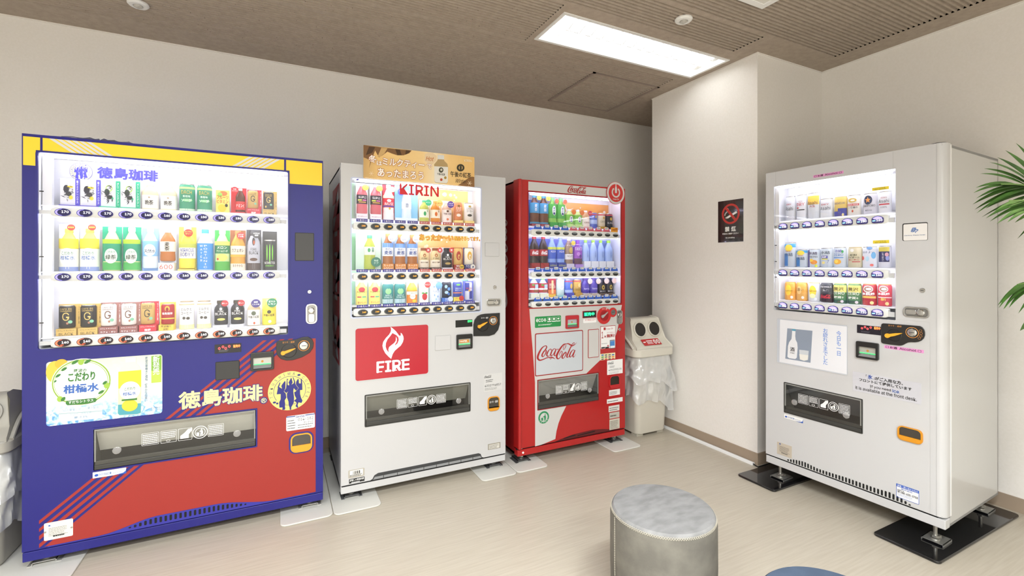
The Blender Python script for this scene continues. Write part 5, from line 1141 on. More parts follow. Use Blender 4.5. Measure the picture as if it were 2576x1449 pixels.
D = dict
sup = D(k='bottle', n='pink drink bottle with black label and yellow disc', c='#c9606a', card='#f1e9ee', l='#2a2830', lf=(.32, .62), cap='#f0d9dc', bf=(.16, 1.), bw=.9, t=[('SUPLI', '#ffffff', .50, .57, .75)], b=[(-.9, -.1, .42, .46, '#d8dc5a'), (.0, .8, .42, .46, '#d06aa8'), (-.7, .7, .36, .39, '#e9a04a')], base=('#f4eef4', '手軽に栄養チャージ', '#a0306a', .15), bad=('#eef04a', 'レモン/クエン酸', '#7a7a20', .45, .88, .26))
r1 = [(896, 927, 461, 551.6, sup), (931, 962, 463.7, 552.6, sup),
      (963.6, 993.6, 464.6, 554.5, D(k='bottle', n='white bottle with red label on red card', c='#f3f0ee', card='#c9283a', l='#c62c3c', lf=(.36, .62), cap='#f6f4f2', bf=(0, 1), bw=.92, t=[('iMUSE', '#ffffff', .42, .50, .9)], b=[(-1.4, 1.4, .62, .70, '#dfe9c0'), (-1.4, 1.4, .38, .41, '#2c4aa8')], e=[(.1, .33, .2, .03, '#d9b23a'), (0, .55, .4, .04, '#f3f0ee')], bad=('#eef0b0', '健康/プラズマ', '#7a8a3a', .45, .86, .24))),
      (994.2, 1053.6, 466.6, 556.4, D(k='bottle', n='large water bottle on wide sky blue card', c='#dcecf4', card='#8cc6e6', l='#eef4f6', lf=(.34, .56), cap='#6fa9de', bf=(.02, .96), bw=.42, t=[('自然が', '#4a6a98', .38, .52, .3)], base=('#e8f2f6', '', '', .08), bad=('#4a5ac8', '600/ml', '#ffffff', -.55, .80, .15))),
      (1055.7, 1081.8, 502.3, 559, D(k='bottle', n='green tea bottle with leaf drop label', c='#b9c05a', card='#eef2ea', l='#eef0dc', lf=(.20, .58), cap='#4fae7c', bf=(0, .98), bw=.92, e=[(0, .38, .28, .10, '#2f9a5a')], t=[('生茶', '#6a8a5a', .46, .56, .2, True, .6)], bad=('#3fae7c', 'あったか', '#eafff0', .6, .86, .30))),
      (1083.8, 1110, 504, 560.7, D(k='bottle', n='amber roasted tea bottle with drop label', c='#cf8430', card='#f4ead6', l='#f0e4cc', lf=(.20, .58), cap='#d9a04a', bf=(0, .98), bw=.92, e=[(0, .38, .28, .10, '#cf6a22')], t=[('生茶', '#8a6a3a', .46, .56, .2, True, .6)], bad=('#f0c06a', 'ほうじ', '#8a4a1a', .6, .86, .30))),
      (1112.8, 1138.8, 505, 561.8, D(k='bottle', n='milk tea bottle with violet corner disc', c='#d9b49c', card='#f4efea', l='#efe2da', lf=(.02, .60), cap='#e6d6ca', bf=(0, .98), bw=.94, t=[('午後の紅茶', '#5a3a30', .36, .46, .85)], e=[(0, .53, .25, .05, '#6a4a3a'), (0, .16, .25, .05, '#d9744a')], bad=('#4a2f8a', 'ミルク/たっぷり', '#ffffff', .5, .82, .32))),
      (1142, 1165.5, 508, 562, D(k='can', n='orange brown cocoa can', c='#cf8458', lidc='#c9a06a', card='#f6ead0', bf=(.14, .98), bw=.96, base=('#f0d98a', '', '', .13), t=[('ミルク', '#fff4e8', .62, .74, .6), ('ココア', '#fff4e8', .48, .60, .6)], e=[(0, .80, .3, .06, '#7a5a2a'), (0, .28, .5, .08, '#f3e6da')])),
      (1169, 1193.5, 509.7, 563, D(k='can', n='white milk coffee can', c='#eeeae6', lidc='#b5a488', card='#f6ead0', bf=(.14, .98), bw=.96, base=('#f0d98a', '', '', .13), t=[('ミルクと', '#4a453f', .62, .74, .7), ('コーヒー', '#4a453f', .48, .60, .7)], e=[(0, .80, .3, .06, '#b5983f'), (0, .30, .5, .07, '#4a453f')]))]
row_of_drinks(K, r1, 'banner machine top shelf', 'drinks on the top shelf of the white machine')
mug = D(k='bottle', n='barley tea bottle with white and blue label', c='#a8672e', card='#a9c0ea', l='#eef0f4', lf=(.38, .74), cap='#b98a4a', bf=(0, 1.), bw=.92, b=[(-1.4, 1.4, .62, .74, '#6f9fe0')], t=[('麦茶', '#3a5aa8', .42, .53, .8), ('香ばし', '#7a8ab0', .55, .60, .6)], base=('#d9892c', 'たっぷり/600ml', '#fbf3e2', .17), bad=('#fbf8ee', 'のどごし/爽快!', '#4a5aa8', .5, .88, .32))
fg = D(k='bcan', n='gold and brown bottle can', c='#e3cf9c', card='#eee0c6', cap='#8a4a22', bf=(.10, .98), bw=.92, base=('#4a2a18', '熱中したいときに', '#ffffff', .09), t=[('FIRE', '#4a2a18', .42, .50, .6), ('挽きたて微糖', '#6a4a2a', .22, .30, .8)], e=[(0, .62, .28, .09, '#b0602c'), (0, .61, .12, .05, '#e3cf9c')], b=[(-1.4, 1.4, .0, .38, '#efe6d4')], bad=('#c9383a', '新', '#ffffff', .6, .88, .22))
r2_ = [(895.4, 959.7, 588, 678.3, D(k='bottle', n='large green tea bottle on wide pale green card', c='#b5c244', card='#d6eee0', l='#eef3ea', lf=(.42, .66), cap='#4fb087', bf=(.02, .96), bw=.46, ox=.05, e=[(-.2, .56, .25, .06, '#3fa35c')], t=[('生茶', '#2f8a6a', .50, .64, .25, True, .5)], bad=('#2c7a66', '免疫/ケア', '#cfeede', .55, .22, .20))),
       (962, 992, 588, 678.7, mug), (993, 1023, 589.8, 678.7, mug), (1024, 1053, 590.7, 678.7, mug), (1054, 1081.7, 623, 678.7, fg), (1083, 1111, 623, 678.7, fg),
       (1112, 1140, 623, 678.5, D(k='bcan', n='black bottle can with white letters', c='#25242b', card='#cfd0dc', cap='#1c1c20', bf=(.10, .98), bw=.92, base=('#d9dae4', '', '', .09), t=[('FIRE', '#ffffff', .50, .56, .4), ('BLACK', '#ffffff', .38, .48, .9)], e=[(0, .64, .2, .06, '#ffffff'), (.05, .20, .6, .06, '#b59a5a')], bad=('#c9383a', '新', '#ffffff', .6, .88, .22))),
       (1141, 1166.5, 623, 678.5, D(k='can', n='gold can with red flame', c='#d9b46a', card='#9c2c22', lidc='#c9a55a', bf=(.18, .98), bw=.86, base=('#9c2c22', '炭火の/香ばしさ', '#ffffff', .22), e=[(0, .56, .55, .26, '#a8301e'), (.05, .50, .26, .14, '#d9b46a'), (.1, .48, .12, .08, '#a8301e')], bad=('#e9c84a', '微糖', '#5a3a10', .5, .12, .22))),
       (1167.8, 1194.5, 623, 678.3, D(k='can', n='cream can with gold flame', c='#eee6d2', card='#3a3f7c', lidc='#d9c9a0', bf=(.18, .98), bw=.86, base=('#3a3f7c', 'ミルクの/コク', '#ffffff', .22), e=[(0, .56, .5, .24, '#d9a83a'), (.05, .50, .26, .14, '#eee6d2'), (.1, .48, .12, .08, '#d9a83a')], bad=('#f3efe2', '濃', '#3a3f7c', .5, .12, .22)))]
row_of_drinks(K, r2_, 'banner machine middle shelf', 'drinks on the middle shelf of the white machine')
arg = D(k='bottle', n='yellow energy drink bottle with red dome', c='#eee06a', card='#f6f0d0', l='#efe27a', lf=(.02, .74), cap='#f6f2e6', bf=(.0, 1.05), bw=.96, e=[(0, .62, .6, .10, '#b8303c')], t=[('Arginine V', '#4a2a1a', .48, .57, .95), ('おいしい!', '#c8442a', .06, .15, .8)], b=[(-.9, -.1, .30, .35, '#c23a4a'), (.05, .85, .30, .35, '#4fb08a')])
app = D(k='can', n='teal apple soda can', c='#2f7d7c', lidc='#b9c4c6', bf=(0, .9), bw=1., card='#e3f0d8', t=[('APPLE', '#d9f0ee', .38, .46, .6), ('SPARKLING', '#d9f0ee', .29, .36, .8)], e=[(0, .62, .55, .14, '#8ee08a'), (0, .76, .08, .04, '#2f7d7c')], b=[(-1.4, 1.4, .04, .24, '#a9c4c9')])
r3_ = [(895.4, 925, 708, 766.8, arg), (928.6, 958, 708, 766.6, arg), (962.5, 991, 707.5, 765, app), (993, 1021.7, 707.5, 764.7, app),
       (1024, 1052, 707.5, 762.2, D(k='bottle', n='orange juice bottle with white disc label', c='#ecae3a', card='#f4ecc8', l='#e6822c', lf=(.02, .55), cap='#f2f0e6', bf=(0, 1.02), bw=.96, b=[(-1.4, 1.4, .38, .52, '#f6f2e6')], e=[(0, .30, .55, .12, '#f6f0e2'), (.3, .10, .4, .07, '#f0c83a')], t=[('Tropicana', '#2f7a4a', .41, .50, .9), ('マルチビタミン', '#c8542a', .27, .33, .5)])),
       (1055.6, 1080.8, 707.5, 761.6, D(k='bottle', n='white apple juice bottle with red apple', c='#eef3e4', card='#f2f4ee', l='#f3f5ee', lf=(.02, .66), cap='#f4f4f0', bf=(0, 1.02), bw=.96, e=[(0, .28, .55, .16, '#c02c34'), (-.35, .44, .3, .04, '#4a9a4a'), (.35, .44, .3, .04, '#4a9a4a')], bad=('#cf3a3a', 'りんご', '#ffffff', .5, .84, .30))),
       (1082.7, 1110.6, 707.5, 760.9, D(k='can', n='pale blue dotted can with blue disc', c='#dfe9f4', card='#eaf2f6', bf=(0, .98), bw=.94, e=[(-.4, .75, .12, .05, '#7fa9dc'), (.4, .62, .12, .05, '#7fa9dc'), (-.3, .35, .1, .05, '#7fa9dc'), (.35, .28, .12, .05, '#7fa9dc'), (0, .15, .12, .05, '#9fd0e6')], t=[('カルピス', '#7f8ab0', .48, .58, .7)], bad=('#6f9fe0', '', '#ffffff', .45, .80, .30))),
       (1112, 1138.5, 707.5, 760.3, D(k='can', n='black can with silver ice shapes', c='#1c2536', card='#cfe0f2', bf=(.18, .98), bw=.9, base=('#3f72c4', '氷点下/のキレ', '#ffffff', .20), e=[(-.3, .7, .3, .10, '#8fb4dc'), (.35, .55, .35, .10, '#5a8ac8'), (-.2, .35, .4, .09, '#9fc0e4'), (.3, .25, .3, .08, '#3f6ab0')], bad=('#cfdcf0', '', '', .5, .14, .24))),
       (1140, 1165.6, 707.5, 759, D(k='can', n='deep blue can with yellow foot', c='#34459c', card='#cfdaf2', bf=(.20, .98), bw=.9, base=('#e9d95a', '冷えたら/キリッと', '#c8342a', .22), t=[('冷えたら', '#dfe8ff', .52, .62, .7), ('キリッと', '#dfe8ff', .40, .50, .7)], b=[(-1.4, 1.4, .26, .32, '#d9783a')], e=[(0, .80, .5, .06, '#6fb05a')], bad=('#c2342e', '', '', .5, .16, .24))),
       (1167, 1193.5, 707.5, 757.5, D(k='can', n='blue and silver energy can', c='#c9ccda', card='#5a63c0', bf=(.06, .96), bw=.7, ox=.02, b=[(.0, 1.4, .05, .5, '#2f3a8c'), (-1.4, 0., .5, .95, '#2f3a8c')], e=[(0, .52, .28, .06, '#e2a63a')], t=[('Red Bull', '#b8303c', .60, .70, .9)]))]
row_of_drinks(K, r3_, 'banner machine bottom shelf', 'drinks on the bottom shelf of the white machine')

# banner clipped to the top of the front
zb1 = zoom(820, 340, 5.175)
bu = F.rect(914.3, 364.5, 448, 1193.5, d=-.012)
bt = thing('banner_sign', 'orange milk tea banner standing on top of the white vending machine', 'sign', tuple(F.world((bu[0] + bu[1]) / 2, -.012, bu[2])), 0)
bx = lambda u: u - (bu[0] + bu[1]) / 2
class Sub(Machine):
    """the same drawing helpers on a flat sign of its own"""
    def __init__(s, root, frame): s.root, s.F = root, frame
BN = Sub(bt, Frame(bt.location.x, bt.location.y, 0))
class ZF(Frame):
    """frame whose origin is also lifted off the floor"""
    def __init__(s, o, th): s.o = Vector(o); s.th = th; s.R = Matrix.Rotation(th, 3, 'Z'); s.I = s.R.transposed()
BN.F = ZF(bt.location, 0)
bw2, bh = (bu[1] - bu[0]) / 2, bu[3] - bu[2]
bd = MB().prism(rrect(-bw2, bw2, 0, bh, .004, 2), 0, .003).build('board', grad_mat('banner print', -bw2, bw2, ((0, '#c39d62'), (.12, '#ecc47e'), (.5, '#f2d092'), (.62, '#f6e3bc'), (.75, '#f0ca88'), (1, '#e8be78'))), bt)
for x in (-.2, .2): MB().box(x - .012, x + .012, .003, .0095, .0, .05).build('clip', M_CLEAR, bt)
bz = lambda pts: [zb1(*p) for p in pts]
BN.decal('scarf_print', bz([(489, 128), (700, 156), (900, 180), (1115, 200), (1085, 235), (1010, 262), (930, 262), (860, 240), (800, 215), (740, 260), (690, 290), (640, 200), (600, 300), (560, 430), (580, 330), (520, 300), (490, 290)]), '#7a5632', 1, bd)
for i, pts in enumerate(([(900, 182), (960, 188), (985, 262), (930, 260)], [(1040, 195), (1100, 202), (1070, 238), (1035, 255)], [(720, 165), (800, 172), (760, 240), (700, 285), (670, 280)], [(560, 150), (640, 158), (600, 230), (520, 260)])): BN.decal('scarf_stripe', bz(pts), ('#4a3018', '#4a3018', '#c9a46a', '#4a3018')[i], 2, bd)
def btx(s_, x0, yt, yb, x1, c, lv=4, bo=.02, **k): return BN.text(s_, *zb1(x0, yt), zb1(0, yb)[1], zb1(x1, 0)[0], c, lv, bd, bold=bo, **k)
for lv, c, bo in ((3, '#b8622a', .075), (4, '#fbf5ec', .025)):
    btx('冬', 555, 258, 352, 655, c, lv, bo); btx('は', 660, 335, 392, 728, c, lv, bo); btx('ミルクティー', 735, 292, 390, 1280, c, lv, bo); btx('で', 1315, 375, 440, 1375, c, lv, bo); btx('あったまろう', 672, 428, 535, 1268, c, lv, bo)
BN.decal('steam_cloud', bz([(1290, 250), (1330, 228), (1390, 232), (1440, 270), (1435, 330), (1390, 375), (1330, 372), (1285, 330)]), '#e8cfa8', 1, bd); btx('Hot', 1305, 275, 332, 1400, '#c9722c', 3, -.004, slant=.3)
BN.decal('bottle_print', bz([(1455, 310), (1535, 312), (1540, 335), (1580, 375), (1588, 420), (1585, 610), (1570, 632), (1430, 620), (1412, 600), (1408, 380), (1450, 330)]), '#b59a6a', 1, bd)
BN.decal('bottle_print', bz([(1408, 405), (1588, 415), (1586, 605), (1568, 628), (1432, 616), (1412, 598)]), '#e6e3da', 2, bd); BN.decal('bottle_print', bz([(1453, 258), (1535, 262), (1537, 318), (1452, 312)]), '#dcdcd8', 2, bd)
for cx_, cy_, rx, ry, c in ((1497, 455, 30, 35, '#4a4a38'), (1500, 452, 14, 16, '#cfcab8'), (1500, 580, 16, 18, '#b84a2a'), (1553, 555, 16, 18, '#a88a3a')): BN.decal('bottle_print', bz([(cx_ + rx * cos(t), cy_ + ry * sin(t)) for t in [2 * pi * i / 16 for i in range(16)]]), c, 3 + (rx == 14), bd)
btx('午後の紅茶', 1448, 490, 520, 1548, '#2c2c26', 3); btx('KIRIN', 1798, 315, 342, 1895, '#f3e6cc', 3, .03); btx('午後の紅茶', 1618, 468, 540, 1888, '#2c2418', 3, .02); btx('Winter', 1685, 565, 618, 1830, '#4a3826', 3, -.005, slant=.35)
for rx, ry, c, lv in ((50, 48, '#3a3626', 2), (26, 26, '#d8b474', 3), (14, 34, '#3a3626', 4)): BN.decal('portrait_mark', bz([(1752 + rx * cos(t), 425 + ry * sin(t)) for t in [2 * pi * i / 18 for i in range(18)]]), c, lv, bd)
BN.decal('scarf_print', bz([(1715, 655), (1800, 600), (1850, 560), (1900, 540), (1930, 545), (1933, 676), (1850, 668)]), '#8a6238', 1, bd)
for x, y in ((1870, 625), (590, 500)):
    for t in (0, 60, 120): BN.decal('snowflake', bz([(x + 30 * cos(radians(t)) - 2 * sin(radians(t)), y + 30 * sin(radians(t)) + 2 * cos(radians(t))), (x - 30 * cos(radians(t)) - 2 * sin(radians(t)), y - 30 * sin(radians(t)) + 2 * cos(radians(t))), (x - 30 * cos(radians(t)) + 2 * sin(radians(t)), y - 30 * sin(radians(t)) - 2 * cos(radians(t))), (x + 30 * cos(radians(t)) + 2 * sin(radians(t)), y + 30 * sin(radians(t)) - 2 * cos(radians(t)))]), '#ecd9b4', 2 + t / 200, bd)
BN.lines(*zb1(510, 545), zb1(0, 558)[1], zb1(860, 0)[0], 1, mat('#e8d2a4'), 2, bd, fill=.4)

# ------------------------------------------------------------------ red machine
R = Machine('vending_machine', 'red and white cola vending machine between white machine and the bin', 1.360, 2.632, 0, .872, .055, 1.83)
F = R.F
M_CR = mat('#ad1b1c', .28, key='cola red', coat=.3); M_CW = mat('#c9c8c5', .35)
w_ = R.rect(1329, 482, 774, 1562.5); RD = R.rect(1352.8, 957, 1031, 1505.5)
R.shell(M_CR, mat('#8f1217', .35), [w_, RD], .104, plinth=(.054, .094), m_plinth=M_CR)
MB().tube([(.012, -.004, .104), (.012, -.004, 1.83)], .012, 10).build('edge_roll', M_CR, R.root, smooth=True)
R.case(w_)
PC = ['¥160'] * 4 + ['¥140'] * 5 + ['100円']
za, hh = R.rail((1354.8, 584.8), (1547.6, 592.2), 10, 15, 9, PC, 'dark', (1338, 1557, 8.5), hot=(4, 5, 6, 7, 8, 9), tags=('dome', .001, .026))
zb, _ = R.rail((1354.8, 690.9), (1547.8, 689.6), 10, 15, 9, ['¥180', '¥180', '¥160', '¥160', '¥160', '¥170', '¥130', '¥130', '¥140', '¥140'], 'dark', (1338, 1557, 7.5), tags=('dome', .001, .026))
zc, _ = R.rail((1354.8, 765.2), (1547.8, 758.3), 10, 15, 9, ['¥150', '¥150', '¥150', '¥150', '¥140', '¥140', '¥150', '¥150', '¥150', '¥150'], 'dark', (1338, 1557, 7.5), tags=('dome', .001, .026))
R.panes([(za + hh, w_[3]), (zb + hh, za - hh), (zc + hh, zb - hh)])
M_BLT = mat('#ffffff', .5, emit=CASE_POWER * .62, ecol='#dcd9ff', key='violet tube')
R.tubes([w_[3] - .014, za - hh * .9, zb - hh * .9], m=M_BLT)
uE = F.px(1540, 600, .14)[0]
for i, (lo, hi, st_) in enumerate(((za + .03, w_[3] - .03, ((0, '#2f5ac4'), (.14, '#4a78d8'), (.30, '#c9c4e0'), (.42, '#f2c07a'), (.7, '#efa63c'), (1, '#d99a5a'))), (zb + .03, za - .03, ((0, '#3a5acb'), (.3, '#7f90ea'), (.6, '#a9aef2'), (1, '#8fb0ee'))), (zc + .03, zb - .025, ((0, '#4a78da'), (.4, '#b9c6f4'), (1, '#c4caf6'))))):
    bk = MB().box(w_[0] + .004, uE, 0.142, .148, lo, hi).build('backdrop', grad_mat('case backdrop', w_[0], uE, st_), R.root)
    rnd = random.Random(i + 5)
    for j in range(9):
        u, z, r_ = rnd.uniform(w_[0] + .03, uE - .03), rnd.uniform(lo + .05, hi - .02), rnd.uniform(.004, .012)
        MB().prism(ell(u, z, r_, r_, 12), .1412, .142).build('light_spot', mat('#f6efe0', .5), bk)
    if i == 0:
        for u, z, r_ in ((.42, hi - .045, .05), (.47, hi - .065, .06)):
            MB().prism([(u + r_ * (1 if k % 2 == 0 else .16) * cos(pi / 4 * k + .5), z + r_ * (1 if k % 2 == 0 else .16) * sin(pi / 4 * k + .5)) for k in range(8)], .1405, .1412).build('sparkle', mat('#fff6e6', .5), bk)
MB().box(uE, w_[1] - .002, .118, .148, w_[2] + .01, w_[3] - .02).build('inner_jamb', M_CASE, R.root)
MB().ring(rrect(w_[0] - .004, w_[1] + .004, w_[2] - .004, w_[3] + .004, .006, 3), rrect(w_[0] + .001, w_[1] - .001, w_[2] + .001, w_[3] - .001, .004, 3), -.002, .006).build('window_frame', mat('#8c1418', .35), R.root)
# white header with the script
hd = R.decal('header_panel', [(w_[0], w_[3] + .008), (w_[1], w_[3] + .008), (w_[1], 1.820), (w_[0], 1.820)], M_CW, 1, uv=True)
z5 = zoom(1320, 450, 9.6615)
def script_rect(p0, yb, x1): return (*z5(*p0), z5(0, yb)[1], z5(x1, 0)[0])
cola_on(R, *script_rect((1040, 160), 338, 1500), '#a3201f', 3, hd, 1.25)
# round power badge
pb = F.px(*z5(2190, 350)); rb = F.px(*z5(2405, 350))[0] - pb[0]
bd = MB().prism(ell(*pb, rb, rb, 40), -.010, -.006).build('power_badge', mat('#b8282a', .35), R.root)
MB().prism(ell(*pb, rb * .97, rb * .97, 40), -.0108, -.010).build('badge_rim', M_CW, bd); MB().prism(ell(*pb, rb * .79, rb * .79, 40), -.0116, -.0108).build('badge_face', mat('#c4322f', .4), bd)
q = MB(); arc = [radians(125 + 290 * i / 30) for i in range(31)]
q.add([(pb[0] + rb * r_ * cos(t), -.0122, pb[1] + rb * (.06 + r_ * sin(t))) for r_ in (.47, .33) for t in arc], [(i, i + 1, 32 + i, 31 + i) for i in range(30)])
q.prism([(pb[0] + rb * x, pb[1] + rb * y) for x, y in ((-.10, 0), (.10, 0), (.10, .12), (.12, .3), (.10, .45), (.045, .62), (.045, .78), (-.045, .78), (-.045, .62), (-.10, .45), (-.12, .3), (-.10, .12))], -.0126, -.0116)
q.build('power_mark', M_CW, bd); letter(MB(), 'Coke ON', pb[0] - rb * .32, pb[0] + rb * .32, pb[1] - rb * .62, pb[1] - rb * .48, -.0124, .03, 1).build('lettering', M_CW, bd)
# white wave of the lower front
z7 = zoom(1260, 760, 3.45)
wv = [(248, 58), (1050, 24), (1018, 210), (1000, 290), (950, 405), (860, 505), (800, 562), (748, 614), (850, 700), (848, 856), (565, 905)]
P_ = [z7(*p) for p in [(247, 60), (1050, 24), (1030, 140), (1012, 240), (995, 290), (965, 380), (860, 505), (800, 562), (745, 616), (565, 905), (525, 985), (500, 1050), (482, 1120), (472, 1188), (420, 1210), (350, 1238), (297, 1252), (297, 1000), (296, 700), (275, 400), (256, 180)]]
R.cut_decal('white_wave', F.poly(P_), (RD[0] - .004, RD[1] + .004, RD[2] - .004, RD[3] + .004), M_CW)
u0, u1, a, b = R.rect(1345.5, 839, 947, 1466); pn = MB().prism(rrect(u0, u1, a, b, .010, 4), -.0030, 0).build('display_panel', mat('#9c1d20', .35), R.root)
MB().prism(rrect(u0 + .006, u1 - .006, a + .006, b - .006, .007, 4), -.0038, -.003).build('panel_face', mat('#c2c8cd', .22), pn)
z8 = zoom(1330, 780, 8.052)
cola_on(R, *z8(165, 725), z8(0, 1042)[1], z8(972, 0)[0], '#a3201f', 1, pn, 1.0, d=-.0036)
ec = R.sticker(1345.5, 797, 825, 1411, mat('#1f8a46', .4), .006, 2, 'eco_label')
R.text('eco', *z8(148, 178), z8(0, 245)[1], z8(290, 0)[0], M_PRINT, 3, ec, bold=.03); R.text('る', *z8(298, 172), z8(0, 232)[1], z8(350, 0)[0], M_PRINT, 3, ec, bold=.03)
for i, x in enumerate((375, 468, 555)):
    u0, u1, a, b = R.rect(*z8(x, 150 - i * 6), z8(0, 242 - i * 6)[1], z8(x + 80, 0)[0]); q = MB(); q.ring(rrect(u0, u1, a, b, .003, 2), rrect(u0 + .001, u1 - .001, a + .001, b - .001, .002, 2), -.0026, -.0024); q.sheet([(u0, a), (u1, a), (u1, a + .005), (u0, a + .005)], -.0025); q.sheet(ell((u0 + u1) / 2, (a + b) / 2 + .003, .008, .009 - .002 * i, 12), -.0026); q.build('pictogram', M_PRINT, ec)
R.lines(*z8(190, 288), z8(0, 320)[1], z8(470, 0)[0], 2, M_PRINT, 3, ec, fill=.4)
R.bill_slot(1422, 794, 827, 1454, '#b3202a', inner='#b9b8c0')
dp = R.sticker(1465, 782.6, 800.6, 1500, mat('#b3202a', .35), .002, 2, 'price_display'); R.sticker(1466.3, 783.6, 799.4, 1498.8, mat('#1d2524', .2), .001, 3, 'screen', dp)
R.text('販売中', *z8(1120, 52), z8(0, 122)[1], z8(1325, 0)[0], glow('#2dffa0', 1.6), 4, dp, bold=.03)
wt = R.sticker(1467, 803, 813, 1500, mat('#efeeec', .5), .006, 1, 'tap_sign'); R.text('スマホはココへ', 1471, 803.2, 807.6, 1498.5, '#c0404a', 2, wt, res=1)
cp = F.px(1518.5, 794); cr_ = F.px(1535.3, 794)[0] - cp[0]; sl_ = F.px(1540.6, 785.5); sr_ = F.px(1550, 785.5)[0] - sl_[0]
t = MB().prism(ell(*cp, cr_, cr_, 32), -.008, 0).build('coin_panel', mat('#c42a2a', .3), R.root, bevel=.0015)
MB().prism(ell(*sl_, sr_, sr_, 24), -.0086, 0).build('slot_boss', mat('#c42a2a', .3), t, bevel=.0015)
MB().lathe([(cr_ * .62, -.0079), (cr_ * .62, -.009), (cr_ * .55, -.0092), (cr_ * .54, -.0082), (0, -.0082)], 24, *cp, axis='y').build('knob_dish', mat('#9c1d20', .25), t, smooth=True)
MB().prism([(cp[0] + cr_ * x, cp[1] + cr_ * y) for x, y in ((-.50, -.12), (-.38, -.26), (-.2, -.2), (.0, -.02), (.45, .38), (.42, .46), (.0, .18), (-.3, .12), (-.46, .06))], -.017, -.008).build('return_lever', mat('#b9b8b4', .3, .3), t, bevel=.001)
MB().prism(ell(*sl_, sr_ * .6, sr_ * .6, 20), -.0094, -.0086).build('coin_slot', M_CHROME, t); MB().box(sl_[0] - sr_ * .35, sl_[0] + sr_ * .35, -.0100, -.0094, sl_[1] - .001, sl_[1] + .001).build('slit', M_BLACK, t)
letter(MB(), 'おつり・返却', cp[0] - cr_ * .35, cp[0] + cr_ * .45, cp[1] + cr_ * .74, cp[1] + cr_ * .90, -.0086, .02, 1).build('lettering', M_PRINT, t)
R.handle(1550.7, 780, 816, 1565.3); R.lock(1558.3, 828.5, 3.2)
u0, u1, a, b = R.rect(1478.8, 829, 900.8, 1506); rp = MB().prism(rrect(u0, u1, a, b, .006, 3), -.003, 0).build('reader_pad', mat('#a3201f', .35), R.root); MB().prism(rrect(u0 + .004, u1 - .004, a + .004, b - .004, .004, 3), -.0042, -.003).build('pad_face', M_CW, rp)
po = R.sticker(1510, 821, 890.5, 1548, mat('#b02a2a', .5), .001, 2, 'poster'); R.sticker(1511, 822.2, 877.8, 1547, M_PAPER, .001, 3, 'paper', po)
R.sticker(1518, 824, 830.5, 1523, mat('#b02a2a'), .001, 4, 'mark', po); R.text('Coke ON', 1524.5, 825, 829.5, 1541, '#b8646a', 4, po, res=1)
R.text('1', *z8(1470, 440), z8(0, 572)[1], z8(1508, 0)[0], '#a3201f', 4, po); R.text('本', *z8(1522, 512), z8(0, 562)[1], z8(1565, 0)[0], '#a3201f', 4, po, bold=.02); R.text('無料!', *z8(1575, 490), z8(0, 560)[1], z8(1735, 0)[0], '#a3201f', 4, po, bold=.03); R.text('スタンプを貯めると', *z8(1575, 450), z8(0, 468)[1], z8(1730, 0)[0], '#c0646a', 4, po, res=1)
R.sticker(1533.5, 855.5, 877, 1545.8, mat('#55606a', .4), .001, 4, 'phone_print', po); R.sticker(1534.3, 857.5, 875.5, 1545, mat('#e8eef2', .5), .0005, 5, 'phone_print', po); R.sticker(1534.3, 858, 870, 1545, mat('#4a86c8', .5), .0005, 6, 'phone_print', po)
R.sticker(1512.2, 873.5, 877, 1521, M_INK, .0005, 4, 'button_print', po); R.sticker(1522, 873, 876.8, 1531, M_INK, .0005, 4, 'button_print', po); R.lines(1512.5, 863.5, 866, 1532, 1, mat('#999999'), 4, po); R.sticker(1527, 868, 872, 1531, mat('#c0646a'), .0005, 4, 'mark', po)
yp = R.sticker(1510, 890.5, 906.5, 1547.5, mat('#ece3b4', .5), .001, 1, 'payment_sticker'); R.text('Coke ON Pay', 1521, 885, 889.3, 1541, '#f0d6d2', 2, yp, res=1)
rnd = random.Random(3)
for j in range(3):
    for i in range(4): x = 1512.5 + i * 8.8; y = 892.2 + j * 5 - i * .35; R.sticker(x, y, y + 3, x + 6, mat(rnd.choice(('#c8504a', '#3f6fb8', '#4a9a5a', '#8a4a70', '#6a6a66', '#d9843a')), .5), .0005, 2, 'card_mark', yp)
ws = R.sticker(1527, 907, 943.5, 1566, None, .001, 2); cola_on(R, 1529, 910.5, 917.5, 1543.5, '#444444', 3, ws); R.text('4202590135', 1530.5, 929, 933.5, 1563, M_INK, 3, ws, res=1); R.lines(1533, 920, 926, 1546, 2, M_INK, 3, ws, fill=.3); R.lines(1531, 936, 942, 1563, 3, mat('#999999'), 3, ws, fill=.25)
R.coin_return(1532, 945.5, 979, 1558.2, '#b82226', cup=.3)
for xl, yt, yb, xr, n, c in ((1532, 982, 996.5, 1559.4, 3, '#e6e5e2'), (1526.7, 1005, 1015.8, 1566, 1, '#e6e5e2'), (1531, 1022, 1037, 1558, 2, '#d5d3cd'), (1533, 1039, 1054, 1558, 1, '#b9b5aa'), (1533, 1056, 1082, 1558.5, 6, '#c9c4b4')):
    s_ = R.sticker(xl, yt, yb, xr, mat(c, .5), .001, 1); R.lines(xl + 2, yt + 3, yb - 2, xr - 3, n, mat('#55534d'), 2, s_, fill=.3)
R.dispenser(RD, lip=.24, m_back=mat('#aeaeaa', .4), prints=(.28, .80), knobs=(.15, .84))
MB().ring(rrect(RD[0] - .004, RD[1] + .004, RD[2] - .004, RD[3] + .004, .004, 2), rrect(RD[0] + .001, RD[1] - .001, RD[2] + .001, RD[3] - .001, .003, 2), -.003, .004).build('bay_frame', mat('#8c1418', .35), R.root)
cu, cz = F.px(*z7(371, 1000)); r_ = F.px(*z7(417, 1000))[0] - cu; rm = R.decal('recycling_mark', ell(cu, cz, r_, r_, 30), '#2a8a58', 2, uv=True)
MB().prism(ell(cu, cz, r_ * .72, r_ * .72, 26), -.0024, -.0016).build('mark_face', M_CW, rm)
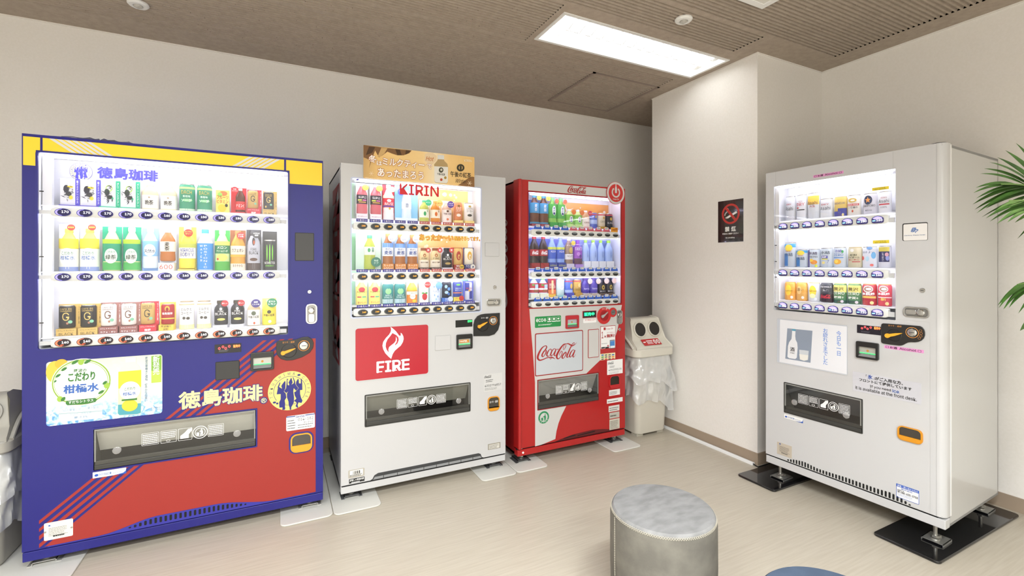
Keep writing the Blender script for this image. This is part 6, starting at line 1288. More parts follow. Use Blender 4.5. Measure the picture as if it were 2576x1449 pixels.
MB().sheet([(cu + r_ * x, cz + r_ * y) for x, y in ((.12, .30), (.36, .30), (.42, -.1), (.34, -.58), (.2, -.58), (.18, -.15), (.1, -.58), (.0, -.58), (.06, 0), (-.2, .12), (-.26, .02))], -.0026).sheet(ell(cu + r_ * .25, cz + r_ * .44, r_ * .1, r_ * .1, 10), -.0026).sheet([(cu + r_ * x, cz + r_ * y) for x, y in ((-.5, -.02), (-.12, -.02), (-.16, -.5), (-.44, -.5))], -.0026).build('figure', mat('#2a8a58', .5), rm)
q = MB()
for i, c in enumerate('リサイクル'):
    t_ = radians(212 + 116 * i / 4); v, f_, asp = glyphs(c, .01, 1); hgt = .17
    q.add([(cu + r_ * (.86 * cos(t_) + (x - .5) * hgt * -sin(t_) + (y - .5) * hgt * -cos(t_)), -.0022, cz + r_ * (.86 * sin(t_) + (x - .5) * hgt * cos(t_) + (y - .5) * hgt * -sin(t_))) for x, y in v], f_)
q.build('lettering', M_PRINT, rm)
# foot: swept lower edge with slots
ua, ub = F.px(1400, 1100)[0], F.px(1515, 1085)[0]
sw = [(F.px(1396, 1104)[0], .1045), (F.px(1412, 1100)[0], .115), (F.px(1440, 1094)[0], .129), (F.px(1490, 1086)[0], .135), (F.px(1515, 1085)[0], .127), (F.px(1545, 1085)[0], .109), (F.px(1565, 1083)[0], .1045)]
vs_ = MB().prism(sw, -.0006, .0).build('vent_opening', mat('#5a0e12', .5), R.root)
for x0, x1 in ((1417, 1448), (1452, 1497)): p0, p1 = F.px(x0, 1098)[0], F.px(x1, 1090)[0]; MB().prism([(p0, .113), (p1, .119), (p1 - .005, .126), (p0 + .005, .118)], -.0012, -.0006).build('vent_slot', M_CAVITY, vs_)
MB().box(.0, .872, .012, .03, .092, .106).build('door_gap', M_CAVITY, R.root)
MB().lathe([(.016, .098), (.018, .104), (.018, .113), (.014, .116)], 14, .03, .02).build('door_hinge', M_CHROME, R.root, smooth=True)
u, z = F.px(1316, 1140); MB().lathe([(.007, .002), (.007, -.001), (0, -.0015)], 12, u, .075, axis='y').build('screw', M_PRINT, R.root)
for u, d in ((.05, .05), (.81, .05), (.05, .62), (.81, .62)): R.foot(u, d, mat('#6a6a6a', .45, .6))
# script along the side wall, reading upwards
zlo, zhi = .985, 1.615; hgt = .25
script_logo(MB(), lambda x, y: (.0032, .155 + y * hgt, zlo + x * (zhi - zlo)), 1.1, (-1, 0, 0)).build('side_script', mat('#d9c4c4', .4), R.root)

tea = D(k='bottle', n='barley tea bottle with blue label and yellow badge', c='#6d4028', l='#3f97c4', lf=(.42, .74), cap='#5cb4de', bw=1., t=[('麦', '#f0f6fa', .59, .70, .3), ('茶', '#f0f6fa', .47, .58, .3)], base=('#a82a3c', 'たっぷり600ml', '#f0c0c8', .08), bad=('#d3c83a', 'すっきり/香味', '#4a4a10', .62, .90, .24), b=[(-1.4, 1.4, .08, .14, '#4fa0c8')])
aya = D(k='bottle', n='tall green tea bottle with red disc', c='#8fd05a', l='#4fb04a', lf=(.30, .78), cap='#7fd87a', bw=1., e=[(.1, .56, .45, .16, '#eef3ee'), (.1, .46, .25, .04, '#33437c')], t=[('綾', '#4a5a9a', .60, .68, .22, False, .1), ('鷹', '#4a5a9a', .50, .58, .22, False, .1)], base=('#3fa84a', '', '', .16), bad=('#d9603a', '', '', .6, .88, .22))
aya2 = D(k='bottle', n='short green tea bottle with orange disc', c='#cfe58a', l='#7fca4a', lf=(.20, .70), cap='#f4f4e8', bw=1., e=[(.1, .46, .42, .17, '#eef3ee'), (.1, .36, .25, .04, '#33437c')], t=[('綾', '#4a5a9a', .48, .57, .22, False, .1), ('鷹', '#4a5a9a', .38, .47, .22, False, .1)], base=('#bfe48a', '', '', .16), bad=('#e0782e', '', '', .6, .84, .24))
r1 = [(1335.5, 1358.8, 489.3, 570, tea), (1358.4, 1382, 491.4, 570.6, tea), (1381.5, 1402.8, 497, 573, aya), (1402.8, 1424, 499, 574, aya), (1424.5, 1445.8, 526, 574, aya2), (1445.8, 1466.5, 528, 574, aya2),
      (1466, 1486, 529.7, 575, D(k='bottle', n='cream milk tea bottle with red disc', c='#d9a873', l='#efe6da', lf=(.02, .56), cap='#f0ece6', bw=1., t=[('紅茶花伝', '#8a5a3a', .28, .38, .7)], base=('#e6b4b0', '', '', .10), bad=('#c8384a', 'ミルク', '#ffffff', .65, .84, .26))),
      (1486.6, 1505, 535, 576.8, D(k='can', n='blue coffee can with red band', c='#4a68cc', bf=(.14, 1), b=[(-1.4, 1.4, .84, .92, '#c84a54'), (-1.4, 1.4, .30, .55, '#a9c0f0')], e=[(.3, .74, .25, .07, '#d9b44a')], base=('#5a5fc0', '', '', .12))),
      (1506, 1525, 536, 576.8, D(k='can', n='cream coffee can with red band', c='#e2d8bc', bf=(.16, 1), b=[(-1.4, 1.4, .84, .92, '#c84a54')], e=[(.3, .70, .3, .08, '#c9a03a')], t=[('CAFE', '#6a5a3a', .40, .52, .6)], base=('#c9a03a', '', '', .15))),
      (1526.5, 1543.5, 537.5, 577, D(k='can', n='black coffee can with red band', c='#26262b', bf=(.16, 1), b=[(-1.4, 1.4, .86, .93, '#c84a54')], e=[(.2, .66, .35, .10, '#d3b03f')], t=[('BLACK', '#f0f0f0', .36, .46, .8)], base=('#3a3638', '', '', .15)))]
row_of_drinks(R, r1, 'red machine top shelf', 'drinks on the top shelf of the red machine')
cok = D(k='bottle', n='dark cola bottle with red label', c='#2a1216', l='#b5232c', lf=(.38, .58), cap='#b8242c', bw=1., script=('#ffffff', .42, .54, .74), base=('#a8262c', '', '', .16))
aqu = D(k='bottle', n='blue sports water bottle with 600 strip', c='#8fb0f0', l='#3f62c8', lf=(.30, .66), cap='#9fb0f4', bw=1., b=[(-1.4, 1.4, .60, .68, '#cfd84a')], t=[('AQUA', '#ffffff', .50, .57, .6)], base=('#2c40a0', '600ml', '#dce23a', .18))
wat = lambda n, c: D(k='bottle', n=n, c='#a9c2f0', l=None, cap='#a6e04a', bw=1., t=[('いろはす', '#5a70b8', .36, .60, .18, True, .2)], base=('#eef2f6', '', '', .24), b=[(-1.4, 1.4, .02, .16, c)])
r2_ = [(1335, 1358, 593.5, 675.3, cok), (1358.5, 1380.5, 594, 675.3, cok), (1380.5, 1401.6, 596.7, 675, aqu), (1402, 1423, 597.5, 675, aqu),
       (1423.5, 1444, 598, 674.5, D(k='bottle', n='latte bottle with white band and gold disc', c='#9a7f68', l='#efece8', lf=(.28, .46), cap='#eceae8', bw=1., e=[(.2, .58, .5, .10, '#d0b350')], t=[('THE LATTE', '#3a342c', .36, .42, .85)], base=('#d6d2e6', '', '', .14), bad=('#d6c04a', '', '', .6, .82, .26))),
       (1446, 1466.5, 604, 674.2, D(k='bottle', n='purple grape soda bottle', c='#8a3fb0', l='#9a4ac0', lf=(.34, .76), cap='#8a4ac8', bw=1., t=[('FANTA', '#ffffff', .62, .74, .95)], e=[(-.2, .50, .4, .07, '#c98ae0'), (.3, .42, .3, .06, '#5a2a8a')], base=('#b08ad8', '', '', .13), b=[(-1.4, 1.4, .14, .34, '#5a2348')])),
       (1467.5, 1485, 603.8, 673.5, wat('clear blue water bottle with green cap', '#6fb0e0')), (1486, 1504.8, 604, 673.5, wat('clear blue water bottle with green cap', '#6fb0e0')), (1505.6, 1523, 604.6, 673, wat('peach water bottle with green cap', '#d9607a')), (1524, 1544, 605, 673, wat('peach water bottle with green cap', '#d9607a'))]
row_of_drinks(R, r2_, 'red machine middle shelf', 'drinks on the middle shelf of the red machine')
qoo = D(k='bottle', n='apple drink bottle with red and white label', c='#cfe2f0', l='#b32c38', lf=(.26, .72), cap='#6fcf4a', bw=1., b=[(-1.4, 1.4, .40, .48, '#f0eeea'), (.0, .9, .48, .66, '#a9d0f0')], t=[('Qoo', '#3f9a4a', .30, .40, .6, False, .25)], base=('#e6ecd0', '', '', .22), e=[(-.4, .64, .3, .04, '#5aa84a')])
kuma = D(k='bcan', n='violet bottle can with pale disc', c='#4b3aa0', cap='#5a3f98', bf=(.16, 1), bw=1., b=[(-1.4, 1.4, .04, .16, '#d9d2c8')], t=[('torna', '#e6e2f6', .36, .46, .7)], base=('#b5a894', '', '', .14), bad=('#d9c2b0', '', '', .7, .82, .30))
kurk = D(k='bcan', n='black bottle can with gold diamond', c='#26252e', cap='#2c2c3a', bf=(.16, 1), bw=1., b=[(-1.4, 1.4, .04, .10, '#c9a882')], t=[('香るブラック', '#f0f0f0', .20, .28, .8)], e=[(0, .46, .35, .13, '#cbb04a'), (0, .46, .18, .07, '#3a3420')], base=('#6a5a4a', '', '', .14), bad=('#dcc0b0', '', '', .7, .82, .30))
r3_ = [(1333.8, 1356.8, 697.8, 748.4, qoo), (1357, 1380, 698.6, 748.4, qoo),
       (1381, 1400.5, 701, 747.5, D(k='card', n='red and gold energy card with lightning', c='#a8283c', b=[(-1, 1, 0, .16, '#e0b53a'), (-1, 1, .16, .40, '#d9743a'), (-.15, .35, .2, .9, '#e9c98a')], t=[('REAL', '#f4e6d0', .62, .74, .7), ('GOLD', '#f4e6d0', .48, .60, .8)])),
       (1402, 1422, 701, 747.5, D(k='can', n='pale green can with white disc', c='#cfe6de', bf=(.08, 1), e=[(.1, .56, .6, .17, '#f6f8f8')], t=[('CHILL', '#8aa0a0', .57, .64, .5), ('OUT', '#8aa0a0', .48, .55, .35)], base=('#8fc8c8', '', '', .10))),
       (1423.3, 1443.5, 703.6, 746.7, D(k='can', n='blue coffee can with gold diamond', c='#5a78d0', bf=(.26, 1), b=[(-1.4, 1.4, .86, .93, '#c84a54'), (-1.4, 1.4, .2, .4, '#a9c0f0')], e=[(.35, .62, .35, .16, '#d9b44a')], base=('#3f48a8', '', '', .24))),
       (1444.8, 1464.3, 703, 746.2, D(k='can', n='gold coffee can with red band', c='#cba54a', bf=(.24, 1), b=[(-1.4, 1.4, .86, .93, '#c84a54')], e=[(.2, .66, .3, .12, '#e6cf8a')], t=[('GOLD', '#4a3410', .36, .48, .8)], base=('#b8902e', '', '', .22))),
       (1465.3, 1485, 699.5, 746, kuma), (1486.5, 1506, 699.5, 745.5, kuma), (1506.8, 1526.4, 699, 744.5, kurk), (1526.8, 1545.4, 698.4, 743.6, kurk)]
row_of_drinks(R, r3_, 'red machine bottom shelf', 'drinks on the bottom shelf of the red machine')

# ------------------------------------------------------------------ white machine of canned drinks on the right
TH = math.atan2(-.81, .035)
A = Machine('vending_machine', 'white canned alcohol vending machine with pink labels by the right wall', 2.612, 1.809, TH, .828, .10, 1.83, .66)
F = A.F
M_AW = mat('#c9c9c9', .25, key='white gloss', coat=.25)
w_ = A.rect(1946, 469.4, 779.6, 2253.8); AD = A.rect(1973.5, 962, 1085, 2169)
AD = (AD[0], AD[1], F.px(1973.5, 1036)[1], AD[3])
A.shell(M_AW, mat('#c4c4c1', .28, key='white side', coat=.2), [w_, AD], .150, plinth=(.10, .142), round_r=.030, m_plinth=M_AW)
A.case(w_)
za, hh = A.rail((1970.7, 570.5), (2208.9, 550.6), 8, 21.5, 16, ['330', '330', '350', '280', '290', '280', '280', '160'], 'dome', (1956, 2233, 10))
zb, _ = A.rail((1970.4, 686.8), (2208, 688.5), 8, 21.5, 16, ['280', '210', '210', '210', '210', '200', '180', '160'], 'dome', (1956, 2233, 10))
zc, _ = A.rail((1970.4, 768), (2208, 785.4), 8, 21.5, 16, ['280', '280', '280', '300', '220', '220', '220', '220'], 'dome', (1956, 2233, 10))
A.panes([(za + hh, w_[3]), (zb + hh, za - hh), (zc + hh, zb - hh)])
A.tubes([w_[3] - .014, za - hh * .9, zb - hh * .9])
MB().box(w_[0] + .004, w_[0] + .026, .012, .022, w_[2] + .02, w_[3] - .01).build('side_post', M_CASE, A.root)
for y in (571, 617, 658, 697, 771): u, z = F.px(1948, y); MB().box(u, u + .010, .004, .008, z - .002, z + .002).build('catch', M_BLACK, A.root)
MB().ring(rrect(w_[0] - .003, w_[1] + .003, w_[2] - .003, w_[3] + .003, .004, 2), rrect(w_[0] + .001, w_[1] - .001, w_[2] + .001, w_[3] - .001, .003, 2), -.001, .006).build('window_frame', M_AW, A.root)
for x0, y0, x1, y1 in ((1951, 438, 1951, 466), (2246, 385, 2246, 417)):
    u, z0 = F.px(x0, y1); _, z1 = F.px(x0, y0); MB().box(u, u + .0012, -.0002, .001, w_[3] + .003, 1.83).build('panel_joint', mat('#a9a9a6', .6), A.root)
gz = zoom(2150, 800, 12.075)
jt = [gz(1248, 45), gz(2215, 122), gz(2262, 140), gz(2284, 180), gz(2290, 700), (2340, 1290)]
jp = F.poly(jt); q = MB()
for (a0, b0), (a1, b1) in zip(jp[:-1], jp[1:]):
    e = Vector((a1 - a0, b1 - b0)).normalized() * .0006; q.sheet([(a0 - e.y, b0 + e.x), (a0 + e.y, b0 - e.x), (a1 + e.y, b1 - e.x), (a1 - e.y, b1 + e.x)], -.0003)
q.build('panel_joint', mat('#b9b9b6', .6), A.root)
def flat_label(xl, yt, yb, xr, c, d=0.): return A.sticker(xl, yt, yb, xr, mat(c, .5), .0006, 1, 'label_strip', d=d)
for xl, yt, yb, xr in ((2046, 441.3, 447.8, 2122), (2224.6, 868, 875.8, 2324)):
    lb = flat_label(xl, yt, yb, xr, '#e79ad0'); w = xr - xl; h = yb - yt
    u0, u1, a, b = A.rect(xl, yt, yb, xr); W_, H_ = u1 - u0, b - a
    letter(MB(), 'お酒', u0 + W_ * .15, u0 + W_ * .34, a + H_ * .15, b - H_ * .12, -.0016, .024, 1).build('lettering', mat('#4a2a3c', .5), lb)
    letter(MB(), 'Alcohol', u0 + W_ * .40, u0 + W_ * .82, a + H_ * .2, b - H_ * .15, -.0016, .03, 1).build('lettering', mat('#4a2a3c', .5), lb)
    for f0 in (.04, .86):
        q = MB(); x0, x1 = u0 + W_ * f0, u0 + W_ * (f0 + .08); z0, z1 = a + H_ * .2, b - H_ * .18; t_ = .0011
        q.ring([(x0, z0), (x1, z0), (x1, z1), (x0, z1)], [(x0 + t_, z0 + t_), (x1 - t_, z0 + t_), (x1 - t_, z1 - t_), (x0 + t_, z1 - t_)], -.0016, -.0008).build('mug_mark', mat('#4a2a3c', .5), lb)
for xl, yt, yb, xr in ((2194.3, 473, 480.3, 2236), (2196, 605, 613, 2237)):
    lb = flat_label(xl, yt, yb, xr, '#f0d93a', .0025); u0, u1, a, b = A.rect(xl, yt, yb, xr, d=.0025); W_, H_ = u1 - u0, b - a
    letter(MB(), 'ノンアルコール', u0 + W_ * .2, u1 - W_ * .2, a + H_ * .52, b - H_ * .1, .0008, .01, 1).build('lettering', mat('#6a5f20', .5), lb); letter(MB(), 'Non-alcoholic', u0 + W_ * .14, u1 - W_ * .14, a + H_ * .1, a + H_ * .46, .0008, .02, 1).build('lettering', mat('#6a5f20', .5), lb)
# hotel plate, lock, handle
u0, u1, a, b = A.rect(2270.4, 562.5, 606.5, 2334)
hp = MB().prism(rrect(u0, u1, a, b, .006, 3), -.0006, 0).build('reader_pad', mat('#2c2a28', .6), A.root)
MB().prism(rrect(u0 + .004, u1 - .0012, a + .0012, b - .0045, .005, 3), -.0016, -.0006).build('pad_face', mat('#eceae7', .3), hp)
hz = zoom(2140, 540, 9.055)
CPL = [[(1495, 300), (1420, 303), (1380, 385), (1400, 392), (1455, 385), (1475, 345), (1530, 338), (1540, 345), (1515, 375), (1490, 378), (1475, 415)], [(1490, 318), (1435, 322), (1408, 372), (1440, 370), (1460, 330), (1500, 325)]]
q = MB()
for st in CPL:
    pts = F.poly([hz(*p) for p in st])
    for (a0, b0), (a1, b1) in zip(pts[:-1], pts[1:]):
        e = Vector((a1 - a0, b1 - b0)); e = e.normalized() * .0014; q.sheet([(a0 - e.y, b0 + e.x), (a0 + e.y, b0 - e.x), (a1 + e.y, b1 - e.x), (a1 - e.y, b1 + e.x)], -.0022)
q.build('monogram', mat('#3a6cb0', .5), hp)
A.text('Century Plaza Hotel', *hz(1225, 468), hz(0, 492)[1], hz(1700, 0)[0], '#34598f', 2.6, hp, bold=.03, slant=.3, res=1)
A.lock(2320.7, 730.5, 7.5); A.handle(2272, 770, 796.5, 2340, True)
# poster window with the paper sign
pu = A.rect(1955, 800.5, 911, 2132.5)
pw = MB().prism(rrect(*pu, .008, 4), -.0006, 0).build('poster_window', mat('#bfc4cb', .35), A.root)
MB().prism([(pu[0] + .014, pu[2] + .004), (pu[1] - .004, pu[2] + .004), (pu[1] - .004, pu[3] - .006), (pu[0] + .018, pu[3] - .006)], -.0012, -.0006).build('paper', mat('#e3e4e8', .5), pw)
MB().ring(rrect(pu[0] - .003, pu[1] + .003, pu[2] - .003, pu[3] + .003, .010, 4), rrect(*pu, .008, 4), -.002, 0).build('window_rim', M_AW, pw)
az_ = zoom(1920, 780, 4.261)
def apx(nm, pts, c, lv, par): return A.decal(nm, [az_(*p) for p in pts], c, lv, par)
apx('picture_ground', [(260, 195), (529, 222), (508, 565), (238, 520)], '#8b96a6', 2, pw)
apx('sake_bottle', [(312, 222), (348, 226), (345, 280), (350, 320), (366, 350), (371, 400), (362, 510), (345, 524), (280, 515), (262, 500), (268, 385), (280, 345), (305, 310), (310, 265)], '#e6e7e9', 3, pw); apx('sake_bottle', [(312, 203), (349, 206), (348, 224), (312, 220)], '#5b9fb8', 3, pw)
A.text('酒', *az_(290, 394), az_(0, 438)[1], az_(340, 0)[0], '#2b2b2b', 4, pw); A.text('SAKE', *az_(290, 446), az_(0, 462)[1], az_(340, 0)[0], '#55555a', 4, pw, res=1)
apx('cup_print', [(388, 425), (440, 430), (490, 438), (482, 535), (440, 545), (395, 530)], '#c9ced2', 3, pw); apx('cup_print', [(390, 470), (486, 484), (481, 532), (440, 541), (396, 527)], '#e6e4dc', 4, pw)
A.text('今日も一日', *az_(785, 220), az_(0, 487)[1], az_(838, 0)[0], '#6f93d6', 2, pw, vert=True); A.text('お疲れさまでした', *az_(640, 195), az_(0, 580)[1], az_(695, 0)[0], '#6f93d6', 2, pw, vert=True)
# display, bill slot, coin panel
dp = A.sticker(2156.3, 816.4, 837, 2216.4, mat('#1d1a26', .25), .001, 2, 'price_display')
for x, y in ((2169, 825.6), (2176.5, 822.8), (2183, 827), (2191, 824)): u, z = F.px(x, y); MB().ring(ell(u, z, .0046, .0054, 12), ell(u, z, .0022, .003, 12), -.0026, -.0018).build('digit', glow('#ff4a4a', 2.0), dp)
A.text('販売中', 2199.5, 821.8, 828.5, 2215, glow('#ff7a3c', 2.2), 3, dp, res=1, bold=.03); A.lines(2167, 831.5, 836, 2190, 2, mat('#55525c', .5), 3, dp)
A.bill_slot(2156.3, 857, 898.5, 2212, '#1f1f1f')
A.coin_panel([gz(*p) for p in ((820, 230), (835, 180), (875, 160), (1300, 188), (1700, 218), (1990, 243), (2060, 275), (2115, 340), (2145, 430), (2145, 530), (2110, 620), (2040, 685), (1950, 722), (1850, 735), (1720, 730), (1630, 742), (1560, 775), (1490, 815), (1430, 832), (1370, 835), (1100, 805), (890, 772), (840, 750), (820, 710))],
             (*gz(1225, 520), 19), (gz(1035, 530), gz(1478, 460)), (*gz(1768, 440), 17), '#242322', '#efaf2e', '#d9944a', [('おつり・返却', *gz(1025, 195), gz(0, 250)[1], gz(1425, 0)[0], mat('#d9944a', .5))])
for x, y in ((2025, 385), (2040, 465), (2030, 545), (1985, 610)): u, z = F.px(*gz(x, y)); MB().ring(ell(u, z, .0055, .0055, 14), ell(u, z, .0045, .0045, 14), -.0078, -.007).build('coin_mark', mat('#c98a4a', .5), A.root)
# ice notice
ns = A.sticker(2145.3, 933.7, 981.8, 2317.8, mat('#c9c9cf', .4), .001, 1, 'ice_notice'); iz = zoom(2140, 920, 12.075); u0_, z0_ = F.px(2145, 950)
def itx(s_, x0, yt, yb, x1, c, bo=.016): A.text(s_, *iz(x0, yt), iz(0, yb)[1], iz(x1, 0)[0], c, 2, ns, bold=bo)
itx('「', 465, 268, 325, 497, '#333333'); itx('氷', 525, 268, 395, 665, '#2a4a9c', .03); itx('」', 700, 355, 418, 730, '#333333'); itx('がご入用な方、', 745, 330, 435, 1590, '#2b2b2b', .026)
itx('フロントにて提供しています', 268, 372, 462, 1860, '#2b2b2b', .026); itx('If you need', 590, 580, 672, 1225, '#33302e', .024); itx('ice', 1275, 705, 805, 1470, '#2f5aa8', .03); itx('.', 1480, 845, 858, 1496, '#33302e'); itx('it is available at the front desk.', 150, 605, 700, 2010, '#33302e', .024)
A.dispenser(AD, lip=.22, m_back=mat('#6a6c70', .3, .4), prints=(.20, .86), knobs=(.15, .82))
MB().ring(rrect(AD[0] - .003, AD[1] + .003, AD[2] - .003, AD[3] + .003, .004, 2), rrect(AD[0] + .001, AD[1] - .001, AD[2] + .001, AD[3] - .001, .003, 2), -.002, .004).build('bay_frame', M_DKGREY, A.root)
hl = A.sticker(1973, 1041, 1051, 2020.5, None, .001, 2); hybrid(A, hl, 1973, 1041, 1051, 2020.5)
A.coin_return(2259, 1068, 1103, 2322.5, '#d9921f', cup=.34)
rp = A.sticker(1955, 1110.5, 1140.5, 1992, mat('#c9bfae', .4, .2), .002, 1, 'rating_plate'); A.sticker(1961, 1114.5, 1117.5, 1964, mat('#2d4f9c', .5), .0005, 2, 'mark', rp); A.lines(1961, 1120, 1135, 1987, 6, mat('#6a655c'), 2, rp, fill=.3); A.lines(1966, 1137, 1140, 1987, 1, M_INK, 2, rp)
rs = A.sticker(2255, 1215.5, 1249, 2312.5, mat('#e9e9ea', .5), .003, 1, 'repair_sticker'); ru = A.rect(2255, 1215.5, 1249, 2312.5); W_, H_ = ru[1] - ru[0], ru[3] - ru[2]
MB().ring(rrect(*ru, .003, 2), rrect(ru[0] + .0015, ru[1] - .0015, ru[2] + .0015, ru[3] - .0015, .002, 2), -.0016, -.0008).build('sticker_rim', mat('#3a5fb8', .5), rs)
MB().prism([(ru[0], ru[3] - H_ * .20), (ru[1], ru[3] - H_ * .20), (ru[1], ru[3]), (ru[0], ru[3])], -.0016, -.0008).build('sticker_band', mat('#3a5fb8', .5), rs)
def rtx(s_, x0, x1, f0, f1, c, bo=.015): letter(MB(), s_, ru[0] + W_ * x0, ru[0] + W_ * x1, ru[2] + H_ * f0, ru[2] + H_ * f1, -.0024, bo, 1).build('lettering', mat(c, .5), rs)
rtx('修理・問い合わせ先は', .05, .95, .83, .96, '#e6ebf6'); rtx('株式会社', .22, .72, .66, .76, '#5a78c0'); rtx('088-625-3703', .20, .95, .38, .52, '#26262a', .03); rtx('☎', .05, .17, .38, .53, '#26262a'); rtx('機械番号', .05, .35, .54, .62, '#33333a')
A.lines(2259, 1239, 1246, 2306, 3, mat('#9fb0d8'), 2, rs, fill=.25)
# vent slots in the wavy foot of the door
lo = [(1840 + x / 3.5, 1040 + y / 3.5) for x, y in ((372, 385), (460, 396), (560, 402), (640, 420), (760, 480), (900, 525), (1000, 555), (1140, 605), (1280, 655), (1400, 690), (1500, 742), (1580, 800), (1680, 870), (1750, 898))]
lp = [F.px(*p) for p in lo]
def edge_z(u):
    for (a0, b0), (a1, b1) in zip(lp[:-1], lp[1:]):
        if a0 <= u <= a1: return b0 + (b1 - b0) * (u - a0) / (a1 - a0)
    return .15
n_ = 37; ua, ub = F.px(1840 + 500 / 3.5, 1158)[0], F.px(1840 + 1570 / 3.5, 1262)[0]
ft = MB().prism([(lp[0][0], .1505)] + [(p[0], max(p[1], .151)) for p in lp] + [(lp[-1][0], .1505)], -.0006, 0).build('vent_strip', mat('#c4c4c2', .4), A.root)
for i in range(n_):
    u = ua + (ub - ua) * i / (n_ - 1); top = edge_z(u) - .003; bot = .1535
    if top - bot > .007: MB().prism(rrect(u - .0042, u + .0042, bot, top, .003, 3), -.0012, -.0006).build('vent_slot', M_CAVITY, A.root)
MB().box(.004, .80, .004, .02, .142, .150).build('door_gap', M_CAVITY, A.root)
MB().lathe([(.030, 1.83), (.028, 1.836), (.012, 1.838), (0, 1.838)], 16, .79, .045).build('top_hinge', M_BLACK, A.root, smooth=True)
MB().box(.8275, .8285, .056, .066, .150, 1.826).build('side_seam', mat('#f4f4f3', .4), A.root)
for u, d in ((.055, .055), (.775, .055), (.055, .60), (.775, .60)): A.foot(u, d, mat('#b9b9b4', .35, .8), h=.10)

D = dict
beer = lambda n, b_, t_, c='#cfd2d6', **k: D(k='can', n=n, c=c, b=b_, t=t_, **k)
ink = '#2b2f3a'
c1 = [(1972.9, 1997.7, 494.3, 558.9, beer('silver beer can with thin black script', [(-.9, 1.0, .12, .80, '#c9ccd2')], [('DRY', '#b0303a', .64, .70, .5), ('Asahi', ink, .42, .58, .8)])),
      (2001, 2026.7, 490, 556, beer('silver beer can with wide red lettering', [(-1.0, 1.0, .10, .82, '#d3d5da'), (-1.4, .8, .38, .42, '#2b2f3a')], [('DRY', '#b0303a', .56, .68, .85), ('SUPER', '#8a4a50', .72, .76, .4)], e=[(-.6, .48, .3, .03, '#b0303a')])),
      (2029, 2059.8, 485, 552, beer('silver beer can with golden top', [(-1.2, 1.2, .55, .88, '#e6b54a')], [('Asahi', ink, .54, .68, .9), ('大生', '#a8343c', .44, .52, .5)])),
      (2060, 2093, 500, 548, beer('short silver beer can with black script', [(-.9, 1.0, .12, .82, '#d0d3d8')], [('DRY', '#b0303a', .66, .74, .6), ('Asahi', ink, .42, .60, .85)])),
      (2095.4, 2128, 495, 546.5, beer('gold and navy beer can', [(-1.4, 1.4, .02, .28, '#3a3f8c'), (-.2, 1.4, .28, .42, '#3a3f8c')], [('PREMIUM', '#3a3f7c', .62, .72, .9)], c='#cfb262', lidc='#d9c88a', e=[(.6, .1, .2, .07, '#d9c88a')])),
      (2129, 2162.5, 490.6, 543, beer('white beer can with red band', [(-1.4, 1.0, .48, .58, '#b8342e')], [('KIRIN BEER', '#ffffff', .50, .56, .85), ('一番搾り', ink, .34, .44, .8)], c='#ded9cf', e=[(-.1, .74, .7, .10, '#c9a94a'), (.0, .74, .35, .05, '#e6e0d2'), (0, .22, .14, .06, '#c2543a')])),
      (2168, 2204, 486.3, 539, beer('pale can with orange star on navy disc', [], [('SAPPORO', ink, .36, .46, .95), ('黒ラベル', ink, .16, .22, .5)], c='#d0ced6', e=[(-.1, .68, .62, .21, '#2b3a55')], star=1)),
      (2206.4, 2240, 481.4, 535.4, beer('white can with red strip under yellow label', [(-.9, .9, .38, .44, '#b8343e')], [('ZERO', '#a8484e', .68, .74, .5), ('Asahi', ink, .48, .64, .85), ('0.00%', '#4a4a55', .24, .32, .5)], c='#e3e3e6'))]
row_of_drinks(A, c1, 'pink-labelled machine top shelf', 'cans on the top shelf of the right-hand white machine')
ice = lambda n, **k: D(k='can', n=n, c='#c9d2dc', **k)
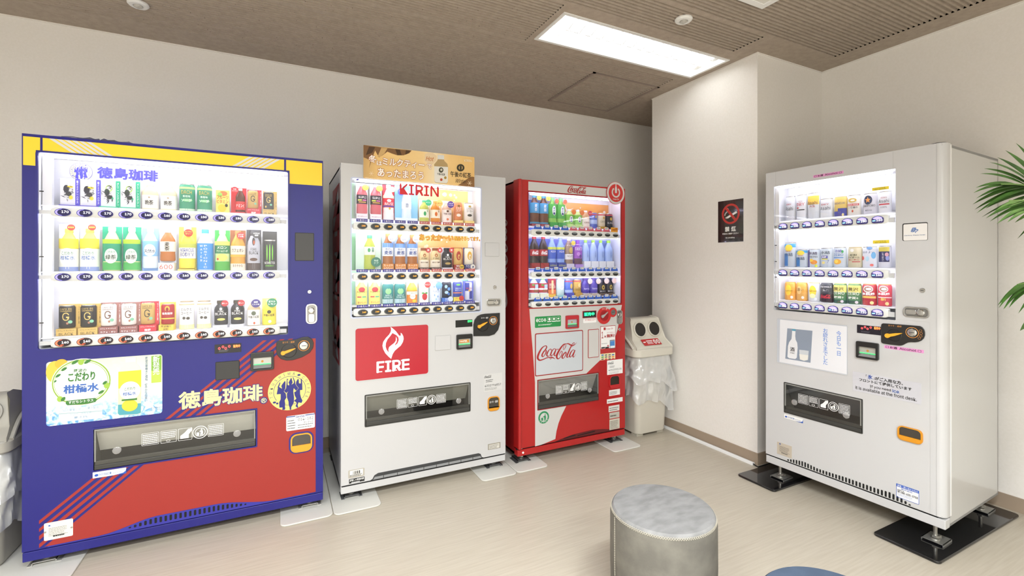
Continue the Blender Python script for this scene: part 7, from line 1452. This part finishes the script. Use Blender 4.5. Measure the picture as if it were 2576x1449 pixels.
c2 = [(1970.4, 1999, 610.3, 673, ice('tall blue and yellow lemon can', b=[(-1.4, -.1, .05, .55, '#3f7fc4'), (-1.4, 1.4, .80, .94, '#3fa0d8')], e=[(.0, .78, .7, .14, '#efd84a')], t=[('氷結', '#3a4a6a', .44, .58, .75), ('NEW!', '#c8342a', .62, .68, .5)])),
      (2000, 2029, 627.5, 673.6, ice('short blue and yellow lemon can', b=[(-1.4, -.1, .05, .55, '#3f7fc4'), (-1.4, 1.4, .80, .94, '#3fa0d8')], e=[(.0, .80, .7, .13, '#efd84a')], t=[('氷結', '#3a4a6a', .40, .58, .75), ('NEW!', '#c8342a', .62, .68, .5)])),
      (2030, 2060, 626.4, 673.6, ice('purple and orange citrus can', b=[(-1.4, -.6, .0, .95, '#4a3a8c')], e=[(.2, .28, .6, .12, '#e6923a'), (-.2, .38, .3, .08, '#f0c83a'), (.6, .08, .25, .07, '#d8e04a')], t=[('氷結', '#4a3a5c', .68, .84, .8), ('STRONG', '#2b2f3a', .52, .62, .85)])),
      (2061, 2092, 624, 673.3, ice('silver can with violet box and 7 percent', b=[(-.7, .4, .46, .60, '#4a4aa0'), (-.7, .4, .40, .45, '#e3d94a')], t=[('氷結', '#4a5560', .68, .84, .8), ('無糖', '#ffffff', .48, .58, .4, False, -.15), ('7', '#3a5a9c', .24, .38, .15, False, .5)], e=[(-.3, .24, .3, .07, '#e9d98a')])),
      (2093.5, 2126, 622, 673, ice('white zero can with orange slices', b=[(-1.0, .8, .46, .50, '#3f7fc4')], e=[(-.2, .28, .65, .13, '#e9a93a'), (-.35, .30, .35, .09, '#f3d45a'), (.65, .78, .2, .07, '#3fa05a')], t=[('ZERO', '#3f6ab0', .56, .68, .8), ('氷結', '#4a4aa0', .74, .88, .55)])),
      (2130, 2166, 621.7, 673, D(k='can', n='beige highball can with red print', c='#cfc6a8', lidc='#d3c08a', e=[(-.2, .84, .28, .08, '#f0eee8')], t=[('焼酎', '#33302a', .56, .66, .5), ('ハイボール', '#33302a', .44, .54, .9), ('強い辛口', '#b8343e', .34, .41, .8)], b=[(-.2, 1.0, .26, .30, '#c0444e')])),
      (2166, 2204, 620.6, 673, D(k='can', n='white can with blue and red beach balls', c='#e3e6f0', e=[(.75, .58, .35, .16, '#6fb0e0'), (-.9, .45, .3, .10, '#d9605a'), (.2, .92, .4, .07, '#7fa9e0'), (-.1, .42, .25, .12, '#b9dcec'), (.5, .12, .25, .06, '#e0706a')], t=[('ほろよい', '#5a6a8a', .68, .78, .85)])),
      (2206.4, 2240, 618.4, 672.4, D(k='can', n='navy sour can with plum picture', c='#dcdce6', b=[(-1.0, .9, .26, .74, '#2e3164'), (-1.0, .9, .74, .94, '#d8c85a')], e=[(.6, .44, .3, .12, '#8f9ad8'), (.5, .60, .3, .09, '#d9a0b0')], t=[('レモンサワー', '#f0f0f6', .30, .70, .18, True, -.1)]))]
row_of_drinks(A, c2, 'pink-labelled machine middle shelf', 'cans on the middle shelf of the right-hand white machine')
zei = D(k='can', n='green and gold zero can', c='#4a7a4e', lidc='#d9cf8a', b=[(-1.4, 1.4, .55, .90, '#c9c06a'), (-1.4, 1.4, .03, .16, '#2c4a3c')], t=[('贅沢', '#5a4a1a', .64, .80, .8), ('ZERO', '#f0f0e6', .44, .58, .95), ('糖質0', '#f0f0e6', .24, .36, .8)], e=[(.55, .10, .25, .07, '#cfc6cf')])
hk = D(k='can', n='dark red can with white oval mark', c='#a3202f', lidc='#c9a06a', b=[(-1.4, 1.2, .33, .43, '#d3b05a')], t=[('本麒麟', '#ffffff', .46, .60, .95)], e=[(0, .76, .72, .16, '#efe9df'), (0, .76, .60, .12, '#8a5a4a'), (.1, .76, .4, .06, '#efe9df'), (.55, .12, .28, .08, '#e3cf8a')])
c3 = [(1971, 1999, 709.7, 754.7, D(k='can', n='amber highball can with yellow oval', c='#d9983a', lidc='#e0b05a', e=[(-.1, .55, .6, .30, '#f0c23a'), (.55, .16, .25, .08, '#e9e2d8')], t=[('highball', '#4a3418', .46, .56, .7)])),
      (1999.7, 2028, 710.8, 757, D(k='can', n='amber highball can with pale engraving', c='#cf9a48', lidc='#e0b878', e=[(-.2, .58, .45, .22, '#dcb878'), (.45, .18, .25, .08, '#e9e2d8')], t=[('濃い', '#8a6a38', .52, .70, .6)])),
      (2030, 2060, 711, 759, D(k='can', n='silver highball can with yellow oval', c='#c6c9cc', lidc='#d9c88a', e=[(0, .54, .62, .30, '#efc63a'), (0, .30, .5, .12, '#e9e6a8'), (.5, .14, .25, .08, '#d9dce0')], t=[('highball', '#5a4a20', .50, .60, .7)])),
      (2060.7, 2093, 712, 761, D(k='can', n='black whiskey can with red lower half', c='#33363c', lidc='#6a6c70', b=[(-1.4, 1.4, .04, .44, '#26171a')], e=[(0, .62, .65, .10, '#55585e'), (0, .62, .5, .07, '#2b2d33')], t=[('JACK DANIEL\'S', '#e6e6e8', .76, .84, 1.0), ('No.7', '#e6e6e8', .58, .66, .35)], script=('#c02c38', .20, .40, .9))),
      (2093.5, 2127, 712.5, 763, zei), (2129.4, 2164, 713, 765, zei), (2166, 2203, 714.5, 767.5, hk),
      (2205, 2240.5, 715.5, 770, D(k='can', n='bright red can with white lower stripe', c='#c4384a', lidc='#c9a06a', b=[(-1.4, 1.4, .38, .42, '#f0dcdc')], t=[('本麒麟', '#ffffff', .50, .62, .95), ('新', '#e6cf6a', .24, .38, .4)], e=[(0, .78, .72, .15, '#efe9df'), (0, .78, .60, .11, '#8a5a4a'), (.1, .78, .4, .06, '#efe9df'), (.55, .12, .28, .08, '#e3cf8a')]))]
row_of_drinks(A, c3, 'pink-labelled machine bottom shelf', 'cans on the bottom shelf of the right-hand white machine')

# ------------------------------------------------------------------ floor plates under the machines
def floor_plate(x0, x1, y0, y1, m_, label, hgt=.008, r=.03, grp=None):
    cx, cy = (x0 + x1) / 2, (y0 + y1) / 2
    o = MB().prism(rrect(x0 - cx, x1 - cx, y0 - cy, y1 - cy, r, 4), 0, hgt, axis='z').build('floor_plate', m_, None, loc=(cx, cy, 0), bevel=min(.004, hgt * .45))
    return tag(o, label, 'floor plate', grp)
M_PLW = mat('#d3d2ca', .4); M_PLB = mat('#141416', .08, coat=.4)
G_ = 'white plates under the machine feet'
floor_plate(-1.06, -.765, 2.50, 3.38, M_PLW, 'white floor plate under the near left corner of the blue machine', grp=G_)
floor_plate(.003, .246, 2.525, 3.38, M_PLW, 'white floor plate under the right foot of the blue machine', grp=G_)
floor_plate(.249, .488, 2.517, 3.38, M_PLW, 'white floor plate under the left foot of the banner machine', grp=G_)
floor_plate(1.07, 1.304, 2.520, 3.38, M_PLW, 'white floor plate under the right foot of the banner machine', grp=G_)
floor_plate(1.307, 1.53, 2.527, 3.38, M_PLW, 'white floor plate under the left foot of the red machine', grp=G_)
floor_plate(2.038, 2.285, 2.512, 3.38, M_PLW, 'white floor plate under the right foot of the red machine', grp=G_)
floor_plate(2.486, 3.37, 1.672, 1.910, M_PLB, 'glossy black floor plate under the alcohol machine beside the pillar', .012, .02)
floor_plate(2.517, 3.37, .952, 1.204, M_PLB, 'glossy black floor plate under the near corner of the alcohol machine', .012, .02)

# ------------------------------------------------------------------ litter bins with their bags
M_BIN = mat('#cfcabd', .45); M_BIN2 = mat('#d4d0c3', .4)
M_BAG = clear_mat('clear bag', gloss=.25, rough=.18, haze=.30, hazecol='#eef0f0')
def super_rect(hx, hy, r, n=6):
    return rrect(-hx, hx, -hy, hy, r, n)
def loft(mb, secs, cap0=True, cap1=True):
    n = len(secs[0]); vs = [p for s in secs for p in s]; fs = []
    for k in range(len(secs) - 1):
        for i in range(n): j = (i + 1) % n; fs.append((k * n + i, k * n + j, (k + 1) * n + j, (k + 1) * n + i))
    if cap0: fs.append(tuple(reversed(range(n))))
    if cap1: fs.append(tuple(range((len(secs) - 1) * n, len(secs) * n)))
    return mb.add(vs, fs)
def litter_bin(x, y, s, label, M_BIN=M_BIN, M_BIN2=M_BIN2):
    t = thing('litter_bin', label, 'bin', (x, y, 0)); S = lambda hx, hy, r, z: [(p[0] * s, p[1] * s, z * s) for p in super_rect(hx, hy, r)]
    loft(MB(), [S(.140, .190, .04, .022), S(.143, .193, .04, .03), S(.165, .215, .045, .615), S(.160, .210, .045, .62)]).build('body', M_BIN, t, smooth=True)
    for sx in (-1, 1):
        for sy in (-1, 1): MB().box((sx * .10 - .03) * s, (sx * .10 + .03) * s, (sy * .14 - .03) * s, (sy * .14 + .03) * s, 0, .024 * s).build('foot', mat('#b9b4a6', .5), t)
    loft(MB(), [S(.186, .236, .05, .600), S(.192, .242, .055, .606), S(.192, .242, .055, .652), S(.184, .234, .05, .660)]).build('lid_rim', M_BIN2, t, smooth=True)
    # hood: profile from the front ledge over the face and down the back, with its half widths
    pr = [(-.225, .655, .178), (-.215, .668, .176), (-.185, .690, .172), (-.155, .715, .166), (-.148, .735, .162), (-.118, .845, .146), (-.110, .862, .140), (-.092, .872, .134), (-.04, .875, .134), (.05, .845, .142), (.14, .775, .155), (.20, .70, .170), (.225, .655, .178)]
    q = MB(); n = len(pr)
    vs = [(-h_ * s, d * s, z * s) for d, z, h_ in pr] + [(h_ * s, d * s, z * s) for d, z, h_ in pr]
    q.add(vs, [(i, n + i, n + i + 1, i + 1) for i in range(n - 1)] + [tuple(reversed(range(n))), tuple(range(n, 2 * n))])
    hood = q.build('hood', M_BIN2, t, bevel=.008 * s, smooth=True)
    tilt = math.atan2(.030, .110)
    for sx in (-1, 1):
        def rot(v): yy, zz = v[1] * s, v[2] * s; return (v[0] * s, yy * cos(tilt) + zz * sin(tilt) + -.1335 * s - .003 * s, -yy * sin(tilt) + zz * cos(tilt) + .790 * s)
        q = MB().lathe([(.062, .004), (.062, -.008), (.056, -.011), (.051, -.008), (.051, .004)], 28, sx * .070, 0, axis='y'); q.v = [rot(v) for v in q.v]; rg = q.build('hole_rim', M_BIN2, hood, smooth=True)
        q = MB().prism(ell(sx * .070, 0, .051, .051, 24), -.004, .0); q.v = [rot(v) for v in q.v]; q.build('hole', mat('#2b2724', .8), hood)  # hood is not cut: dark disc painted for the shaded opening
    for sx in (-1, 1):
        arc = [(sx * (.186 - .012 * sin(pi * i / 14)) * s, (-.20 + .40 * i / 14) * s, (.66 + .10 * sin(pi * i / 14)) * s) for i in range(15)]
        MB().tube(arc, .010 * s, 8).build('side_rib', M_BIN2, t, smooth=True)
    # red recycling label on the ledge
    def led(u, f): d = -.205 + .048 * f; z = .677 + .038 * f; return (u * s, d * s - .003, z * s + .003)
    q = MB().add([led(-.085, 0), led(.085, 0), led(.085, 1), led(-.085, 1)], [(0, 1, 2, 3)]); lb = q.build('bin_label', mat('#c0282c', .4), t)
    for cx_ in (.035, .066):
        q = MB(); c = led(cx_, .5); pts = []
        for i in range(16): a = 2 * pi * i / 16; p = led(cx_ + .013 * cos(a), .5 + .36 * sin(a)); pts.append((p[0], p[1] - .0005, p[2] + .0005))
        q.add(pts, [tuple(range(16))]).build('pictogram', M_PRINT, lb)
        q = MB(); pts = [led(cx_ + dx, f) for dx, f in ((-.004, .3), (.004, .3), (.004, .55), (.002, .72), (-.002, .72), (-.004, .55))]; q.add([(p[0], p[1] - .001, p[2] + .001) for p in pts], [tuple(range(6))]).build('pictogram', mat('#c0282c', .4), lb)
    q = MB()
    for f0, f1, a, b in ((.62, .76, -.045, .015), (.40, .50, -.045, .008), (.22, .30, -.045, .012), (.45, .60, -.078, -.055)):
        P = [led(a, f0), led(b, f0), led(b, f1), led(a, f1)]; q.add([(p[0], p[1] - .0006, p[2] + .0006) for p in P], [(0, 1, 2, 3)])
    q.build('fine_print', M_PRINT, lb)
    return t
def liner(x, y, s, label, seed):
    """thin bag folded out over the rim: two overlapping skirts with uneven hems"""
    rnd = random.Random(seed); t = thing('bin_liner', label, 'bag', (x, y, 0)); n = 72
    raw = rrect(-.168, .168, -.218, .218, .05, 6); base = []; n = 144
    seg = [math.hypot(raw[(i + 1) % len(raw)][0] - raw[i][0], raw[(i + 1) % len(raw)][1] - raw[i][1]) for i in range(len(raw))]; tot = sum(seg)
    for k in range(n):
        s_ = tot * k / n; i = 0
        while s_ > seg[i]: s_ -= seg[i]; i += 1
        a_, b_ = raw[i], raw[(i + 1) % len(raw)]; f = s_ / max(seg[i], 1e-9); base.append((a_[0] + (b_[0] - a_[0]) * f, a_[1] + (b_[1] - a_[1]) * f))
    ph = [rnd.uniform(0, 6.28) for _ in range(8)]
    for nm, ztop, hem, out in (('outer_skirt', .602, .40, .050), ('inner_skirt', .600, .25, .028)):
        q = MB(); rows = 16; vs = []
        for k in range(rows + 1):
            f = k / rows
            for i, (px_, py_) in enumerate(base):
                a = 2 * pi * i / n
                hz_ = hem + .045 * sin(2 * a + ph[0]) + .025 * sin(5 * a + ph[1]) + .012 * sin(11 * a + ph[2])
                z = ztop + (hz_ - ztop) * f
                wv_ = .010 * sin(9 * a + ph[3] + 3 * f) + .007 * sin(17 * a + ph[4] - 4 * f) + .006 * sin(29 * a + ph[5] + 9 * f) + .006 * sin(14 * f + 4 * a + ph[6])
                o_ = .004 + out * f ** .7 + wv_ * f ** .5 - .016 * (z < .6) * (1 - z / .6)
                L_ = math.hypot(px_, py_); vs.append((px_ * (1 + o_ / L_) * s, py_ * (1 + o_ / L_) * s, z * s))
        q.add(vs, [(k * n + i, k * n + (i + 1) % n, (k + 1) * n + (i + 1) % n, (k + 1) * n + i) for k in range(rows) for i in range(n)])
        q.build(nm, M_BAG, t, smooth=True)
    return t
litter_bin(2.510, 2.845, 1.0, 'beige two-hole recycling bin between the red machine and the pillar')
liner(2.510, 2.845, 1.0, 'clear plastic bag hanging out around the beige two-hole bin', 3)
litter_bin(-1.165, 2.86, .83, 'beige lidded bin, darkened for shade, behind the left edge of the blue machine', mat('#98958c', .45), mat('#a3a097', .4))  # same beige plastic as the other bin, shade put into its colours
liner(-1.165, 2.86, .83, 'clear plastic bag around the bin left of the blue machine', 8)

# ------------------------------------------------------------------ stools
def stool(x, y, label, top, side, thread, seam_deg, R_=.183, hgt=.42):
    t = thing('stool', label, 'stool', (x, y, 0))
    MB().lathe([(R_ * .93, .004), (R_ * .955, .02), (R_ * .985, .12), (R_, .24), (R_ * .995, hgt - .03), (R_ * .975, hgt - .014)], 64).build('side_cover', side, t, smooth=True)
    MB().lathe([(R_ * .972, hgt - .016), (R_ * .965, hgt - .008), (R_ * .93, hgt - .002), (R_ * .7, hgt + .001), (R_ * .3, hgt + .003), (0, hgt + .003)], 64).build('seat_top', top, t, smooth=True)
    if thread:
        q = MB(); n = 140
        for i in range(n):
            a = 2 * pi * i / n; b = 2 * pi * (i + 1) / n
            for (a0, z0, r0), (a1, z1, r1) in (((a, hgt - .017, R_ * .986), (b, hgt - .009, R_ * .970)), ((b, hgt - .017, R_ * .986), (a, hgt - .009, R_ * .970))):
                q.tube([(r0 * cos(a0), r0 * sin(a0), z0), (r1 * cos(a1), r1 * sin(a1), z1)], .0007, 5)
        s_ = q.build('stitching', thread, t); s_['kind'] = 'stuff'
        q = MB(); sa = radians(seam_deg)
        for i in range(46):
            z0 = .02 + i * .0083; rr = R_ * (.975 + .025 * min(1, z0 / .24)) + .0006
            for k in (-1, 1): q.tube([(rr * cos(sa - k * .012), rr * sin(sa - k * .012), z0), (rr * cos(sa + k * .012), rr * sin(sa + k * .012), z0 + .0083)], .0007, 4)
        s_ = q.build('seam_stitching', thread, t); s_['kind'] = 'stuff'
    return t
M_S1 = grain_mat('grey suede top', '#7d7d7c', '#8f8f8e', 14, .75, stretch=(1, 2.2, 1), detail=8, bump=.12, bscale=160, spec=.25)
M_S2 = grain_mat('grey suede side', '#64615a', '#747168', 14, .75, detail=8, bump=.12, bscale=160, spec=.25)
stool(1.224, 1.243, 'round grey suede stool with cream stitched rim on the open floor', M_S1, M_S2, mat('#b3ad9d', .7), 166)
M_S3 = grain_mat('blue suede top', '#3f4c5e', '#4a586b', 12, .75, detail=8, bump=.1, bscale=160, spec=.25)
stool(1.252, .672, 'dark slate blue stool cut off by the bottom edge of the photo', M_S3, M_S3, None, 0)

# ------------------------------------------------------------------ no-smoking poster on the pillar
pf = Frame(PX0, PY1, -pi / 2); nz = zoom(1760, 460, 7.245)
u0, u1, a, b = pf.rect(1807, 507.8, 610.4, 1870.6)
po = thing('no_smoking_poster', 'black no smoking poster with red circle on the pillar', 'poster', tuple(pf.world((u0 + u1) / 2, -.001, a)), -pi / 2)
NP = Sub(po, ZF(po.location, -pi / 2)); w2, h_ = (u1 - u0) / 2, b - a
sh = MB().prism([(-w2 - .003, -.004), (w2 + .003, -.004), (w2 + .003, h_ + .003), (-w2 - .003, h_ + .003)], -.0010, .0).build('laminate', mat('#e9e7e3', .15, coat=.5), po)
MB().prism([(-w2, 0), (w2, 0), (w2, h_), (-w2, h_)], -.0014, -.0010).build('print', mat('#2e2a29', .12, coat=.6), po)
cu, cz = NP.F.px(*nz(568, 565)); r_ = NP.F.px(*nz(733, 565))[0] - cu
q = MB().ring(ell(cu, cz, r_, r_, 36), ell(cu, cz, r_ * .80, r_ * .80, 36), -.0022, -.0014)
q.build('ban_ring', mat('#c23a34', .3), po)
q = MB(); e = Vector((cos(radians(-50)), sin(radians(-50)))); n_ = Vector((-e.y, e.x)); C_ = Vector((cu, cz))
q.prism([tuple(C_ - e * r_ * .88 + n_ * r_ * .12), tuple(C_ - e * r_ * .88 - n_ * r_ * .12), tuple(C_ + e * r_ * .88 - n_ * r_ * .12), tuple(C_ + e * r_ * .88 + n_ * r_ * .12)], -.0026, -.0014).build('ban_bar', mat('#c23a34', .3), po)
for pts in ([(497, 622), (672, 512), (685, 545), (512, 652)], [(472, 630), (478, 628), (490, 655), (484, 658)], [(484, 624), (491, 621), (504, 648), (497, 652)]): NP.decal('cigarette', [nz(*p) for p in pts], mat('#f0eeea', .3), 2.4, po)
for off in (0, 14):
    pts = smooth_path([(458 + off, 600), (462 + off, 570), (490 + off, 535), (520, 510 + off * .4), (534 - off * .6, 490), (512, 458 + off)], 5); q = MB()
    uv = [NP.F.px(*nz(*p)) for p in pts]
    for (a0, b0), (a1, b1) in zip(uv[:-1], uv[1:]):
        e = Vector((a1 - a0, b1 - b0)); e = e.normalized() * .0011; q.sheet([(a0 - e.y, b0 + e.x), (a0 + e.y, b0 - e.x), (a1 + e.y, b1 - e.x), (a1 - e.y, b1 + e.x)], -.0018)
    q.build('smoke_line', mat('#f0eeea', .3), po)
for s_, x0, yt, yb, x1, bo in (('禁', 465, 803, 893, 545, .03), ('煙', 580, 797, 885, 662, .03), ('喫煙はご遠慮ください', 420, 920, 948, 710, .024), ('No smoking', 478, 992, 1020, 638, .035)): NP.text(s_, *nz(x0, yt), nz(0, yb)[1], nz(x1, 0)[0], mat('#f0eeea', .3), 2, po, bold=bo)

# ------------------------------------------------------------------ cable duct and cable along the foot of the pillar
o = MB().prism([(-.012, 0), (.012, 0), (.010, .014), (.006, .017), (-.006, .017), (-.010, .014)], -.40, .40).build('cable_duct', mat('#e6e6e4', .4), None, loc=(2.712, 2.362, 0)); tag(o, 'white cable duct on the floor along the pillar baseboard', 'cable duct')
o = MB().tube(smooth_path([(2.712, 1.968, .008), (2.705, 1.93, .0045), (2.72, 1.925, .0045), (2.80, 1.925, .0045), (3.0, 1.928, .0045), (3.30, 1.93, .0045)], 5), .0042, 8).build('power_cable', mat('#151515', .4), None, smooth=True); tag(o, 'black power cable running from the white duct behind the alcohol machine', 'cable')

# crumpled clear film lying on top of the blue machine
rnd = random.Random(11); q = MB(); nx, ny = 28, 10; t = thing('plastic_film', 'crumpled clear plastic film on top of the blue machine', 'plastic film', (-.72, 2.72, 1.8305)); vs = []
for j in range(ny + 1):
    for i in range(nx + 1):
        f, g_ = i / nx, j / ny; env = (sin(pi * f) ** .6) * (.5 + .5 * g_)
        vs.append((-.19 + .40 * f + .006 * rnd.uniform(-1, 1), -.05 + .16 * g_ + .008 * rnd.uniform(-1, 1), .001 + max(0, env * (.018 * (1 - .6 * f) + .016 * abs(sin(19 * f + 5 * g_)) * rnd.uniform(.4, 1) + .010 * rnd.random()))))
q.add(vs, [(j * (nx + 1) + i, j * (nx + 1) + i + 1, (j + 1) * (nx + 1) + i + 1, (j + 1) * (nx + 1) + i) for j in range(ny) for i in range(nx)]).build('sheet', clear_mat('clear film', gloss=.3, rough=.2, haze=.55, hazecol='#f4f4f4'), t)

# ------------------------------------------------------------------ palm at the right edge
pot = Vector((2.28, .12, 0))
pt = thing('potted_palm', 'green feather-leaved palm reaching in from the right edge by the alcohol machine', 'plant', tuple(pot))
MB().lathe([(.13, 0), (.17, .30), (.18, .32), (.16, .32), (.15, .29), (0, .29)], 32).build('pot', mat('#e2e0dc', .4), pt, smooth=True)
M_LEAF = grain_mat('palm leaf', '#264613', '#3d6622', 14, .45, spec=.5); M_LEAF2 = grain_mat('young palm leaf', '#456a30', '#6d8d4d', 14, .45); M_STALK = mat('#5f7f3a', .5)
def blade(a, b, w, droop, m_, parent):
    a, b = Vector(a), Vector(b); ax = b - a; L_ = ax.length; side = ax.cross(Vector((0, 0, 1)));
    if side.length < 1e-4: side = Vector((1, 0, 0))
    side.normalize(); view = (EYE - pot - (a + b) / 2).normalized(); side = (side * .45 + ax.normalized().cross(view) * .9).normalized(); nrm = side.cross(ax).normalized(); n = 8; vs = []
    for i in range(n + 1):
        f = i / n; c = a + ax * f + Vector((0, 0, droop * L_ * (4 * f * (1 - f)))); hw = w * (min(1, .35 + 3 * f) * (1 - f ** 2.2) + .02)
        vs += [tuple(c - side * hw), tuple(c - nrm * hw * .35), tuple(c + side * hw)]
    return MB().add(vs, [(3 * i + k, 3 * i + k + 1, 3 * i + k + 4, 3 * i + k + 3) for i in range(n) for k in (0, 1)]).build('leaflet', m_, parent, smooth=True)
def L3(x, y, t_): return at_depth(x, y, t_) - pot
FRONDS = [
    ([(2520, 463, 1.46), (2576, 466, 1.52), (2660, 482, 1.58), (2800, 590, 1.66), (2900, 800, 1.72)], .05, 0,
     [((2650, 478), (2556, 360)), ((2635, 474), (2529, 378)), ((2620, 471), (2509, 396)), ((2606, 469), (2489, 408)), ((2594, 467), (2476, 424)), ((2582, 466), (2466, 437)), ((2562, 465), (2455, 472)), ((2568, 466), (2449, 485)), ((2580, 467), (2456, 499)), ((2590, 468), (2447, 514)), ((2600, 469), (2452, 527)), ((2612, 471), (2457, 536)), ((2640, 476), (2480, 524)), ((2660, 482), (2470, 546)), ((2670, 486), (2586, 350)), ((2690, 496), (2620, 352)), ((2700, 500), (2560, 600)), ((2720, 512), (2640, 380)), ((2740, 530), (2640, 640)), ((2760, 548), (2860, 420)), ((2780, 570), (2720, 690)), ((2800, 590), (2920, 500))]),
    ([(2540, 505, 1.36), (2600, 508, 1.42), (2690, 540, 1.52), (2820, 660, 1.62), (2900, 820, 1.70)], .04, 1,
     [((2576, 503), (2497, 537)), ((2596, 506), (2480, 549)), ((2606, 509), (2490, 557)), ((2610, 511), (2508, 563)), ((2618, 514), (2514, 559)), ((2624, 517), (2534, 559)), ((2630, 520), (2553, 560)), ((2640, 523), (2567, 553)), ((2660, 530), (2600, 590)), ((2680, 538), (2640, 610)), ((2700, 548), (2740, 460)), ((2740, 580), (2700, 680))]),
    ([(2560, 716, 1.50), (2610, 712, 1.54), (2700, 735, 1.60), (2800, 800, 1.66), (2900, 900, 1.72)], .10, 0,
     [((2600, 713), (2510, 768)), ((2606, 714), (2513, 774)), ((2612, 715), (2524, 778)), ((2618, 716), (2527, 776)), ((2624, 717), (2538, 774)), ((2640, 719), (2562, 788)), ((2660, 724), (2600, 810)), ((2680, 730), (2640, 640)), ((2720, 750), (2700, 840))]),
    ([(2590, 800, 1.5), (2660, 780, 1.56), (2760, 800, 1.62), (2860, 880, 1.70)], .0, 0,
     [((2604, 796), (2566, 832)), ((2612, 793), (2570, 824)), ((2630, 788), (2600, 860)), ((2680, 786), (2640, 870)), ((2720, 794), (2760, 700))])]
for rach, dr, mi, lv in FRONDS:
    pts = [L3(*p) for p in rach] + [Vector((.03, .02, .75)), Vector((0, 0, .29))]
    fr = MB().tube(smooth_path([tuple(p) for p in pts], 5), [.0022 + .0055 * i / (5 * (len(pts) - 1)) for i in range(5 * (len(pts) - 1) + 1)], 6).build('frond', M_STALK, pt, smooth=True)
    rx = [(p[0], p[2]) for p in rach]
    def depth_at(x):
        for (x0, t0), (x1, t1) in zip(rx[:-1], rx[1:]):
            if x <= x1: return t0 + (t1 - t0) * (x - x0) / (x1 - x0)
        return rx[-1][1]
    rnd = random.Random(int(rach[0][1]))
    for (bx_, by_), (tx_, ty_) in lv:
        d0 = depth_at(bx_); blade(L3(bx_, by_, d0), L3(tx_, ty_, d0 - rnd.uniform(.02, .12)), rnd.uniform(.0075, .0105) * (1.7 if (tx_, ty_) == (2480, 524) else 1), dr, (M_LEAF, M_LEAF2)[mi if rnd.random() < .7 else 0], fr)
